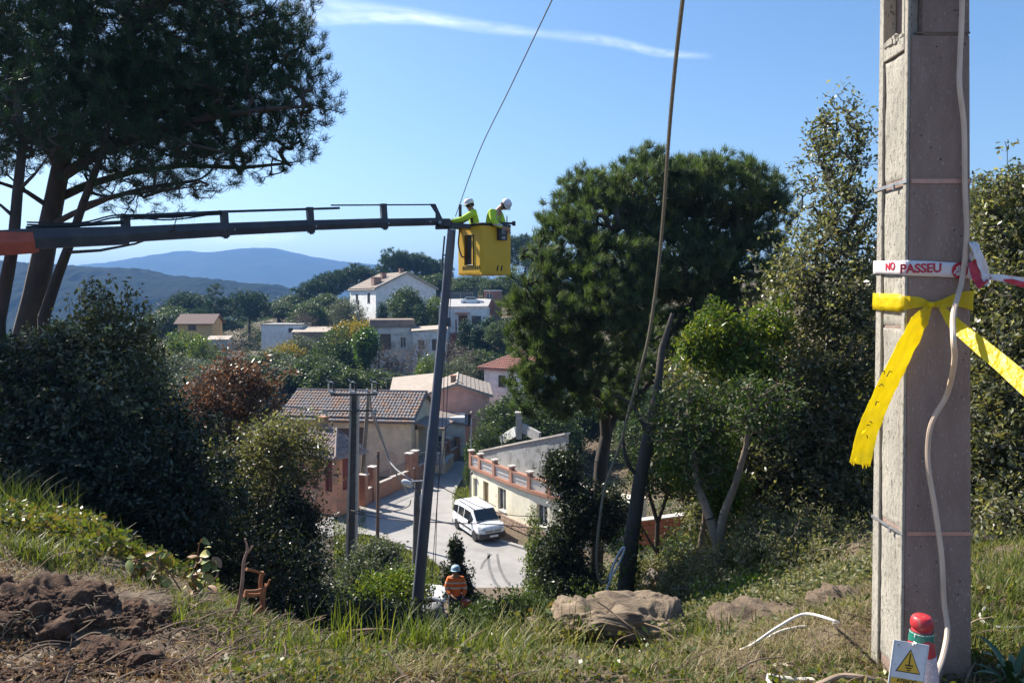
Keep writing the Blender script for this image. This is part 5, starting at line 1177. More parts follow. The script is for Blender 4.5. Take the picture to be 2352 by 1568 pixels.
# small porch house with red pillars
C0_ = ground_loc(772, 1036, 45.0, -10.6); zt_ = at(772, 1036, 45).z+10.6; rz_ = -.6; u_ = Vector((math.cos(rz_), math.sin(rz_), 0)); lo = C0_-u_*3.6
house('red_shuttered_house', 'small hip roofed house with dark red shutters beside the concrete utility pole', lo, rz_, 3.6, 1.9, zt_, -2.0, 'hip', .95, .45, plaster('warm_terracotta_render', (.72, .34, .20), (.5, .27, .18)), TILE_G, TILE_G,
  ops=[('F', 1.35, .35, .62, 2.05, 'shut', REDW), ('F', 2.55, .35, .66, 2.05, 'shut', REDW), ('F', .2, .6, .5, 1.6, 'shut', REDW), ('R', .5, .4, .7, 2.0, 'door', REDW)], tiles=True, budget=[300], tilesize=(.24, .42), chim=[(1.3, 1.0, zt_+.5, .50, 1.25)])
c_ = MB().prism([Vector(lo)+u_*3.63+Vector((.02, .02, -.8)), Vector(lo)+u_*3.63+Matrix.Rotation(rz_, 3, 'Z')@Vector((0, 1.88, -.8)), Vector(lo)+u_*3.63+Matrix.Rotation(rz_, 3, 'Z')@Vector((0, 1.88, zt_-.1)), Vector(lo)+u_*3.63+Vector((.02, .02, zt_-.1))], u_*.02)
# salmon house and white annexe
lo = ground_loc(972, 915, 66.5, -11.4); ez = at(972, 908, 66.5).z+11.4
house('salmon_house', 'salmon pink gabled house with one barred window behind the leaning pole', lo, .06, 6.0, 9.0, ez-.1, -1, 'gable_y', 1.0, .35, SALM, TILE_P, TILE_P, ops=[('F', 3.6, ez-2.75, .72, 1.0, 'win', BRN)], tiles=True, budget=[0], as_parts=False, chim=[(2.7, 1.5, ez+.7, .5, .9)])
lo = ground_loc(900, 925, 71, -11.2); ez2 = at(900, 912, 71).z+11.2
house('low_tiled_wing', 'low pale tiled wing at the left of the salmon house', lo, .1, 4.6, 6.5, ez2, -1, 'shed', 1.1, .3, CREAM, TILE_P, ops=[], parapet=.5, cat='outbuilding')
lo = ground_loc(962, 960, 62.5, -11.6); ez3 = at(962, 935, 62.5).z+11.6
house('white_annexe', 'white lean-to annexe in front of the salmon gable', lo, .05, 3.9, 2.6, ez3-.9, -1, 'shed', .4, .25, WHR, TILE_O, ops=[('F', 1.6, .8, .6, .9, 'win', ALU)], parapet=-.7, cat='outbuilding')
# white house with red roof on the right
lo = ground_loc(1112, 843, 80.0, -10.8); ez = at(1112, 842, 80).z+10.8
house('white_red_roofed_house', 'white two storey house with a red clay tile roof above the cream building', lo, -.62, 7.4, 6.6, ez, -1.5, 'hip', 1.7, .5, WHR2, TILE_R, TILE_R, ops=[('F', 1.9, ez-2.0, .95, 1.2, 'win', BRN), ('F', 4.9, ez-2.0, .95, 1.2, 'win', BRN), ('F', 1.9, ez-4.8, .95, 1.2, 'win', BRN), ('L', 2.5, ez-2.0, .95, 1.2, 'win', BRN)], tiles=True, budget=[0], as_parts=False, tilesize=(.30, .46), chim=[(3.9, 2.6, ez+1.0, .8, 1.4)])
# big white gabled house on the ridge
lo = ground_loc(863, 664, 136, at(863, 715, 136).z); ez = at(863, 663, 136).z-lo.z
house('white_gabled_house', 'large white gabled house highest on the wooded ridge', lo, .55, 12.2, 14.0, ez, -6, 'gable_y', 2.9, .4, WHR2, TILE_P, TILE_P, ops=[('L', 9.6, ez-2.6, 1.5, 1.9, 'win', BRN), ('L', 3.2, ez-2.5, 1.4, 1.6, 'win', BRN), ('L', 4.0, .2, 1.3, 1.9, 'door', BRN), ('F', 7.4, ez-2.9, 1.1, 1.3, 'win', ALU), ('F', 2.4, ez-4.6, 1.1, 1.3, 'win', ALU)], tiles=True, budget=[0], as_parts=False, tilesize=(.5, .7), chim=[(3.6, 5.2, ez+1.4, .9, 1.6), (5.8, 1.8, ez+2.6, .7, 1.2), (1.2, 2.8, ez+.6, 1.5, 1.5)])
# old grey-white flat building in mid slope
lo = ground_loc(848, 755, 104, at(848, 870, 104).z); ez = at(848, 752, 104).z-lo.z
house('old_flat_roofed_house', 'old stained grey white flat roofed house half hidden by bare trees', lo, .10, 6.2, 7, ez, -3, 'flat', 0, .15, GREYR, plaster('brown_parapet', (.30, .22, .17), (.22, .17, .14)), ops=[('F', 1.5, ez-3.2, 1.5, 2.3, 'shut', BRN), ('F', 4.3, ez-2.9, .8, 1.5, 'win', ALU), ('F', 2.2, ez-6.4, 1.2, 1.5, 'win', ALU)])
MB().box(Vector(lo)+Vector((2.9, 3.5, ez+.62)), (6.3, 7.1, .95), .10).build('parapet', bpy.data.materials['brown_parapet'], bpy.data.objects['old_flat_roofed_house'], local=False)
lo = ground_loc(948, 762, 101, at(948, 860, 101).z); ez = at(948, 762, 101).z-lo.z
house('pale_block_house', 'plain pale block house right beside the old stained flat roofed one', lo, .12, 4.6, 6, ez, -3, 'shed', .35, .2, WHR, TILE_P, ops=[('F', .7, ez-2.4, .9, 1.3, 'win', ALU), ('F', 2.6, ez-2.6, 1.1, 1.6, 'shut', BRN)], parapet=.3)
# low white house at the right with a terracotta porch
lo = ground_loc(1008, 715, 124, at(1008, 765, 124).z); ez = at(1008, 706, 124).z-lo.z
hh_ = house('low_white_house', 'low white house with terracotta porch and grey roof beneath the basket', lo, -.05, 8.0, 7, ez, -4, 'shed', 1.3, .3, WHR2, mat('grey_fibre_roof', (.40, .39, .38), (.33, .32, .31), scale=2, rough=.9, vec='pos'), ops=[('F', .6, 1.2, 1.4, 1.4, 'win', REDW), ('F', 3.3, .4, 1.5, 2.6, 'door', REDW), ('F', 5.5, 1.4, 1.6, 1.5, 'win', BRN)], fm=BRN, parapet=.1)
b_ = MB(); b_.box((4.05, -1.0, ez-.9), (2.2, 2.0, .18)); b_.build('porch_roof', TILE_R, hh_, local=True)
for x in (3.1, 5.0): MB().box((x, -1.8, 1.2), (.22, .22, ez-1.9)).build('porch_post', REDR, hh_, local=True)
MB().box((4.0, -2.4, -.8), (3.6, .25, 1.9)).build('terrace_wall', REDR, hh_, local=True); MB().box((1.4, -2.2, -.6), (1.5, .2, 2.2)).build('white_gate_panel', WHR2, hh_, local=True)
lo = ground_loc(1112, 692, 131, at(1112, 720, 131).z); ez = at(1112, 668, 131).z-lo.z
house('brick_shed', 'small brick shed with white lintel behind the low white house', lo, -.1, 2.8, 3, ez, -2, 'flat', 0, .1, plaster('red_brick_wall', (.33, .15, .11), (.26, .13, .1)), WHR2, ops=[('F', .4, ez-1.6, 1.1, 1.2, 'win', ALU)], cat='shed')
lo = ground_loc(1022, 664, 140, at(1022, 700, 140).z); ez = at(1022, 668, 140).z-lo.z
house('dark_green_carport', 'dark flat carport in front of the ridge trees', lo, 0, 6.0, 4, ez, -2, 'flat', 0, .3, mat('dark_green_sheet', (.04, .10, .10), (.03, .07, .07), rough=.7), BRZ, ops=[('F', .5, ez-2.0, 4.8, 1.7, 'win', ALU)], cat='carport')
for (px_, py_, Y_, lb_) in ((1084, 688, 127.5, 'tiny white parked car above the low white house roof'),):
    p = at(px_, py_, Y_); t_ = thing('parked_car', lb_, 'car', (p.x, p.y, p.z-.9))
    MB().prism([(p.x-1.9, p.y-.8, p.z-.7), (p.x+1.9, p.y-.8, p.z-.7), (p.x+1.9, p.y-.8, p.z-.2), (p.x+1.0, p.y-.8, p.z-.05), (p.x+.5, p.y-.8, p.z+.45), (p.x-.9, p.y-.8, p.z+.45), (p.x-1.6, p.y-.8, p.z-.05), (p.x-1.9, p.y-.8, p.z-.15)], (0, 1.6, 0)).build('body', VW, t_)
    MB().box((p.x-.15, p.y-.81, p.z+.2), (1.6, .02, .32)).build('side_window', GLS, t_)
    for q in (-1.2, 1.2): MB().lathe([(0, -.1), (.3, -.1), (.3, .1), (0, .1)], (p.x+q, p.y-.75, p.z-.65), 12, Matrix.Rotation(R(90), 3, 'X')).build('wheel', TYRE, t_)
# houses at the left of the ridge
lo = ground_loc(408, 745, 118, at(408, 762, 118).z); ez = at(408, 742, 118).z-lo.z
house('brown_roofed_house', 'low orange house with a brown roof among the pines at the left', lo, .1, 5.2, 6, ez, -2, 'gable_x', 1.3, .5, OCHRE, mat('brown_roof', (.16, .10, .08), (.12, .08, .07), scale=2, rough=.9), ops=[('F', 1.6, .3, 1.2, 1.0, 'win', BRN)])
lo = ground_loc(600, 762, 124, at(600, 775, 124).z); ez = at(600, 746, 124).z-lo.z
house('long_white_house', 'long low white flat roofed house left of the bare pole', lo, -.04, 6.6, 6, ez, -2, 'flat', 0, .12, WHR2, CONC, ops=[('F', 4.6, ez-1.2, .8, .7, 'win', BRN)])
lo = ground_loc(672, 768, 121, at(672, 790, 121).z); ez = at(672, 764, 121).z-lo.z
house('brown_low_building', 'low brown building with a pale sloping roof beside the long white house', lo, .12, 5.8, 5, ez, -2, 'shed', .7, .2, plaster('brown_render', (.26, .20, .16), (.2, .16, .13)), TILE_P, ops=[('F', 1.2, .4, .9, .9, 'win', ALU)])
lo = ground_loc(476, 795, 100, at(476, 815, 100).z); ez = at(476, 782, 100).z-lo.z
house('small_pale_hut', 'tiny pale hut half buried in shrubs at the left', lo, .2, 2.6, 3, ez, -5, 'shed', .4, .2, WHR, TILE_P, ops=[('F', .8, .6, .6, .7, 'win', BRN)], cat='hut')

# ---------------------------------------------------------------- garden wall with brick piers along the road
BRK = plaster('salmon_brick_wall', (.42, .22, .145), (.34, .185, .13)); CAPM = mat('pale_wall_coping', (.58, .52, .46), (.46, .41, .37), scale=4, rough=.9)
IRON = mat('dark_railing', (.04, .04, .045), rough=.6)
gw = [(836,1160),(856,1149),(898,1131),(940,1114),(953,1107),(986,1091),(1019,1073),(1028,1067),(1050,1052)]
GP = [onroad(*p) for p in gw]
gwo = thing('garden_wall', 'salmon brick garden wall with capped piers running along the road', 'wall', GP[3])
hp = [2.0,2.25,0,2.3,2.3,0,2.0,2.15,1.9]
for i, p in enumerate(GP):
    d = (GP[min(i+1, len(GP)-1)]-GP[max(i-1, 0)]).normalized(); rz_ = math.atan2(d.y, d.x)
    if hp[i]:
        pi_ = MB().box(p+Vector((0, 0, hp[i]/2-.2)), (.42, .42, hp[i]+.4), rz_).build('pier', BRK, gwo); MB().box(p+Vector((0, 0, hp[i]+.03)), (.56, .56, .09), rz_).build('pier_cap', CAPM, pi_)
hl = [.95,1.0,1.05,1.1,1.1,1.0,1.0,1.0]
for i in range(len(GP)-1):
    a, c = GP[i], GP[i+1]; d = (c-a); L_ = d.length; u = d.normalized(); k0 = .22 if hp[i] else 0; k1 = .22 if hp[i+1] else 0
    a2, c2 = a+u*k0, c-u*k1
    if (c2-a2).length < .3: continue
    MB().beam(a2+Vector((0, 0, hl[i]/2-.15)), c2+Vector((0, 0, hl[i]/2-.15)), .20, hl[i]+.3).build('wall_panel', BRK, gwo)
    MB().beam(a2+Vector((0, 0, hl[i]+.035)), c2+Vector((0, 0, hl[i]+.035)), .28, .06).build('coping', CAPM, gwo)
    n_ = int((c2-a2).length/.14); rb = MB()
    for k in range(1, n_): p = a2.lerp(c2, k/n_)+Vector((0, 0, hl[i]+.06)); rb.beam(p, p+Vector((0, 0, .62)), .02, .02, up=(1, 0, 0))
    rb.beam(a2+Vector((0, 0, hl[i]+.70)), c2+Vector((0, 0, hl[i]+.70)), .03, .03); tag(rb.build('railing', IRON, gwo), kind='stuff')

# ---------------------------------------------------------------- cream building with balustraded terrace at the bend
STONE = mat('plinth_stone', (.46, .33, .25), (.34, .25, .20), scale=3, rough=.95, bump=.6, bscale=18, vec='pos')
def flr(px, py, z):
    lo_, hi_ = 5, 200
    for _ in range(40):
        m_ = (lo_+hi_)/2
        if at(px, py, m_).z > z: lo_ = m_
        else: hi_ = m_
    p = at(px, py, lo_); return Vector((p.x, p.y, ZR))
ZW = -9.22
CPt = [flr(px, py, ZW) for px, py in ((1083,1074),(1104,1083),(1137,1098),(1176,1114),(1217,1129),(1262,1143),(1330,1160),(1400,1172))]
tb = thing('terrace_building', 'curved cream building topped by a brick and white lattice balustrade behind the van', 'building', CPt[2])
ops_ = {0: [(.25, .75, .55, 1.2, 'shut', GRS), (1.35, .3, .55, 1.75, 'shut', GRS)], 1: [(.35, .1, .75, 1.95, 'door', OCD)], 2: [(.35, .75, .95, 1.35, 'win', ALU)], 4: [(.6, .8, .9, 1.2, 'win', ALU)]}
hW = ZW-ZR
wm_ = MB()
for i in range(len(CPt)-1):
    a, c = CPt[i], CPt[i+1]; u = (c-a).normalized(); L_ = (c-a).length; nrm = Vector((u.y, -u.x, 0)); nrm = nrm if nrm.x < 0 or nrm.y < 0 else -nrm
    os_ = [o_ for o_ in ops_.get(i, []) if o_[0]+o_[2] < L_]
    wall_with_openings(wm_, a, u, nrm, L_, -.3, hW, [o_[:4] for o_ in os_])
    for o_ in os_: window(tb, a, u, nrm, *o_[:4], o_[4], o_[5], False)
back = [p+Vector((2.4, 2.6, 0)) for p in CPt]
wm_.prism([p+Vector((0, 0, hW-.12)) for p in CPt]+[p+Vector((0, 0, hW-.12)) for p in back[::-1]], (0, 0, .10))
for i in range(len(back)-1): wm_.quad(back[i]+Vector((0, 0, -.5)), back[i+1]+Vector((0, 0, -.5)), back[i+1]+Vector((0, 0, hW)), back[i]+Vector((0, 0, hW)))
wm_.quad(CPt[-1]+Vector((0, 0, -.5)), back[-1]+Vector((0, 0, -.5)), back[-1]+Vector((0, 0, hW)), CPt[-1]+Vector((0, 0, hW)))
wm_.quad(CPt[0]+Vector((0, 0, -.3)), back[0]+Vector((0, 0, -.3)), back[0]+Vector((0, 0, hW)), CPt[0]+Vector((0, 0, hW)))
wm_.build('walls', PALEY, tb)
PINK = plaster('terracotta_trim', (.42, .21, .14), (.36, .19, .14)); WLAT = mat('white_breeze_block', (.74, .73, .72), (.64, .63, .62), rough=.8)
for i in range(len(CPt)-1):
    a, c = CPt[i], CPt[i+1]; u = (c-a).normalized(); z0 = Vector((0, 0, hW))
    MB().beam(a+z0+Vector((0, 0, .09)), c+z0+Vector((0, 0, .09)), .30, .20).build('base_band', PINK, tb)
    MB().beam(a+z0+Vector((0, 0, .86)), c+z0+Vector((0, 0, .86)), .24, .12).build('top_rail', PINK, tb)
    pi_ = MB().box(a+z0+Vector((0, 0, .56)), (.26, .26, 1.12), math.atan2(u.y, u.x)).build('pier', PINK, tb); MB().box(a+z0+Vector((0, 0, 1.15)), (.38, .38, .08), math.atan2(u.y, u.x)).build('pier_cap', CAPM, pi_)
    a2, c2 = a+u*.14, c-u*.14; n_ = max(4, int((c2-a2).length/.115)); lt = MB()
    for k in range(n_+1): p = a2.lerp(c2, k/n_)+z0; lt.beam(p+Vector((0, 0, .19)), p+Vector((0, 0, .80)), .035, .07, up=(1, 0, 0))
    for zz in (.25, .50, .75): lt.beam(a2+z0+Vector((0, 0, zz)), c2+z0+Vector((0, 0, zz)), .07, .04)
    tag(lt.build('lattice', WLAT, tb), kind='stuff')
# stones of the plinth, each its own
base_m = []
for k in range(4):
    bm = bmesh.new(); bmesh.ops.create_cube(bm, size=1); rr = random.Random(k)
    for v_ in bm.verts: v_.co += Vector((rr.uniform(-.13, .13), 0, rr.uniform(-.13, .13)))
    bmesh.ops.bevel(bm, geom=list(bm.edges), offset=.10, segments=1, affect='EDGES'); me_ = bpy.data.meshes.new('stone'); bm.to_mesh(me_); bm.free(); me_.materials.append(STONE); base_m.append(me_)
for i in range(2, 6):
    a, c = CPt[i], CPt[i+1]; u = (c-a).normalized(); L_ = (c-a).length; nrm = Vector((u.y, -u.x, 0)); nrm = nrm if nrm.x < 0 or nrm.y < 0 else -nrm
    MB().beam(a+nrm*.03+Vector((0, 0, .28)), c+nrm*.03+Vector((0, 0, .28)), .05, .60).build('plinth_mortar', CONC, tb)
    for r_ in range(3):
        x = -.1+.12*(r_ % 2)
        while x < L_:
            w2 = random.uniform(.20, .36); s_ = bpy.data.objects.new('stone', random.choice(base_m)); COL.objects.link(s_); s_.parent = tb
            s_.location = a+u*(x+w2/2)+nrm*.07+Vector((0, 0, .11+.19*r_))-offs(tb); s_.scale = (w2*.94, .10, .18); s_.rotation_euler = (0, 0, math.atan2(u.y, u.x)); x += w2
MB().lathe([(0, -.1), (.07, -.08), (.09, .04), (0, .1)], CPt[0].lerp(CPt[1], .3)+Vector((-.15, -.1, hW-.25)), 8).build('wall_lamp', BLK2, tb, smooth=True)
# rough retaining wall of the upper terrace
ra = at(1100, 1036, 50.5)
rwm = plaster('rough_blue_grey_render', (.30, .30, .30), (.15, .145, .14), 1.1)
rw = thing('retaining_wall', 'rough grey retaining wall climbing behind the terrace balustrade', 'wall', (ra.x, ra.y, ZW))
rp = []
for p in [CPt[0]+Vector((.5, 1.6, 0))]+[p+Vector((1.0, 1.1, 0)) for p in CPt[1:]]:
    px_ = p.x/p.y*1700+1176; rp.append((p.x, p.y, at(px_, np.interp(px_, [1090, 1310, 1450], [1040, 996, 975]), p.y).z))
for i in range(5):
    a, c = Vector(rp[i]), Vector(rp[i+1]); MB().prism([(a.x, a.y, -11.9), (c.x, c.y, -11.9), tuple(c), tuple(a)], (.15, .25, 0)).build('wall_face', rwm, rw)
    MB().beam(a+Vector((.07, .12, .05)), c+Vector((.07, .12, .05)), .45, .10).build('coping', CAPM, rw)
# upper gate pier and fence on the slope to the right
gpz = at(1192, 950, 54); gt = thing('gate_pier_wall', 'pale low wall with a capped concrete gate pier above the retaining wall', 'wall', (gpz.x, 54, gpz.z-1.9))
pi_ = MB().box((gpz.x, 54, gpz.z-.9), (.42, .42, 1.9)).build('pier', CONC, gt); MB().box((gpz.x, 54, gpz.z+.08), (.56, .56, .12)).build('pier_cap', CAPM, pi_)
MB().beam(Vector((gpz.x-.21, 54, gpz.z-1.3)), at(1150, 985, 56)+Vector((0, 0, -.9)), .2, .7).build('wall_panel', WHR, gt); MB().beam(Vector((gpz.x+.21, 54, gpz.z-1.0)), at(1240, 975, 52)+Vector((0, 0, -.9)), .2, .7).build('wall_panel', CONC, gt)
MB().tube([at(1083, 960, 50), onroad(1080, 1150)], .04, 6).build('drain_pipe', GALV, tb)
# brick wall seen between the right trunks
ba, bc = at(1455, 1222, 27), at(1600, 1230, 28); bkw = thing('brick_wall', 'sunlit orange brick wall glimpsed between the right hand trunks', 'wall', (ba.x, 27, Hf(ba.x, 27)))
BRO = mat('orange_hollow_brick', (.50, .20, .12), (.42, .16, .09), scale=6, rough=.9, vec='pos'); bl = .30; bh = .19; dd_ = Vector((bc.x-ba.x, bc.y-ba.y, 0)); LB = dd_.length; u = dd_.normalized(); tpz = at(1460, 1197, 27).z
MB().beam(Vector((ba.x, ba.y+.1, tpz-.8)), Vector((bc.x, bc.y+.1, tpz-.8)), .12, 1.5).build('mortar_core', CONC, bkw); bmz = MB().box((0, 0, 0), (bl*.95, .12, bh*.92), math.atan2(u.y, u.x)).build('brick', BRO, bkw, True, bevel=.006)
first_ = True
for r_ in range(5):
    for k in range(int(LB/bl)):
        p = Vector((ba.x, ba.y, 0))+u*((k+.5+.5*(r_ % 2))*bl)+Vector((0, 0, tpz-bh*(r_+.5)+.0))-offs(bkw)
        if first_: bmz.location = p; first_ = False
        else: c_ = bmz.copy(); COL.objects.link(c_); c_.parent = bkw; c_.location = p
MB().beam(Vector((ba.x, ba.y, tpz+.03)), Vector((bc.x, bc.y, tpz+.03)), .34, .05).build('coping', CAPM, bkw)
# white parked car half hidden behind the leaning pole, and a low brick kerb below the road
wc_ = at(975, 1352, 24.5); t_ = thing('sheet_pile', 'white tarpaulin sheet lying in the shrubs behind the leaning pole', 'tarpaulin', (wc_.x, 24.5, Hf(wc_.x, 24.5)))
V = []; F = []
for i in range(12):
    for j in range(7):
        x = (i/11-.5)*1.55; y = (j/6-.5)*1.3; V.append((wc_.x+x, 24.5+y, wc_.z+.10-.5*abs(x)**2*.5-.28*abs(y)+.06*noise.noise(Vector((x*3, y*3, 0)))))
idx = np.arange(84).reshape(12, 7); F = np.stack([idx[:-1, :-1], idx[1:, :-1], idx[1:, 1:], idx[:-1, 1:]], -1).reshape(-1, 4)
sh_ = link_mesh('sheet', V, F, WHT, t_, smooth=True); sm_ = sh_.modifiers.new('t', 'SOLIDIFY'); sm_.thickness = .01
lum = lump('heap', (wc_.x, 24.6, (wc_.z+Hf(wc_.x, 24.5))/2-.15), (1.2, 1.0, max(.4, wc_.z-Hf(wc_.x, 24.5))), SOIL, t_, 5, 0, 2.5, .08, 3, 30, 20)
ka, kb = onroad(1070, 1368), onroad(1205, 1368); BR2 = mat('kerb_brick', (.38, .14, .09), (.30, .11, .07), scale=5, rough=.9, vec='pos')
kw = thing('brick_edging', 'low red brick edging along the near side of the road', 'kerb', ka); n_ = 16; first_ = None
for k in range(n_):
    p = ka.lerp(kb, (k+.5)/n_)+Vector((0, 0, .02))
    if first_ is None: first_ = MB().box((0, 0, 0), ((kb-ka).length/n_*.92, .2, .22)).build('brick', BR2, kw, True, bevel=.01); first_.location = p-ka
    else: c_ = first_.copy(); COL.objects.link(c_); c_.parent = kw; c_.location = p-ka
# ---------------------------------------------------------------- trees
BARK = mat('pine_bark', (.13, .085, .060), (.075, .055, .045), scale=5, rough=.95, bump=1, bscale=14, stretch=(1, 1, .25), vec='pos', c3=(.20, .13, .09), s3=1.5)
BARKD = mat('dark_bark', (.050, .042, .036), (.085, .07, .055), scale=6, rough=.95, bump=.8, bscale=20, stretch=(1, 1, .3), vec='pos')
BARKG = mat('grey_bark', (.27, .20, .14), (.14, .105, .075), scale=6, rough=.95, bump=.8, bscale=20, stretch=(1, 1, .3), vec='pos', c3=(.30, .27, .20), s3=2)
BARKT = mat('bare_twig_bark', (.20, .16, .12), (.13, .105, .085), scale=3, rough=.95, vec='pos')
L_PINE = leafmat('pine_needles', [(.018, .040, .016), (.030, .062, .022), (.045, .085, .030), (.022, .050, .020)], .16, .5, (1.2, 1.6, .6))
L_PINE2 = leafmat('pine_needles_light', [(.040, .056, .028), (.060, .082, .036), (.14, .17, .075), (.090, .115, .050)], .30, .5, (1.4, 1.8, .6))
L_OAK = leafmat('holm_oak_leaves', [(.055, .066, .030), (.085, .097, .042), (.15, .155, .075), (.065, .075, .034), (.33, .34, .25), (.18, .155, .085)], .42, .36, (1.5, 1.5, .6), .5)  # palest tone stands for sun glints as well as pale leaf undersides
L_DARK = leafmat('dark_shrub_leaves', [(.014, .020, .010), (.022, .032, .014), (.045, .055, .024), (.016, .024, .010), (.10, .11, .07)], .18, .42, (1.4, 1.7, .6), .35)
L_BRI = leafmat('bright_laurel_leaves', [(.055, .105, .020), (.085, .14, .025), (.15, .20, .03), (.07, .11, .022), (.20, .22, .035)], .34, .35, (1.6, 1.6, .5), .25)
L_RED = leafmat('russet_leaves', [(.10, .065, .048), (.15, .09, .065), (.075, .055, .04), (.22, .16, .12)], .28, .4, (1.6, 1.1, .7))
L_YEL = leafmat('yellowing_leaves', [(.20, .18, .03), (.26, .19, .03), (.12, .14, .03), (.30, .24, .04)], .40, .5, (1.6, 1.4, .5))
L_OLI = leafmat('grey_green_leaves', [(.11, .13, .08), (.15, .17, .11), (.08, .10, .06), (.13, .13, .09)], .25, .5, (1.3, 1.4, .7))
L_MID = leafmat('mid_green_leaves', [(.045, .075, .024), (.065, .10, .030), (.09, .125, .04), (.05, .07, .028)], .28, .5, (1.5, 1.6, .6), .3)
L_IVY = leafmat('ivy_leaves', [(.05, .10, .02), (.08, .14, .03), (.12, .16, .03), (.035, .07, .018)], .35, .35, (1.5, 1.7, .5))
L_SCR = leafmat('scrub_leaves', [(.05, .065, .03), (.08, .09, .045), (.11, .10, .06), (.065, .08, .035), (.12, .11, .05)], .25, .6, (1.4, 1.4, .7), .25)
L_SC2 = leafmat('sunny_scrub_leaves', [(.09, .11, .045), (.15, .16, .07), (.22, .20, .11), (.11, .14, .05), (.28, .25, .15)], .35, .5, (1.4, 1.4, .7))  # lighter copy of the scrub leaves, sunlight put into the colour

def unit(v): return v/np.maximum(np.linalg.norm(v, axis=-1, keepdims=True), 1e-9)
def grow(trunks, ends, seg=3, jit=.06, updown=.5, r_tip=.006, r_exp=.42, rmax=None):
    """skeleton that reaches from given trunk lines to every branch end. trunks: list of (pts Nx3, r0, r1)"""
    P = []; par = []; fixed = []
    for pts, r0, r1 in trunks:
        pts = np.asarray(pts, float); base = None
        if P:
            d = np.linalg.norm(np.array(P)-pts[0], axis=1); k = int(d.argmin()); base = k if d[k] < 1.2 else None
        for i, p in enumerate(pts):
            P.append(p); par.append(len(P)-2 if i else (base if base is not None else -1)); fixed.append(r0+(r1-r0)*i/(len(pts)-1))
    n0 = len(P); N = n0+len(ends)*seg; A = np.zeros((N, 3)); A[:n0] = P; par = par+[0]*(N-n0); n = n0
    d0 = np.array([np.linalg.norm(A[:n0]-e, axis=1).min() for e in ends]); order = np.argsort(d0); tips = []
    for q in order:
        e = ends[q]; d = e-A[:n]; L = np.linalg.norm(d, axis=1); cost = L+updown*np.maximum(0, -d[:, 2])
        cost[0] += 3; k = int(cost.argmin()); a = A[k]; prev = k
        for j in range(seg):
            t = (j+1)/seg; p = a+(e-a)*t
            if j < seg-1: p = p+rng.normal(0, jit*max(L[k], .2), 3)*np.array([1, 1, .7])+np.array([0, 0, -.06*L[k]*math.sin(math.pi*t)])
            A[n] = p; par[n] = prev; prev = n; n += 1
        tips.append(n-1)
    A = A[:n]; par = np.array(par[:n]); cnt = np.zeros(n)
    for t in tips: cnt[t] += 1
    for i in range(n-1, n0-1, -1): 
        if par[i] >= 0: cnt[par[i]] += cnt[i] if cnt[i] else 1
    rad = r_tip*np.maximum(cnt, 1)**r_exp
    rad[:n0] = fixed
    if rmax: rad[n0:] = np.minimum(rad[n0:], rmax)
    return A, par, rad, np.array(tips), n0
def tube_mesh(A, par, rad, sel, sides=4):
    ch = np.array([i for i in sel if par[i] >= 0], dtype=int)
    if len(ch) == 0: return np.zeros((0, 3)), np.zeros((0, 4), int)
    a = A[par[ch]]; b = A[ch]; d = unit(b-a); ref = np.where(np.abs(d[:, 2:3]) < .9, np.array([[0, 0, 1.]]), np.array([[1., 0, 0]]))
    s1 = unit(np.cross(d, ref)); s2 = np.cross(d, s1); r0 = np.minimum(rad[par[ch]], rad[ch]*1.6); r1 = rad[ch]
    V = []
    for (p, r_) in ((a, r0), (b, r1)):
        for k in range(sides):
            t = 2*math.pi*k/sides; V.append(p+(s1*math.cos(t)+s2*math.sin(t))*r_[:, None])
    V = np.stack(V, 1); m = len(ch); base = (np.arange(m)*2*sides)[:, None]
    F = np.stack([np.stack([base[:, 0]+k, base[:, 0]+(k+1) % sides, base[:, 0]+sides+(k+1) % sides, base[:, 0]+sides+k], -1) for k in range(sides)], 1).reshape(-1, 4)
    return V.reshape(-1, 3), F
def leaf_arrays(C, L, Wd, dirs=None, spread=1.0, droop=0.0, g=rng):
    """diamond leaves folded along the midrib: C centres, L length, Wd width"""
    n = len(C); d = g.normal(size=(n, 3)); 
    if dirs is not None: d = dirs+d*spread
    d[:, 2] -= droop; d = unit(d); u = unit(np.cross(d, g.normal(size=(n, 3)))); nn = np.cross(d, u)
    L_ = (L*np.exp(g.normal(-.05, .33, n)).clip(.4, 1.9))[:, None]; W_ = (Wd*g.uniform(.7, 1.2, n))[:, None]
    V = np.stack([C-d*L_*.5, C+u*W_*.5-nn*W_*.12-d*L_*.05, C+d*L_*.5, C-u*W_*.5-nn*W_*.12-d*L_*.05], 1)
    return V.reshape(-1, 3), np.arange(n*4).reshape(n, 4)
def needle_arrays(T, axes, k, L, Wd, spread=.75, g=rng):
    n = len(T)*k; C = np.repeat(T, k, 0)+g.normal(0, L*.22, (n, 3)); ax = np.repeat(axes, k, 0); d = unit(ax+g.normal(0, spread, (n, 3)))
    u = unit(np.cross(d, g.normal(size=(n, 3)))); L_ = (L*g.uniform(.7, 1.2, n))[:, None]
    V = np.stack([C-u*Wd*.5, C+u*Wd*.5, C+d*L_], 1); return V.reshape(-1, 3), np.arange(n*3).reshape(n, 3)
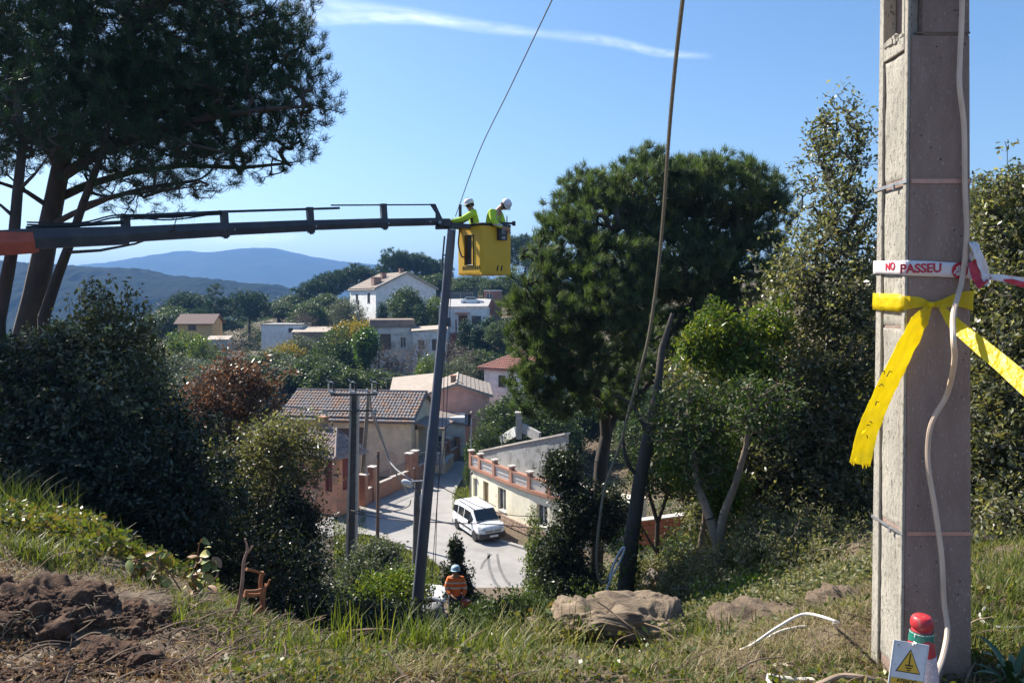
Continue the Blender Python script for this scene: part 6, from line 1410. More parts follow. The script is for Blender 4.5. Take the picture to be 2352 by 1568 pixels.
def blob_points(blobs, n, shell=.55, lump_=.0, zmin=None, g=rng):
    """points in a union of ellipsoids, more towards their outer shells. blobs: (cx,cy,cz,rx,ry,rz,weight)"""
    w_ = np.array([b[6] if len(b) > 6 else b[3]*b[4]*b[5] for b in blobs], float); w_ /= w_.sum(); out = []
    k = g.choice(len(blobs), n, p=w_); B = np.array([b[:6] for b in blobs]); d = unit(g.normal(size=(n, 3))); r_ = g.uniform(shell**3, 1, n)**(1/3)
    r_ = r_*(1+lump_*np.array([noise.noise(Vector(q*2.3)+Vector((kk*3.1, 0, 0))) for q, kk in zip(d, k)]))
    P = B[k, :3]+d*r_[:, None]*B[k, 3:6]; return P, d
def finish_tree(root, A, par, rad, n0, leafV, leafF, leafM, bark, attr_k, thick=.02, local=False, tw=True, grp=20):
    big = [i for i in range(len(A)) if i < n0 or rad[i] > thick]; small = [i for i in range(n0, len(A)) if rad[i] <= thick]
    V, F = tube_mesh(A, par, rad, big, 7); link_mesh('trunk', V, F, bark, root, local, smooth=True)
    if tw and small:
        V, F = tube_mesh(A, par, rad, small, 3); tag(link_mesh('twigs', V, F, bark, root, local), kind='stuff')
    if leafV is not None:
        nl = len(leafF); at_ = np.repeat(np.clip(.5+1.25*(.55*np.repeat(rng.uniform(-.5, .5, nl//grp+1), grp)[:nl]+.45*rng.uniform(-.5, .5, nl)), 0, 1) if leafM.name.startswith('pine') else np.clip(.35*np.repeat(rng.uniform(-.5, .5, nl//grp+1), grp)[:nl]+rng.uniform(0, 1, nl), 0, 1), attr_k); cr = link_mesh('crown', leafV, leafF, leafM, root, local, attr=at_); tag(cr, kind='stuff')
def leaf_tree(name, label, base, trunks, blobs, n_ends, per, L, Wd, leafM, bark, cat='tree', spread_r=.25, shell=.5, seg=3, lump_=.25, droop=.1, r_tip=.005, thick=.02, extra=None, rmax=None, group=None, updown=.5):
    root = thing(name, label, cat, base, group=group)
    ends, _ = blob_points(blobs, n_ends, shell, lump_); big_ = [tuple(list(b[:3])+[b[3]*1.42, b[4]*1.42, b[5]*1.42]+list(b[6:])) for b in blobs]; e2, _ = blob_points(big_, n_ends//5, .8, lump_); ends = np.vstack([ends, e2]); keep = ends[:, 2] > H(ends[:, 0], ends[:, 1])+.05; ends = ends[keep]
    A, par, rad, tips, n0 = grow(trunks, ends, seg, r_tip=r_tip, rmax=rmax, updown=updown)
    E_ = A[tips]; pa = A[par[tips]]; n = len(E_)
    idx = np.repeat(np.arange(n), per); f = rng.uniform(-.1, 1, len(idx))[:, None]; C = pa[idx]+(E_[idx]-pa[idx])*f+rng.normal(0, spread_r*.62, (len(idx), 3))
    V, F = leaf_arrays(C, L, Wd, droop=droop); finish_tree(root, A, par, rad, n0, V, F, leafM, bark, 4, thick)
    return root
def pts(*q): return np.array([tuple(at(*a)) for a in q])
def bl(px, py, Y, rx, rz, ry=None, w_=None):
    """crown lobe: centre by survey, radii in metres"""
    c = at(px, py, Y); b_ = [c.x, c.y, c.z, rx, ry or rx, rz]; return tuple(b_+([w_] if w_ else []))
def gbase(px, Y):
    x = (px-1176)/1700*Y; return Vector((x, Y, Hf(x, Y)))
def down(p):
    """trunk foot on the ground below a point"""
    return (p[0], p[1], Hf(p[0], p[1])-.15)

# --- left stone pine: backlit, spreading high over the boom
YP_ = 16.0; pb = pts((58, 770, YP_), (80, 680, YP_), (98, 590, YP_), (112, 520, YP_), (128, 440, YP_), (148, 340, YP_-.1), (165, 250, YP_-.2), (175, 150, YP_-.2), (180, 60, YP_-.3), (190, -80, YP_-.4))
foot = np.array([[pb[0][0]-.35, YP_, Hf(pb[0][0]-.35, YP_)-.2]])
limbs = [(np.vstack([foot, pb]), .28, .10),
 (pts((112, 520, YP_), (170, 490, YP_-.4), (250, 455, YP_-.9), (340, 430, YP_-1.3), (450, 415, YP_-1.6)), .07, .03), (pts((122, 460, YP_), (200, 425, YP_+.4), (300, 395, YP_+.9), (420, 380, YP_+1.2), (560, 385, YP_+1.2), (660, 375, YP_+1.0)), .10, .03),
 (pts((135, 410, YP_), (230, 350, YP_-.2), (350, 300, YP_-.6), (480, 270, YP_-.9), (610, 250, YP_-1.2), (700, 245, YP_-1.0)), .12, .03), (pts((150, 330, YP_), (260, 240, YP_+.5), (380, 170, YP_+1.0), (520, 120, YP_+1.4), (640, 110, YP_+1.3)), .12, .03),
 (pts((165, 250, YP_), (260, 120, YP_-.5), (360, 20, YP_-1.2), (470, -60, YP_-1.6)), .12, .04), (pts((140, 390, YP_), (85, 280, YP_-.5), (30, 180, YP_-1.0), (-60, 90, YP_-1.4), (-180, 30, YP_-1.6)), .13, .04),
 (pts((148, 350, YP_), (70, 300, YP_+.6), (-30, 250, YP_+1.2), (-160, 200, YP_+1.6)), .10, .03), (pts((120, 480, YP_), (60, 440, YP_-.4), (0, 420, YP_-.9), (-90, 400, YP_-1.2)), .06, .02), (pts((180, 60, YP_), (130, -60, YP_-.4), (60, -170, YP_-.6)), .1, .04),
 (pts((350, 300, YP_-.6), (430, 330, YP_-1.4), (520, 350, YP_-2.0)), .05, .02), (pts((380, 170, YP_+1), (450, 220, YP_+1.8), (560, 240, YP_+2.4)), .05, .02)]
root = thing('stone_pine', 'huge dark backlit stone pine leaning over the crane boom', 'tree', tuple(foot[0]))
blobs = [bl(420, 210, YP_, 2.2, 1.4), bl(600, 130, YP_+.5, 1.4, 1.1), bl(330, 250, YP_+.8, 2.0, 1.2), bl(300, 60, YP_, 2.6, 1.9), bl(120, 120, YP_-.3, 2.3, 1.8), bl(-60, 160, YP_-.4, 2.2, 1.9), bl(470, 120, YP_, 2.1, 1.6), bl(560, 20, YP_, 1.7, 1.4), bl(640, 215, YP_, 1.35, 1.0), bl(720, 240, YP_-.3, .62, .62), bl(560, 270, YP_, 1.6, .9), bl(420, 300, YP_, 1.7, .95), bl(660, 110, YP_, .55, .5), bl(640, 345, YP_, 1.1, .40), bl(500, 385, YP_-.5, 1.3, .34), bl(300, 330, YP_, 1.5, .8), bl(290, 430, YP_-.6, 1.3, .3), bl(170, 220, YP_-1.5, 1.6, 1.2), bl(20, 330, YP_, 1.3, .8), bl(250, -120, YP_, 2.6, 1.6), bl(-200, 60, YP_, 2.4, 2.2), bl(690, 40, YP_, .35, .5), bl(765, 225, YP_-.2, .32, .42), bl(715, 100, YP_, .3, .4)]
ends, dd = blob_points(blobs, 8200, .35, .35); A, par, rad, tips, n0 = grow(limbs, ends, 3, .07, .35, .0065, .44, .11)
T = A[tips]; ax = unit(unit(T-A[par[tips]])*.6+np.array([0, 0, .55])+rng.normal(0, .3, (len(T), 3)))
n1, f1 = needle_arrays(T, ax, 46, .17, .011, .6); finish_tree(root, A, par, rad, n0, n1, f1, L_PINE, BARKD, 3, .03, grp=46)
# hanging bare twigs along the lower limbs
def slim_pine(lb, line, r0, r1, blobs_, ne, limbs_=()):
    P = pts(*line); ft = np.array([down(P[0]+np.array([(P[0]-P[1])[0]*.4, 0, 0]))]); root = thing('slender_pine', lb, 'tree', tuple(ft[0]))
    ends, dd = blob_points(blobs_, ne, .3, .3); A, par, rad, tips, n0 = grow([(np.vstack([ft, P]), r0, r1)]+[(pts(*q), .035, .012) for q in limbs_], ends, 3, .09, .2, .005, .44, .05)
    T = A[tips]; ax = unit(unit(T-A[par[tips]])*.6+np.array([0, 0, .4])); n1, f1 = needle_arrays(T, ax, 22, .15, .009, .7); finish_tree(root, A, par, rad, n0, n1, f1, L_PINE, BARKD, 3, .02)
slim_pine('slender leaning pine trunk right of the huge stone pine', [(100, 730, 14.5), (130, 640, 14.5), (160, 560, 14.5), (190, 470, 14.5), (225, 380, 14.4), (250, 290, 14.4)], .12, .05, [bl(280, 340, 14.4, 1.5, .5), bl(380, 420, 14.2, 1.2, .3), bl(330, 480, 14.0, 1.0, .18)], 420, [((190, 470, 14.5), (260, 450, 14.2), (350, 440, 13.9), (480, 425, 13.6)), ((150, 580, 14.5), (230, 575, 14.2), (310, 560, 14.0), (400, 528, 13.8))])
slim_pine('slim pale pine trunk at the left edge of the picture', [(-5, 740, 13), (15, 640, 13), (30, 560, 13), (40, 440, 13), (52, 330, 13), (40, 230, 13)], .13, .06, [bl(30, 260, 13, 1.4, .7), bl(-40, 340, 13, 1.1, .6), bl(110, 320, 13, .8, .4)], 420, [((34, 500, 13), (0, 470, 12.8), (-40, 440, 12.6)), ((40, 440, 13), (80, 400, 12.8), (110, 360, 12.6))])

# --- right stone pine, sunlit from the left
YR = 20.5
t1 = pts((1372, 1180, YR), (1380, 1060, YR), (1392, 1000, YR), (1388, 940, YR-.2), (1360, 880, YR-.5), (1340, 800, YR-.8), (1330, 720, YR-1)); t1 = np.vstack([[down(at(1362, 1370, YR))], pts((1362, 1370, YR), (1368, 1270, YR)), t1])
YC = 10.9; t2 = pts((1432, 1390, YC), (1450, 1240, YC), (1470, 1100, YC), (1490, 1000, YC), (1502, 945, YC), (1512, 880, YC), (1520, 800, YC+.1), (1545, 720, YC+.2)); t2 = np.vstack([[down(at(1422, 1420, YC))], t2])
limbs = [(t1, .26, .10), (pts((1390, 1000, YR), (1420, 930, YR+.3), (1450, 850, YR+.6), (1475, 760, YR+.8), (1500, 650, YR+.9), (1520, 540, YR+1)), .16, .06), (pts((1380, 930, YR), (1430, 960, YR-.3), (1490, 880, YR-.5), (1530, 780, YR-.3), (1600, 680, YR), (1680, 590, YR)), .11, .04),
 (pts((1345, 820, YR-.8), (1290, 760, YR-1.2), (1240, 700, YR-1.4), (1210, 660, YR-1.4)), .08, .03), (pts((1335, 750, YR-1), (1360, 640, YR-1.2), (1400, 520, YR-1)), .08, .03), (pts((1362, 880, YR-.5), (1290, 860, YR-1), (1220, 830, YR-1.2)), .06, .025), (pts((1475, 760, YR+.8), (1560, 640, YR+1.6), (1660, 520, YR+2)), .08, .03), (pts((1500, 650, YR+.9), (1440, 520, YR+1.8), (1400, 440, YR+2)), .07, .03)]
root = thing('stone_pine', 'big round crowned green stone pine right of the basket', 'tree', tuple(t1[0]))
blobs = [bl(1500, 440, YR+.4, 1.7, 1.0), bl(1650, 450, YR+.2, 1.6, 1.05), bl(1380, 500, YR, 1.35, 1.0), bl(1300, 560, YR-.4, .95, 1.0), bl(1740, 500, YR+.2, .95, .9), bl(1420, 620, YR-1.2, 1.2, 1.0), bl(1560, 600, YR+.3, 1.8, 1.2), bl(1700, 620, YR+.4, 1.2, 1.1), bl(1230, 700, YR-1.0, .85, .9), bl(1300, 740, YR-1.4, 1.0, .8), bl(1215, 780, YR-.8, .65, .6), bl(1400, 770, YR-1, 1.1, .7), bl(1560, 760, YR+.6, 1.2, .7), bl(1260, 860, YR-1, .9, .5), bl(1290, 630, YR-1, .7, .7), bl(1340, 430, YR+.2, .7, .6), bl(1780, 440, YR, .45, .5), bl(1600, 385, YR, .6, .42), bl(1490, 372, YR, .62, .42), bl(1265, 490, YR, .4, .45), bl(1700, 400, YR, .5, .4), bl(1240, 930, YR-1, .7, .40), bl(1340, 860, YR-1.5, .8, .5), bl(1200, 700, YR-1, .6, .5), bl(1280, 800, YR-1.5, .9, .5), bl(1450, 850, YR-.5, .9, .5), bl(1400, 700, YR-1.6, 1.1, .7), bl(1200, 880, YR-1, .55, .4), bl(1640, 730, YR, 1.0, .6), bl(1300, 920, YR-1.2, .8, .45), bl(1420, 930, YR-.6, .8, .4), bl(1250, 860, YR-1.2, .7, .4), bl(1530, 840, YR-.3, .8, .5)]
ends, dd = blob_points(blobs, 5900, .6, .5); A, par, rad, tips, n0 = grow(limbs, ends, 3, .07, .4, .0085, .43, .08)
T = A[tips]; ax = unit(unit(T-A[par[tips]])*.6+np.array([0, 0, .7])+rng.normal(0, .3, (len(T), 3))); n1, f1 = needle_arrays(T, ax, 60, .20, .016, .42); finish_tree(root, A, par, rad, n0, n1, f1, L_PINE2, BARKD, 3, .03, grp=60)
root = thing('leaning_tree', 'dark ivy footed trunk leaning right in front of the right stone pine', 'tree', tuple(t2[0]))
MB().tube([Vector(p) for p in t2], [.15, .135, .115, .10, .09, .085, .06, .05, .03], 16).build('trunk', BARKD, root, smooth=True)
C = np.array([t2[1]*(1-f)+t2[3]*f for f in rng.uniform(0, .6, 900)])+rng.normal(0, .10, (900, 3)); V, F = leaf_arrays(C, .055, .045); tag(link_mesh('ivy', V, F, L_IVY, root, attr=np.repeat(rng.uniform(0, 1, 900), 4)), kind='stuff')
for q in (((1490, 1000, YC), (1465, 950, YC), (1440, 920, YC), (1405, 905, YC)), ((1500, 945, YC), (1530, 900, YC), (1570, 870, YC)), ((1470, 1100, YC), (1440, 1060, YC), (1430, 1000, YC))): MB().tube(spline([at(*a) for a in q], 4), [.035, .033, .031, .029, .027, .025, .023, .021, .019, .017, .015, .013, .012][:4*(len(q)-1)+1], 6).build('branch', BARKD, root, smooth=True)

# --- broadleaf trees and shrubs near the camera
def simple_trunk(px, pyb, pyt, Y, r0, r1, lean=0, px2=None):
    px2 = px if px2 is None else px2; P = pts(*[(px+(px2-px)*f+8*math.sin(5*f+px), pyb+(pyt-pyb)*f, Y) for f in np.linspace(0, 1, 6)]); return (np.vstack([[down(P[0])], P]), r0, r1)
def shrub(name, label, px, Y, blobs_, ne, per, L, Wd, lm, bark=BARKD, cat='shrub', top=None, r0=.07, sr=.14, **k):
    b0 = gbase(px, Y); tz = np.mean([b[2] for b in blobs_]); tx = np.mean([b[0] for b in blobs_]); ty = np.mean([b[1] for b in blobs_])
    tr = [(np.array([[b0.x, b0.y, b0.z-.1], [b0.x*.6+tx*.4+.1, b0.y*.6+ty*.4, b0.z*.6+tz*.4], [tx, ty, tz]]), r0, r0*.35)]
    return leaf_tree(name, label, tuple(b0), tr, blobs_, ne, per, L, Wd, lm, bark, cat, sr, **k)
S_ = []
# left dark thicket, sunlit only at its crest
shrub('dark_tree', 'tall dark holm oak shrub with sunlit crest below the boom at the left', 240, 13, [bl(250, 780, 13, .55, .7), bl(160, 840, 13, .7, .6), bl(320, 840, 13.3, .45, .6), bl(230, 980, 12.6, 1.1, 1.1), bl(215, 700, 13, .25, .42), bl(285, 690, 13, .2, .35), bl(335, 740, 13, .2, .3), bl(130, 780, 13, .3, .35)], 1400, 16, .090, .050, L_OAK, cat='tree', sr=.13, lump_=.5)
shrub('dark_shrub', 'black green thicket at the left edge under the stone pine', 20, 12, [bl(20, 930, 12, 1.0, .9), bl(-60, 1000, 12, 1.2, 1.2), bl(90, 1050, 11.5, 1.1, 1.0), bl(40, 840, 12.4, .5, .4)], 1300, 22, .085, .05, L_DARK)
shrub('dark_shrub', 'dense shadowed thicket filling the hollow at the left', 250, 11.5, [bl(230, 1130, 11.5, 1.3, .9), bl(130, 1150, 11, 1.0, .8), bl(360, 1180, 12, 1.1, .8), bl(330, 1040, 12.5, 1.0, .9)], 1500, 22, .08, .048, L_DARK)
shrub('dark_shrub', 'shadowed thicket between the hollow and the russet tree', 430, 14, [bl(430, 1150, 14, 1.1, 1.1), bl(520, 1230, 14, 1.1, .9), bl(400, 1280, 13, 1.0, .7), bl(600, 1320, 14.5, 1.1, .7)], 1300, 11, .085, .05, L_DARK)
shrub('russet_tree', 'thinning russet leaved tree left of the tiled roof', 520, 19, [bl(530, 900, 19, .95, .75), bl(440, 960, 19, .8, .7), bl(600, 930, 19.2, .5, .6), bl(500, 1030, 18.5, 1.0, .6), bl(560, 850, 19, .5, .4)], 1000, 8, .11, .06, L_RED, BARKG, 'tree', sr=.13, lump_=.5, r_tip=.008)
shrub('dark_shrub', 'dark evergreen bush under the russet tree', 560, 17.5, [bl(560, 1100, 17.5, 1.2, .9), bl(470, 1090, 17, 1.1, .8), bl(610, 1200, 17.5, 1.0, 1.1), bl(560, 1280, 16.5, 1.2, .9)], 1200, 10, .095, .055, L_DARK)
leaf_tree('slender_tree', 'small leaved tree with a thin pale trunk in front of the red shuttered house', tuple(gbase(592, 15)), [(np.vstack([[down(at(588, 1330, 15))], pts((590, 1320, 15), (602, 1240, 15), (615, 1160, 15), (632, 1080, 15), (645, 1000, 15))]), .075, .03)], [bl(660, 1000, 15, .65, .45), bl(610, 1030, 15, .6, .5), bl(690, 1060, 15, .6, .5), bl(600, 1100, 15, .5, .4)], 700, 8, .075, .042, L_OAK, BARKG, spread_r=.13, lump_=.4)
shrub('leafy_shrub', 'broad glossy shrub sprawling left of the concrete utility pole', 700, 18, [bl(670, 1200, 18, .65, .6), bl(705, 1300, 18.5, .38, .6), bl(650, 1330, 17.5, .8, .7), bl(640, 1180, 18, .5, .5)], 1200, 20, .09, .05, L_DARK, cat='shrub')
shrub('leafy_shrub', 'grey green bush between the utility pole and the leaning pole', 865, 24, [bl(865, 1290, 24, .75, .6), bl(835, 1330, 23, .6, .6), bl(905, 1330, 23, .6, .45)], 800, 16, .10, .06, L_OLI)
shrub('leafy_shrub', 'bright yellow green bush right of the utility pole foot', 880, 22, [bl(900, 1360, 21, .9, .45), bl(850, 1385, 20.5, .6, .4), bl(930, 1340, 23, .6, .4)], 900, 16, .09, .055, L_BRI)
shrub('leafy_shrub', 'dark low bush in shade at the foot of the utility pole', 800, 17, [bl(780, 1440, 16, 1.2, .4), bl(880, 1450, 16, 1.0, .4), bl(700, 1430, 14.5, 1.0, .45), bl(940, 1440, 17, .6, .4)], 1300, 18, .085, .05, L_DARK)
shrub('leafy_shrub', 'low green bush spreading right of the orange jacketed worker', 1110, 18, [bl(1130, 1440, 17, 1.0, .35), bl(1200, 1420, 16, .8, .4), bl(1100, 1400, 21, .5, .3)], 900, 18, .085, .05, L_MID)
shrub('young_tree', 'small dark leafy sapling behind the orange jacketed worker', 1047, 21.5, [bl(1045, 1320, 21.5, .34, .42), bl(1060, 1360, 21.5, .34, .35), bl(1048, 1260, 21.5, .18, .35, None, .02)], 320, 16, .10, .055, L_DARK, cat='tree', sr=.10)
shrub('yellow_green_shrub', 'feathery yellow green shrub beside the road bend', 1225, 23, [bl(1238, 1290, 23, .40, .8), bl(1275, 1340, 22, .5, .7), bl(1225, 1190, 23.5, .14, .45), bl(1225, 1360, 22, .35, .3)], 1000, 20, .09, .03, L_BRI, sr=.10)
shrub('dark_shrub', 'dark bush hugging the foot of the right stone pine', 1290, 19, [bl(1285, 1290, 19, .6, 1.0), bl(1330, 1180, 19, .5, .8), bl(1290, 1080, 19.5, .45, .6), bl(1400, 1180, 19.5, .5, .7), bl(1330, 1350, 18.5, .8, .5)], 1700, 20, .085, .05, L_DARK)
# right wall of foliage
shrub('holm_oak', 'tall narrow holm oak with an airy top just left of the concrete pole', 1915, 12.5, [bl(1925, 330, 12.5, .52, .75), bl(1890, 290, 12.5, .22, .35), bl(1960, 330, 12.5, .25, .4), bl(1925, 480, 12.4, .75, .7), bl(1900, 640, 12.2, .95, .9), bl(1960, 800, 12.2, .9, .9), bl(1830, 700, 12.4, .6, .8), bl(1890, 930, 12, 1.1, 1.0), bl(1900, 1130, 11.8, 1.1, 1.0)], 3000, 9, .085, .044, L_OAK, BARKD, 'tree', sr=.12, lump_=.5, shell=.3, r0=.12)
shrub('holm_oak', 'broad olive green holm oak filling the space left of the tall narrow one', 1800, 12, [bl(1800, 900, 12, .9, .9), bl(1760, 1060, 11.8, 1.0, .9), bl(1850, 1180, 11.5, .9, .9), bl(1700, 960, 12.2, .6, .6), bl(1960, 1250, 11, .8, 1.0)], 2200, 10, .085, .044, L_OAK, BARKG, 'tree', sr=.13, lump_=.5)
shrub('laurel_tree', 'bright green laurel in front of the right stone pine', 1650, 11.6, [bl(1650, 760, 11.6, .42, .30), bl(1760, 760, 11.6, .35, .30), bl(1600, 800, 11.6, .30, .28), bl(1800, 715, 11.6, .14, .22), bl(1640, 715, 11.6, .16, .16), bl(1700, 830, 11.6, .5, .3)], 560, 15, .085, .038, L_BRI, BARKG, 'tree', sr=.10, lump_=.4)
shrub('holm_oak', 'dense leafy oak beneath the bright laurel', 1600, 12.5, [bl(1620, 920, 12.5, .65, .7), bl(1555, 900, 12.8, .35, .6), bl(1650, 1000, 12.3, .6, .6), bl(1590, 1030, 12.5, .45, .5), bl(1700, 900, 12.5, .6, .6)], 1100, 11, .085, .044, L_OAK, BARKG, 'tree', sr=.12, lump_=.5)
shrub('laurel_tree', 'smaller bright green laurel sprig below the dense leafy oak', 1650, 10.5, [bl(1630, 1020, 10.5, .36, .26), bl(1660, 1120, 10.5, .30, .40), bl(1560, 1080, 10.8, .22, .3)], 420, 18, .08, .034, L_BRI, BARKG, 'tree', sr=.08)
leaf_tree('forked_tree', 'forked pale brown trunk right of the log with sparse leaves', tuple(gbase(1660, 9.2)), [(np.vstack([[down(at(1664, 1410, 9.2))], pts((1662, 1390, 9.2), (1654, 1310, 9.2), (1648, 1250, 9.2), (1630, 1190, 9.2), (1600, 1110, 9.4), (1590, 1020, 9.6), (1570, 940, 9.8))]), .095, .03), (pts((1648, 1250, 9.2), (1662, 1180, 9.1), (1690, 1110, 9.0), (1712, 1030, 8.9), (1725, 960, 8.9), (1722, 900, 8.9)), .06, .02), (pts((1725, 960, 8.9), (1760, 900, 8.8), (1790, 880, 8.8)), .025, .01)], [bl(1590, 960, 9.8, .5, .4), bl(1740, 930, 9, .4, .35), bl(1610, 1060, 9.5, .3, .3)], 500, 12, .06, .034, L_MID, BARKG, spread_r=.12)
leaf_tree('slim_tree', 'thin dark forked sapling between the cut trunk and the forked pale trunk', tuple(gbase(1508, 14)), [(np.vstack([[down(at(1508, 1380, 14))], pts((1508, 1360, 14), (1508, 1270, 14), (1510, 1200, 14), (1490, 1130, 14), (1480, 1060, 14))]), .07, .025), (pts((1510, 1200, 14), (1535, 1130, 14), (1560, 1060, 14)), .04, .015), (pts((1508, 1270, 14), (1480, 1220, 14), (1455, 1180, 14)), .03, .012)], [bl(1560, 1100, 14, .5, .4), bl(1490, 1080, 14, .4, .35), bl(1540, 1010, 14, .6, .4)], 420, 12, .07, .04, L_MID, BARKD, spread_r=.14)
shrub('dark_shrub', 'deep shadowed bush behind the forked pale trunk', 1760, 15, [bl(1700, 1170, 15, 1.1, .9), bl(1800, 1240, 14.5, 1.1, .8), bl(1640, 1260, 15.5, .6, .5), bl(1850, 1080, 15, 1.0, .8), bl(1580, 1340, 15, .7, .5)], 2000, 14, .095, .05, L_OAK)
shrub('low_shrub', 'fine leaved low scrub at the foot of the holm oaks', 1800, 9, [bl(1800, 1340, 8.6, .9, .5), bl(1900, 1330, 8.2, .7, .5), bl(1720, 1350, 9, .6, .4), bl(1960, 1370, 7.6, .45, .45), bl(1850, 1270, 9.5, .8, .5)], 2200, 20, .055, .024, L_SC2, BARKT, sr=.09, lump_=.5)
shrub('low_shrub', 'fresh green leafy shrub at the foot of the forked pale trunk', 1700, 7.4, [bl(1710, 1420, 7.4, .42, .26), bl(1760, 1380, 7.8, .36, .26), bl(1650, 1450, 7.2, .26, .18)], 900, 16, .050, .024, L_IVY, BARKT, sr=.07)
shrub('low_shrub', 'pale scrub behind the log', 1560, 10, [bl(1560, 1400, 10, .5, .35), bl(1600, 1330, 11, .5, .4), bl(1480, 1330, 13, .5, .4)], 900, 18, .055, .026, L_SC2, BARKT, sr=.10)
shrub('holm_oak', 'holm oak right of the concrete pole reaching above the tapes', 2310, 9.5, [bl(2320, 500, 9.5, .55, .55), bl(2340, 420, 9.5, .25, .3), bl(2290, 640, 9.2, .6, .6), bl(2380, 640, 9.4, .7, .8), bl(2310, 800, 9, .8, .7), bl(2290, 980, 8.8, .8, .7), bl(2420, 900, 9, .9, 1.0)], 3000, 18, .070, .036, L_OAK, BARKD, 'tree', sr=.11, lump_=.5, shell=.35)
shrub('dark_shrub', 'dark undergrowth right of the concrete pole', 2300, 9, [bl(2290, 1110, 8.8, .7, .5), bl(2380, 1100, 8.6, .8, .6), bl(2280, 1220, 8.2, .5, .35), bl(2360, 1210, 7.6, .5, .3), bl(2290, 1290, 7.2, .4, .25)], 1700, 14, .070, .036, L_OAK, sr=.11)
shrub('round_tree', 'green tree crown on the slope far behind the concrete pole', 2290, 34, [bl(2290, 520, 34, 2.4, 1.7), bl(2220, 560, 34, 1.6, 1.2), bl(2370, 500, 34, 1.8, 1.4)], 1100, 20, .16, .09, L_MID, BARKD, 'tree', sr=.30)
shrub('dark_shrub', 'shaded mass of leaves between the tall holm oak and the pole', 2000, 14.5, [bl(2000, 700, 14.5, .9, 1.2), bl(2040, 950, 14.5, 1.2, 1.2), bl(2100, 700, 15, 1.2, 1.4), bl(2200, 900, 15, 1.6, 1.6), bl(2150, 1150, 14, 1.5, 1.1), bl(1990, 1180, 14, 1.0, 1.0)], 2600, 12, .095, .05, L_OAK, BARKD, sr=.16)
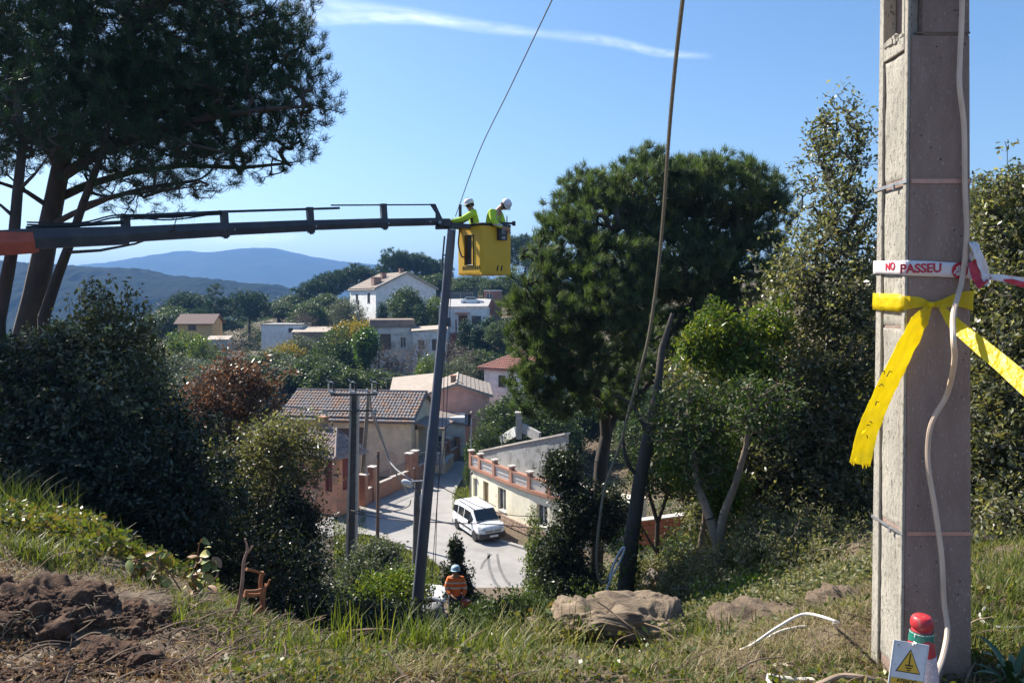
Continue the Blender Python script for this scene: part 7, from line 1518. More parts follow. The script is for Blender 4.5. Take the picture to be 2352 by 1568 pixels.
# ---------------------------------------------------------------- trees and scrub of the far slope
def proto_tree(kind, seed):
    """a tree about 8 m tall standing at the origin"""
    g_ = np.random.default_rng(seed); global rng; old = rng; rng = g_
    nm = {'umbrella': 'stone_pine', 'round': 'leafy_tree', 'tall': 'tall_tree', 'cypress': 'cypress', 'bare': 'bare_tree', 'bush': 'bush', 'yellow': 'yellow_tree', 'olive': 'olive_tree', 'cedar': 'conifer', 'light': 'light_green_tree', 'ivy': 'ivy_clad_tree'}[kind]
    root = thing(nm, None, None, (0, 0, 0)); tr = [(np.array([[0, 0, -1.5], [.1, 0, 1.2], [-.1, .1, 3.2], [.1, 0, 5.0]]), .22, .09)]; lm = L_MID; bk = BARKD; per = 22; ne = 420; L = .26; Wd = .16; sr = .26; shell = .5
    if kind == 'umbrella': bs = [(0, 0, 4.9, 3.0, 3.0, 2.2), (1.4, .5, 5.6, 1.9, 1.9, 1.6), (-1.6, -.4, 5.2, 1.8, 1.8, 1.6), (.2, -1.2, 6.4, 1.7, 1.7, 1.4), (-.3, 1.2, 6.3, 1.6, 1.6, 1.4)]; lm = L_PINE; ne = 640; bk = BARK; L = .24; Wd = .07; per = 34; ne = 680
    elif kind == 'round': bs = [(0, 0, 4.9, 2.3, 2.3, 2.4), (1.2, -.8, 4.0, 1.5, 1.5, 1.5), (-1.3, -.5, 4.2, 1.5, 1.5, 1.6), (.2, .2, 6.6, 1.4, 1.4, 1.2)]
    elif kind == 'tall': bs = [(0, 0, 3.4, 1.2, 1.2, 1.8), (.2, 0, 5.4, 1.1, 1.1, 1.6), (-.1, .1, 7.0, .7, .7, 1.1)]
    elif kind == 'cypress': bs = [(0, 0, 2.6, .9, .9, 2.4), (0, 0, 5.0, .65, .65, 2.0), (0, 0, 6.9, .32, .32, 1.1)]; lm = L_PINE; L = .20; Wd = .10; shell = .7
    elif kind == 'bare': bs = [(0, 0, 5.0, 2.2, 2.2, 2.4), (.8, 0, 6.4, 1.4, 1.4, 1.4)]; lm = L_RED; bk = BARKT; per = 1; ne = 620; L = .10; Wd = .06
    elif kind == 'bush': bs = [(0, 0, 3.2, 3.4, 3.0, 3.2), (1.8, -.5, 3.0, 2.2, 2.0, 2.6), (-1.9, -.3, 2.6, 2.2, 2.0, 2.4), (.3, 0, 5.6, 2.0, 2.0, 2.0)]; ne = 520; per = 22
    elif kind == 'yellow': bs = [(0, 0, 4.6, 2.5, 2.3, 2.2), (1.6, 0, 3.4, 1.6, 1.6, 1.6), (-1.5, 0, 3.8, 1.7, 1.6, 1.7)]; lm = L_YEL; per = 16
    elif kind == 'olive': bs = [(0, 0, 4.6, 2.6, 2.4, 2.6), (1.3, 0, 5.5, 1.6, 1.6, 1.6), (-1.3, 0, 3.5, 1.8, 1.6, 1.8)]; lm = L_OLI; per = 18; Wd = .10
    elif kind == 'light': bs = [(0, 0, 4.0, 2.0, 1.8, 2.6), (1.0, 0, 5.6, 1.2, 1.2, 1.7), (-1.0, 0, 2.8, 1.6, 1.4, 1.8)]; lm = L_BRI; per = 14
    elif kind == 'ivy': bs = [(0, 0, 3.0, .5, .5, 3.0), (.3, 0, 6.0, 1.4, 1.2, 1.3), (-.5, 0, 5.0, .8, .8, .9)]; lm = L_IVY; per = 16
    elif kind == 'cedar': bs = [(0, 0, 2.6, 2.6, 2.6, .8), (.4, 0, 4.1, 2.2, 2.2, .7), (-.3, 0, 5.5, 1.6, 1.6, .7), (.1, 0, 6.9, .9, .9, .9)]; lm = L_PINE; L = .22; Wd = .08; per = 30
    ends, _ = blob_points(bs, ne, shell, .4, g=g_); ends = ends[ends[:, 2] > .3]; A, par, rad, tips, n0 = grow(tr, ends, 3, .08, .4, .011, .42, .12)
    if kind == 'umbrella' or kind == 'cedar':
        T = A[tips]; ax = unit(unit(T-A[par[tips]])*.4+np.array([0, 0, .6])); V, F = needle_arrays(T, ax, 30, .42, .045, .8, g_); ak = 3
    else:
        idx = np.repeat(np.arange(len(tips)), per); C = A[tips][idx]+g_.normal(0, sr, (len(idx), 3)); V, F = leaf_arrays(C, L, Wd, g=g_); ak = 4
    finish_tree(root, A, par, rad, n0, V, F, lm, bk, ak, .03, local=True); rng = old
    return root
PROTO = {}
def plant(kind, px, ptop, Y, width, label, cat=None, var=0, base=None):
    """tree whose tip reaches this height of the sheet; width in metres"""
    key = (kind, var); x = (px-1176)/1700*Y; zb_ = Hf(x, Y)-.1 if base is None else base; ztop = at(px, ptop, Y).z; h = max(1.5, ztop-zb_)
    first = key not in PROTO
    if first: PROTO[key] = proto_tree(kind, 100+var*17+len(kind)*31+ord(kind[0]))
    o = PROTO[key] if first else dup(PROTO[key])
    o.location = (x, Y, zb_); w0 = {'umbrella': 6.2, 'round': 4.8, 'tall': 2.6, 'cypress': 1.8, 'bare': 4.6, 'bush': 7.6, 'yellow': 5.4, 'olive': 5.0, 'cedar': 5.0, 'light': 4.2, 'ivy': 3.0}[kind]
    o.scale = (width/w0, width/w0, h/8.0); o.rotation_euler = (0, 0, (px*1.7) % 6.28)
    tag(o, label, cat or {'bush': 'bush', 'cypress': 'cypress'}.get(kind, 'tree')); return o
PLANTS = [
 ('umbrella', 432, 668, 150, 11, 'dark stone pine above the brown roofed orange house'), ('cedar', 497, 652, 140, 9, 'dark conifer standing between two round stone pines on the left ridge'), ('umbrella', 572, 664, 150, 9, 'round topped stone pine right of the dark ridge conifer'),
 ('round', 392, 700, 125, 9, 'dark tree left of the brown roofed orange house'), ('round', 640, 690, 165, 9, 'dusky tree in the dip of the left ridge'), ('round', 690, 672, 172, 10, 'dusky tree left of the stepped row of ridge pines'),
 ('umbrella', 726, 640, 168, 9, 'lowest stone pine of the row climbing to the white gabled house'), ('umbrella', 765, 618, 172, 9, 'middle stone pine of the row climbing to the white gabled house', 1), ('umbrella', 820, 604, 176, 12, 'stone pine directly behind the white gabled house chimney', 2), ('round', 752, 672, 150, 9, 'dark bushy tree below the row of ridge pines'), ('round', 715, 690, 140, 8, 'dark rounded tree lower on the ridge left of the white gabled house', None, 1),
 ('umbrella', 912, 566, 185, 10, 'tall stone pine on the skyline left of the leaning pole', None, 1), ('umbrella', 962, 578, 188, 11, 'broad stone pine on the skyline just left of the leaning pole'), ('umbrella', 1004, 590, 186, 9, 'stone pine on the skyline hidden partly by the leaning pole', None, 2), ('round', 940, 622, 178, 9, 'undergrowth tree beneath the skyline stone pines'), ('round', 1010, 626, 175, 9, 'dark tree behind the dark green carport'),
 ('umbrella', 1206, 532, 178, 13, 'wide stone pine right behind the yellow basket', None, 1), ('umbrella', 1240, 556, 170, 10, 'stone pine between the basket and the big right pine'), ('round', 1085, 628, 168, 10, 'tree filling the gap under the basket bottom'), ('round', 1132, 640, 155, 6, 'small round bluish tree right under the basket', None, 1), ('round', 1180, 625, 160, 9, 'dark tree under the right corner of the basket'), ('tall', 1060, 650, 160, 5, 'thin tree beside the leaning pole above the carport'),
 ('round', 936, 655, 123, 6.5, 'dark tree standing against the shaded gable of the white house', None, 1), ('cedar', 960, 700, 118, 7, 'dark drooping conifer below the white gable'), ('olive', 800, 678, 130, 6, 'pale olive tree at the lit corner of the white gabled house'), ('cypress', 880, 690, 131, 2.4, 'slim dark shrub beside the door side of the white gabled house'), ('light', 1000, 670, 126, 4, 'light green tree left of the leaning pole by the low white house'),
 ('cypress', 1072, 728, 112, 2.8, 'left dark cypress before the low white house'), ('cypress', 1098, 742, 110, 2.6, 'middle dark cypress before the low white house'), ('cypress', 1122, 722, 112, 3.2, 'right and broadest dark cypress before the low white house'), ('round', 1150, 735, 108, 5, 'dark bush tree right of the three cypresses'),
 ('yellow', 806, 712, 108, 7, 'yellow leaved shrub tree above the dark round tree in mid slope'), ('yellow', 842, 715, 106, 4.5, 'rusty yellow tree left of the stained flat roofed house', None, 1), ('bush', 768, 738, 96, 8.5, 'big dark rounded tree in mid slope left of the ivy clad trunk'), ('ivy', 838, 742, 90, 3.4, 'ivy clad tree left of the stained flat roofed house'), ('yellow', 655, 772, 98, 6, 'dull yellow tree below the long white house'), ('olive', 690, 760, 104, 6, 'grey green tree below the brown low building'),
 ('round', 620, 800, 88, 8, 'mid green tree right above the russet tree'), ('olive', 668, 812, 86, 7, 'soft grey green tree above the tiled roof ridge'), ('round', 720, 812, 84, 7, 'dull green tree above the left part of the tiled roof', None, 1), ('tall', 735, 845, 76, 3.5, 'narrow dark tree just behind the utility pole insulators'), ('bush', 560, 820, 80, 7, 'dull bush left above the russet tree crown'),
 ('light', 430, 748, 98, 6, 'bright yellow green tree sloping below the brown roofed house'), ('light', 468, 760, 94, 4, 'smaller yellow green tree right of the brightest one at the left', None, 1), ('olive', 400, 800, 82, 7, 'pale grey shrub tree beside the dark left thicket'), ('olive', 455, 815, 78, 6, 'second pale grey shrub tree beneath the yellow green trees', None, 1), ('bush', 500, 790, 86, 6, 'green bush under the tiny pale hut'), ('bare', 516, 765, 92, 6, 'bare grey tree left of the long white house'), ('bare', 700, 705, 128, 5, 'leafless tree behind the brown low building'),
 ('bare', 870, 770, 92, 5, 'bare tree in front of the stained flat roofed house window'), ('bare', 905, 790, 88, 5.5, 'bare tree in front of the stained house corner', None, 1), ('bare', 960, 760, 92, 4, 'thin leafless tree before the pale block house'), ('light', 975, 800, 84, 3, 'slim yellow green poplar left of the leaning pole foot of the slope'), ('bare', 1040, 770, 96, 5, 'bare tree just right of the leaning pole in mid slope'), ('bare', 1070, 790, 90, 6, 'greyish bare tree above the salmon gable'), ('olive', 1050, 812, 84, 5, 'grey shrub tree right behind the salmon gable'), ('round', 1100, 800, 92, 5.5, 'dull green tree left of the white red roofed house'), ('bush', 1010, 840, 82, 5, 'dark bush between the leaning pole and the salmon roof'), ('bush', 930, 850, 80, 5.5, 'dark bush behind the low tiled wing'), ('tall', 800, 850, 78, 3, 'dark slim tree behind the right insulator'), ('round', 860, 845, 80, 6, 'dim bushy tree behind the crossarm end'),
 ('round', 1165, 905, 58, 4.2, 'dark green tree hiding the corner of the white red roofed house'), ('bush', 1205, 870, 64, 5, 'glossy bush right of the white red roofed house wall'), ('bush', 1118, 960, 55, 3.6, 'round bush at the road end before the gate pier'), ('round', 1240, 905, 56, 4.5, 'tree crown between the gate pier and the big right pine'), ('bush', 1092, 1030, 52, 1.9, 'ivy bush clinging to the corner of the cream terrace building'), ('bush', 1290, 940, 54, 4.5, 'shaded bush behind the rough grey wall'),
 ('bush', 645, 945, 52, 3.2, 'grey green shrub at the left end of the tiled roof'), ('bush', 905, 1018, 57, 1.3, 'small pale garden shrub behind the salmon wall'), ('round', 1330, 900, 60, 6, 'leafy tree behind the trunks of the big right pine'), ('round', 1420, 860, 70, 8, 'green tree seen through the trunks of the big right pine', None, 1), ('bush', 1500, 900, 55, 7, 'dark bush seen right of the cut trunk'),
 ('bush', 340, 870, 60, 6, 'shadowed bush behind the dark left thicket'), ('round', 300, 790, 80, 8, 'shadowed tree behind the dark left thicket'), ('round', 200, 760, 90, 9, 'hazy tree behind the slender pine trunk'), ('umbrella', 120, 735, 100, 10, 'hazy pine behind the huge stone pine trunk'), ('bush', 60, 790, 90, 9, 'hazy bush at the left edge beyond the trunks'),
]
for q in PLANTS:
    kind, px_, pt_, Y_, w_, lb_ = q[:6]; plant(kind, px_, pt_, Y_, w_, lb_, var=(q[6] or 0) if len(q) > 6 and isinstance(q[6], int) else (q[7] if len(q) > 7 else 0))

# scrub cloaking the slopes, uncountable
KEEP = [(o.location.x, o.location.y, 6.5) for o in bpy.data.objects if o.parent is None and o.get('category') in ('house', 'outbuilding', 'hut', 'shed', 'carport')]
roadpoly = [(p.x, p.y) for p in ring]
def in_road(x, y):
    c = False; n = len(roadpoly); j = n-1
    for i in range(n):
        xi, yi = roadpoly[i]; xj, yj = roadpoly[j]
        if ((yi > y) != (yj > y)) and x < (xj-xi)*(y-yi)/(yj-yi+1e-12)+xi: c = not c
        j = i
    return c
def scrub(name, label, n, Ylo, Yhi, plo, phi, rlo, rhi, per, L, Wd, lm, avoid=True, seed=0, hfac=.7, cond=None):
    g_ = np.random.default_rng(seed); C = []
    while len(C) < n:
        Y_ = Ylo*(Yhi/Ylo)**g_.uniform(0, 1); px_ = g_.uniform(plo, phi); x = (px_-1176)/1700*Y_; r_ = g_.uniform(rlo, rhi)
        if avoid:
            if in_road(x, Y_) or (Y_ < 66 and in_road(x, Y_-r_)) or (Y_ < 66 and 780 < px_ < 1330): n -= 1; continue
            if any((x-a-3)**2+(Y_-b-2)**2 < c*c for a, b, c in KEEP): n -= 1; continue
        if cond and not cond(px_, Y_): n -= 1; continue
        C.append((x, Y_, Hf(x, Y_)+r_*.25*hfac, r_, r_, r_*hfac))
    if not C: return
    B = np.array(C); k = np.repeat(np.arange(len(B)), per); d = unit(g_.normal(size=(len(k), 3))); rr = g_.uniform(.3, 1, (len(k), 1))**.5
    P = B[k, :3]+d*rr*B[k, 3:6]; V, F = leaf_arrays(P, L, Wd, g=g_); cl = np.clip(np.repeat(g_.uniform(0, 1, len(B)), per)*.5+g_.uniform(0, .5, len(k)), 0, 1)
    o_ = link_mesh(name, V, F, lm, attr=np.repeat(cl, 4)); return tag(o_, label, 'scrub', kind='stuff')
scrub('hillside_scrub', 'dull green scrub covering the far slope', 1150, 66, 190, 250, 1500, .9, 2.6, 150, .30, .17, L_SCR, seed=1)
scrub('hillside_scrub', 'darker scrub patches on the far slope', 900, 66, 200, 250, 1700, 1.0, 3.2, 150, .30, .17, L_MID, seed=2)
scrub('hillside_scrub', 'evergreen undergrowth on the far slope', 420, 70, 200, 0, 1500, 1.2, 3.4, 150, .32, .18, L_DARK, seed=3)
scrub('valley_scrub', 'shaded undergrowth filling the valley on the left', 620, 17, 62, 150, 800, .5, 1.6, 170, .12, .07, L_DARK, seed=4)
scrub('valley_scrub', 'undergrowth filling the slope on the right', 900, 15, 64, 1290, 2500, .5, 1.7, 170, .11, .065, L_MID, seed=5)
scrub('ridge_wood', 'wooded skyline behind the right hand trees', 500, 170, 330, 1150, 2700, 3, 6, 170, .6, .35, L_MID, avoid=False, seed=6, hfac=1.3)
scrub('valley_wood', 'far woods of the valley floor', 700, 200, 800, -400, 900, 4, 9, 90, 1.1, .6, L_MID, avoid=False, seed=7, hfac=.8)
scrub('slope_scrub', 'low undergrowth on the steep slope below the brow', 420, 8, 17, 640, 1560, .12, .32, 130, .06, .032, L_MID, avoid=False, seed=8, cond=lambda p, y: not (940 < p < 1120 and y > 12))
# ---------------------------------------------------------------- grass, brambles, litter near the camera
G_GRN = leafmat('green_grass', [(.065, .09, .02), (.10, .13, .028), (.15, .175, .045), (.22, .21, .07), (.08, .10, .025)], .45, .45, (1.4, 1.5, .5))
G_DRY = leafmat('dry_grass', [(.32, .26, .15), (.24, .19, .11), (.42, .36, .22), (.19, .15, .09), (.28, .25, .10)], .30, .7, (1.2, 1.1, .8))
G_MOS = leafmat('olive_grass', [(.16, .17, .05), (.22, .22, .07), (.12, .13, .04), (.28, .25, .09)], .35, .6, (1.3, 1.3, .6))
L_LIT = leafmat('dead_leaves', [(.20, .13, .08), (.30, .22, .14), (.14, .09, .06), (.28, .22, .15), (.25, .17, .09)], .2, .6, (1.3, 1.1, .7))
L_GRD = leafmat('ground_ivy_leaves', [(.06, .09, .025), (.10, .14, .035), (.16, .17, .04), (.05, .07, .025), (.22, .20, .06), (.14, .10, .05)], .35, .35, (1.5, 1.5, .5))
NG = np.random.default_rng(77)
def blades(P, L, Wd, bend=.5, lean=None, up=1.0, g=NG):
    n = len(P); th = g.uniform(0, 2*math.pi, n); d = np.stack([np.cos(th), np.sin(th), np.zeros(n)], -1)
    if lean is not None: d = unit(d+np.array(lean))
    L_ = L*g.uniform(.5, 1.25, n) if np.isscalar(L) else L*g.uniform(.7, 1.2, n); b = bend*g.uniform(.2, 1.5, n); s_ = np.stack([-d[:, 1], d[:, 0], np.zeros(n)], -1); V = []
    for k, t in enumerate((0, .4, .75, 1.0)):
        ww = Wd*(1, .85, .55, .08)[k]*.5; c = P+np.array([0, 0, 1])*(L_*t*up*(1-.45*b*t))[:, None]+d*(L_*b*t**1.8)[:, None]
        V += [c-s_*ww, c+s_*ww]
    V = np.stack(V, 1); base = (np.arange(n)*8)[:, None]; F = np.concatenate([base+np.array([[0, 1, 3, 2]]), base+np.array([[2, 3, 5, 4]]), base+np.array([[4, 5, 7, 6]])], 1).reshape(-1, 4)
    return V.reshape(-1, 3), F, 8
def ground_pts(n, cond, Ylo, Yhi, plo=-150, phi=2500, g=NG, clump=0):
    Y = Ylo*(Yhi/Ylo)**g.uniform(0, 1, n*3); p = g.uniform(plo, phi, n*3); x = (p-1176)/1700*Y
    if clump:
        cx = np.array([noise.noise(Vector((a*clump, b*clump, 3))) for a, b in zip(x, Y)]); ok = cx > -.08
        x, Y, p = x[ok], Y[ok], p[ok]
    k = np.array([cond(a, b) for a, b in zip(p, Y)]) if cond else np.ones(len(x), bool); x, Y = x[k][:n], Y[k][:n]
    return np.stack([x, Y, H(x, Y)-.02], -1)
def grass(name, label, P, L, Wd, m, **k):
    V, F, a = blades(P, L, Wd, **k); return tag(link_mesh(name, V, F, m, attr=np.repeat(NG.uniform(0, 1, len(P)), a)), label, 'grass', kind='stuff')
notsoil = lambda p, y: not (p < 400 and y < 4.05)
left = lambda p, y: p < 560
mid_ = lambda p, y: 600 < p < 1330
grass('green_grass', 'long green grass along the brow of the slope', ground_pts(7000, lambda p, y: 560 < p < 2000, 2.7, 5.5, clump=2.0), .11, .007, G_GRN, bend=.7)
grass('green_grass', 'fine green grass on the left bank', ground_pts(16000, lambda p, y: p < 620 and y > 4.9 or 380 < p < 700 and y > 3.9, 3.5, 12, -200, 700, clump=1.3), .14, .007, G_GRN, bend=.6)
grass('green_grass', 'green grass right of the concrete pole', ground_pts(12000, lambda p, y: p > 2180, 3.2, 10, 2150, 2700), .14, .007, G_GRN, bend=.6)
grass('olive_grass', 'short olive grass around the pole foot and the log', ground_pts(20000, lambda p, y: notsoil(p, y) and p > 560, 2.6, 7, clump=1.7), .08, .006, G_MOS, bend=.7)
grass('dry_grass', 'dry straw grass scattered over the foreground', ground_pts(28000, notsoil, 2.5, 7), .09, .0045, G_DRY, bend=1.0)
grass('slope_grass', 'rank grass on the slope below the brow', ground_pts(9000, lambda p, y: not (960 < p < 1120), 6.5, 16, 500, 2100, clump=.9), .13, .010, G_GRN, bend=.6)
P = ground_pts(14000, lambda p, y: 760 < p < 1010 and (p < 835 or not in_road((p-1176)/1700*y, y)), 27, 47, 760, 1020); grass('verge_grass', 'bright green grass bank beside the road', P, .32, .05, G_GRN, bend=.5)
P = ground_pts(1800, lambda p, y: True, 45, 52, 1035, 1085); P = P[[not in_road(a[0], a[1]) for a in P]]; grass('verge_grass', 'patch of grass at the corner of the cream building', P, .35, .06, G_GRN, bend=.5)
# leafy ground cover of the left bank
def cover(name, label, P, hgt, L, Wd, m, droop=0):
    P = P+NG.uniform(0, 1, (len(P), 1))*np.array([0, 0, hgt])+NG.normal(0, .03, P.shape)*np.array([1, 1, .2]); V, F = leaf_arrays(P, L, Wd, g=NG, droop=droop)
    return tag(link_mesh(name, V, F, m, attr=np.repeat(NG.uniform(0, 1, len(P)), 4)), label, 'ground cover', kind='stuff')
cover('ground_cover', 'leafy bramble cover on the left bank', ground_pts(17000, lambda p, y: p < 520 and y > 4.9+.003*(p-100), 4.7, 11, -250, 560, clump=1.0), .22, .055, .036, L_GRD)
cover('ground_cover', 'leafy growth draped over the left end of the log', np.array([[lc.x, 4.75, lc.z]])+NG.normal(0, 1, (1300, 3))*np.array([.22, .13, .08])+np.array([-.30, -.05, -.05]), .03, .045, .026, L_GRD)
cover('ground_cover', 'weeds growing against the foot of the log', np.array([[lc.x, 4.62, Hf(lc.x, 4.62)+.05]])+NG.normal(0, 1, (2200, 3))*np.array([.42, .07, .06]), .02, .045, .022, L_GRD)
cover('ground_cover', 'low leaves along the brow', ground_pts(17000, lambda p, y: p > 480, 2.7, 7.0, 480, 2300, clump=1.6), .08, .036, .02, L_GRD)
grass('olive_grass', 'dry tussocks over the rocky mound', ground_pts(9000, lambda p, y: 1600 < p < 2060, 3.3, 5.4, 1600, 2060), .11, .0055, G_DRY, bend=.9)
cover('ground_cover', 'sunny low scrub on the brow left of the concrete pole', ground_pts(9000, lambda p, y: 1480 < p < 2060, 4.6, 7.5, 1480, 2060, clump=1.4), .22, .042, .018, L_SC2)
cover('leaf_litter', 'dead leaves and litter over the foreground', ground_pts(42000, None, 2.5, 7.0, -150, 2500), .035, .042, .013, L_LIT)
# twigs
TWG = mat('dry_twigs', (.30, .21, .14), (.15, .10, .065), scale=6, rough=.9, vec='pos'); TWO = mat('orange_brown_wood', (.36, .15, .065), (.25, .10, .045), scale=8, rough=.85, vec='pos')
b_ = MB(); rt = random.Random(5)
def twig(b_, p, q, r_, bend=.05):
    m_ = (p+q)/2+Vector((rt.uniform(-bend, bend), rt.uniform(-bend, bend), rt.uniform(0, bend))); b_.tube(spline([p, m_, q], 3), [r_, r_*.95, r_*.9, r_*.8, r_*.7, r_*.6, r_*.5], 4)
for i in range(700):
    if i < 330: px_, Y_ = rt.gauss(560, 110), rt.uniform(3.3, 4.6)
    else: px_, Y_ = rt.uniform(-50, 2300), rt.uniform(2.8, 5.5)
    x = (px_-1176)/1700*Y_; p = Vector((x, Y_, Hf(x, Y_)+.02)); a = rt.gauss(.4, 1.1); L_ = rt.uniform(.06, .26); q = p+Vector((math.cos(a)*L_, math.sin(a)*L_*.5, rt.uniform(-.02, .45)*L_)); twig(b_, p, q, rt.uniform(.002, .006), L_*.12)
tag(b_.build('twig_litter', TWG), 'heap of dry cut twigs left of the grass tuft', 'twigs', kind='stuff')
# upright dead stick and the orange-brown broken stakes
def stick(name, label, lines, m, cat='stick'):
    p0 = lines[0][0][0]; root = None; b_ = MB()
    P0 = at(*p0); root = thing(name, label, cat, (P0.x, P0.y, Hf(P0.x, P0.y)))
    for k, (line, r0, r1) in enumerate(lines):
        S = spline([at(*q) for q in line], 5); n = len(S); MB().tube(S, [1.5*(r0+(r1-r0)*i/(n-1)) for i in range(n)], 7).build('stem' if k == 0 else 'branch', m, root, smooth=True)
    return root
stick('dead_stick', 'tall broken dead stick standing over the twig heap', [([(424, 1528, 4.2), (470, 1490, 4.25), (520, 1435, 4.3), (545, 1400, 4.3), (556, 1340, 4.3), (560, 1290, 4.32), (568, 1262, 4.33), (563, 1236, 4.33)], .011, .004), ([(566, 1270, 4.33), (574, 1262, 4.32), (582, 1252, 4.3)], .007, .003), ([(560, 1300, 4.32), (572, 1290, 4.32)], .004, .002)], mat('reddish_dead_wood', (.38, .22, .15), (.24, .13, .09), scale=8, rough=.85, vec='pos'))
stick('broken_stakes', 'orange brown broken stems tangled right of the dead stick', [([(600, 1425, 4.7), (603, 1380, 4.7), (598, 1340, 4.7), (602, 1312, 4.7)], .013, .008), ([(566, 1306, 4.6), (585, 1310, 4.65), (608, 1318, 4.7)], .008, .005), ([(562, 1358, 4.6), (590, 1356, 4.65), (612, 1346, 4.7), (620, 1330, 4.7)], .008, .004), ([(560, 1366, 4.6), (585, 1366, 4.65), (604, 1362, 4.7)], .009, .006), ([(570, 1430, 4.6), (590, 1405, 4.65), (610, 1384, 4.7)], .008, .005), ([(606, 1425, 4.72), (606, 1380, 4.72), (610, 1340, 4.72)], .008, .005)], TWO, 'stems')
for k, (line, lb_) in enumerate((([(720, 1478, 4.0), (770, 1455, 4.0), (830, 1446, 4.0), (880, 1444, 4.0), (905, 1450, 4.0), (911, 1475, 4.0), (895, 1498, 4.0)], 'long arching dry stem over the dark hollow left of the grass tuft'), ([(600, 1500, 4.0), (660, 1470, 4.1), (720, 1448, 4.2)], 'straight dry stem leaning out of the twig heap'), ([(480, 1340, 5.2), (500, 1320, 5.2), (492, 1300, 5.2), (478, 1300, 5.2)], 'small hooked dry stem among the bramble'), ([(1500, 1480, 4.6), (1450, 1440, 4.6), (1400, 1400, 4.7), (1370, 1380, 4.7)], 'thin dry stem lying across the log'), ([(1640, 1545, 4.0), (1580, 1500, 4.1), (1530, 1450, 4.3), (1480, 1430, 4.5)], 'long pale stem leaning on the right end of the log'))):
    stick('dry_stem', lb_, [(line, .006, .002)], TWG, 'stem')
# bramble with big curled leaves, each leaf its own
BL = [mat('bramble_leaf_%s' % n_, a, c, scale=20, rough=.45) for n_, a, c in (('green', (.13, .18, .035), (.20, .22, .05)), ('yellow', (.34, .30, .05), (.26, .24, .05)), ('brown', (.22, .12, .06), (.30, .17, .08)))]
LEAFM = []
for k, m_ in enumerate(BL):
    V = []; n_ = 5
    for i in range(n_+1):
        t = i/n_; w_ = math.sin(math.pi*(t*.92+.04))**.8*.32
        for j, s_ in enumerate((-1, 0, 1)): V.append((s_*w_, t, .12*abs(s_)*w_*2-.25*t*t))
    F = [(i*3+j, i*3+j+1, i*3+j+4, i*3+j+3) for i in range(n_) for j in range(2)]
    me_ = bpy.data.meshes.new('leaf'); me_.from_pydata(V, [], F); me_.materials.append(m_); me_.polygons.foreach_set('use_smooth', [True]*len(me_.polygons)); LEAFM.append(me_)
def leafy_plant(name, label, stems, n_leaves, size, weights, cat='plant', seed=1, Y=5.2):
    rr = random.Random(seed); P0 = at(*stems[0][0]); root = thing(name, label, cat, (P0.x, P0.y, Hf(P0.x, P0.y)))
    for line in stems:
        S = spline([at(*q) for q in line], 5); n = len(S); MB().tube([Vector((S[0].x, S[0].y, Hf(S[0].x, S[0].y)-.03))]+S, [.006]+[.006*(1-.6*i/n) for i in range(n)], 5).build('stem', TWO if rr.random() < .4 else TWG, root, smooth=True)
        for k in range(n_leaves//len(stems)):
            p = S[min(n-1, int(n*(.25+.75*rr.random())))]; o_ = bpy.data.objects.new('leaf', rr.choices(LEAFM, weights)[0]); COL.objects.link(o_); o_.parent = root
            o_.location = p-Vector(root.location)+Vector((rr.gauss(0, .02), rr.gauss(0, .02), rr.gauss(0, .015))); s_ = size*rr.uniform(.6, 1.25); o_.scale = (s_, s_, s_); o_.rotation_euler = (rr.uniform(-1.1, .6), rr.uniform(-.8, .8), rr.uniform(0, 6.28))
    return root
leafy_plant('bramble_plant', 'bramble with curled green and yellow leaves standing against the dark hollow', [[(452, 1425, 5.0), (450, 1370, 5.0), (452, 1310, 5.0), (455, 1262, 5.0), (462, 1238, 5.0)], [(440, 1420, 5.0), (445, 1340, 5.0), (432, 1300, 5.0)], [(455, 1400, 5.0), (468, 1350, 5.0), (478, 1300, 5.0), (470, 1270, 5.0)]], 54, .085, (4, 4, 2), seed=3)
leafy_plant('bramble_plant', 'browning bramble arching left of the taller green one', [[(440, 1400, 5.1), (400, 1330, 5.1), (365, 1290, 5.1), (330, 1278, 5.1), (300, 1290, 5.1)], [(380, 1380, 5.1), (370, 1330, 5.1), (372, 1300, 5.1)], [(350, 1370, 5.1), (330, 1310, 5.1), (320, 1285, 5.1)]], 60, .085, (3, 3, 5), seed=5)
leafy_plant('bramble_plant', 'leafy bramble on top of the left bank', [[(60, 1300, 6.4), (55, 1240, 6.4), (50, 1200, 6.4)], [(100, 1300, 6.4), (110, 1230, 6.4), (100, 1195, 6.4)], [(10, 1300, 6.4), (5, 1240, 6.4), (20, 1200, 6.4)]], 72, .10, (6, 3, 1), seed=6)
leafy_plant('bramble_plant', 'creeping bramble at the crest of the left bank', [[(200, 1400, 5.6), (210, 1340, 5.6), (240, 1300, 5.7)], [(250, 1400, 5.5), (270, 1350, 5.5), (300, 1340, 5.5)], [(150, 1380, 5.7), (160, 1320, 5.8), (180, 1290, 5.8)], [(330, 1420, 5.2), (350, 1380, 5.2), (380, 1370, 5.2)]], 80, .085, (5, 4, 2), seed=8)
leafy_plant('seedling', 'small fresh seedling with round leaves at the bottom of the slope', [[(470, 1570, 3.5), (480, 1545, 3.5), (500, 1535, 3.5)], [(450, 1575, 3.4), (440, 1550, 3.4), (430, 1540, 3.4)], [(520, 1575, 3.5), (530, 1550, 3.5)]], 60, .035, (6, 1, 0), seed=9)
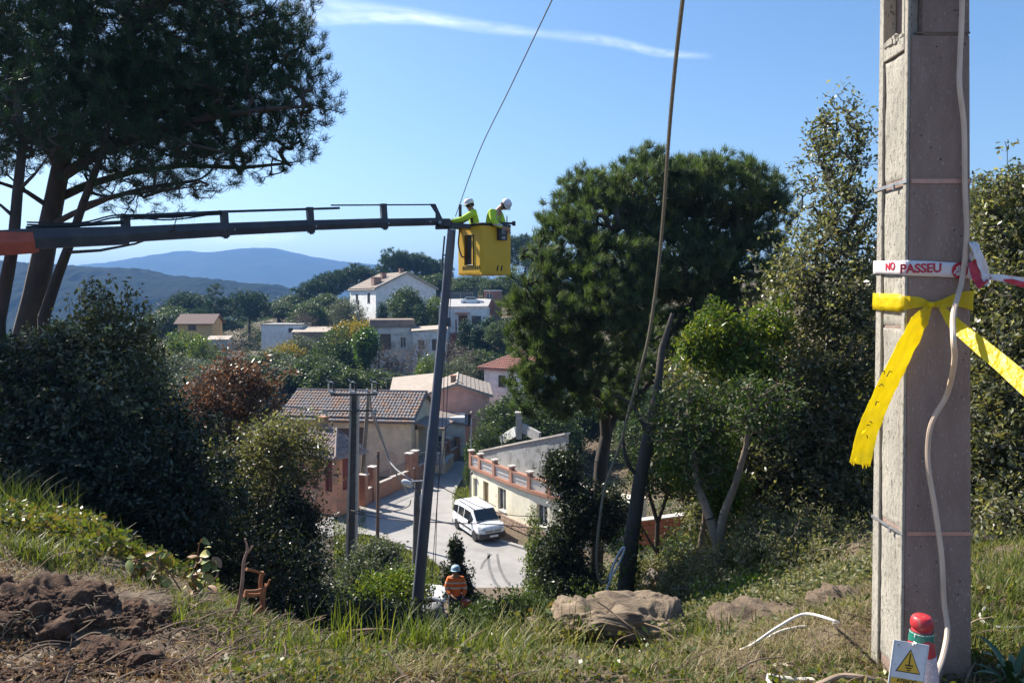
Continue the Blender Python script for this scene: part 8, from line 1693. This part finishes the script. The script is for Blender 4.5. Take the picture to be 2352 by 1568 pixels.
# big grass tufts
def tuft(label, px, py, Y, n, L, Wd, m, spread=.12, bend=.5):
    c = at(px, py, Y); c.z = Hf(c.x, c.y)-.02; P = np.array(c)+NG.normal(0, 1, (n, 3))*np.array([spread, spread*.6, 0]); P[:, 2] = H(P[:, 0], P[:, 1])-.02
    V, F, a = blades(P, L, Wd, bend); root = thing('grass_tuft', label, 'grass tuft', c); return tag(link_mesh('blades', V, F, m, root, attr=np.repeat(NG.uniform(0, 1, n), a)), kind='stuff')
tuft('large arching green grass tuft in front of the leaning pole foot', 975, 1540, 3.7, 300, .28, .009, G_GRN, .10, .6)
tuft('tall green grass blades in front of the orange jacketed worker', 1090, 1540, 4.0, 420, .24, .009, G_GRN, .17, .6)
tuft('sparse upright grass clump over the dark hollow', 815, 1540, 3.9, 110, .34, .009, G_GRN, .14, .35)
tuft('yellowish grass clump left of the log', 1215, 1480, 4.6, 420, .38, .010, G_MOS, .18, .6)
tuft('grass clump at the right end of the log', 1610, 1530, 4.2, 260, .26, .008, G_GRN, .14, .5)
tuft('grass tuft on the left bank crest', 250, 1290, 6.8, 300, .26, .009, G_GRN, .22, .5)
tuft('pale green grass tuft above the largest soil clod', 90, 1330, 5.1, 260, .18, .008, G_GRN, .12, .7)
tuft('short green clump by the bottom edge left of the grass tuft', 660, 1545, 3.7, 260, .20, .008, G_GRN, .14, .6)
tuft('tall feathery grass clump at the left edge above the bank', 60, 1170, 8.2, 420, .5, .008, G_GRN, .35, .5)
# strap leaved plant, bottom right
sp0 = at(2330, 1530, 3.0); sp0.z = Hf(sp0.x, 3.0); root = thing('strap_leaf_plant', 'dark green strap leaved plant in the bottom right corner', 'plant', sp0)
STRP = mat('strap_leaf_green', (.035, .075, .022), (.06, .11, .03), scale=8, rough=.35, stretch=(1, 1, .3))
for k in range(24):
    a = random.uniform(0, 6.28); L_ = random.uniform(.16, .28); rise = random.uniform(.35, 1.0); d = Vector((math.cos(a), math.sin(a), 0)); s_ = Vector((-d.y, d.x, 0)); V = []
    for i in range(7):
        t = i/6; c = Vector(sp0)+d*(L_*t*(1.1-rise*.6))+Vector((0, 0, L_*rise*(t-.55*t*t)*1.5)); w_ = .013*(.6+1.2*t)*(1-t**3)+.001; V += [c-s_*w_+Vector((0, 0, w_*.5)), c, c+s_*w_+Vector((0, 0, w_*.5))]
    F = [(i*3+j, i*3+j+1, i*3+j+4, i*3+j+3) for i in range(6) for j in range(2)]; link_mesh('leaf', V, F, STRP, root, smooth=True)
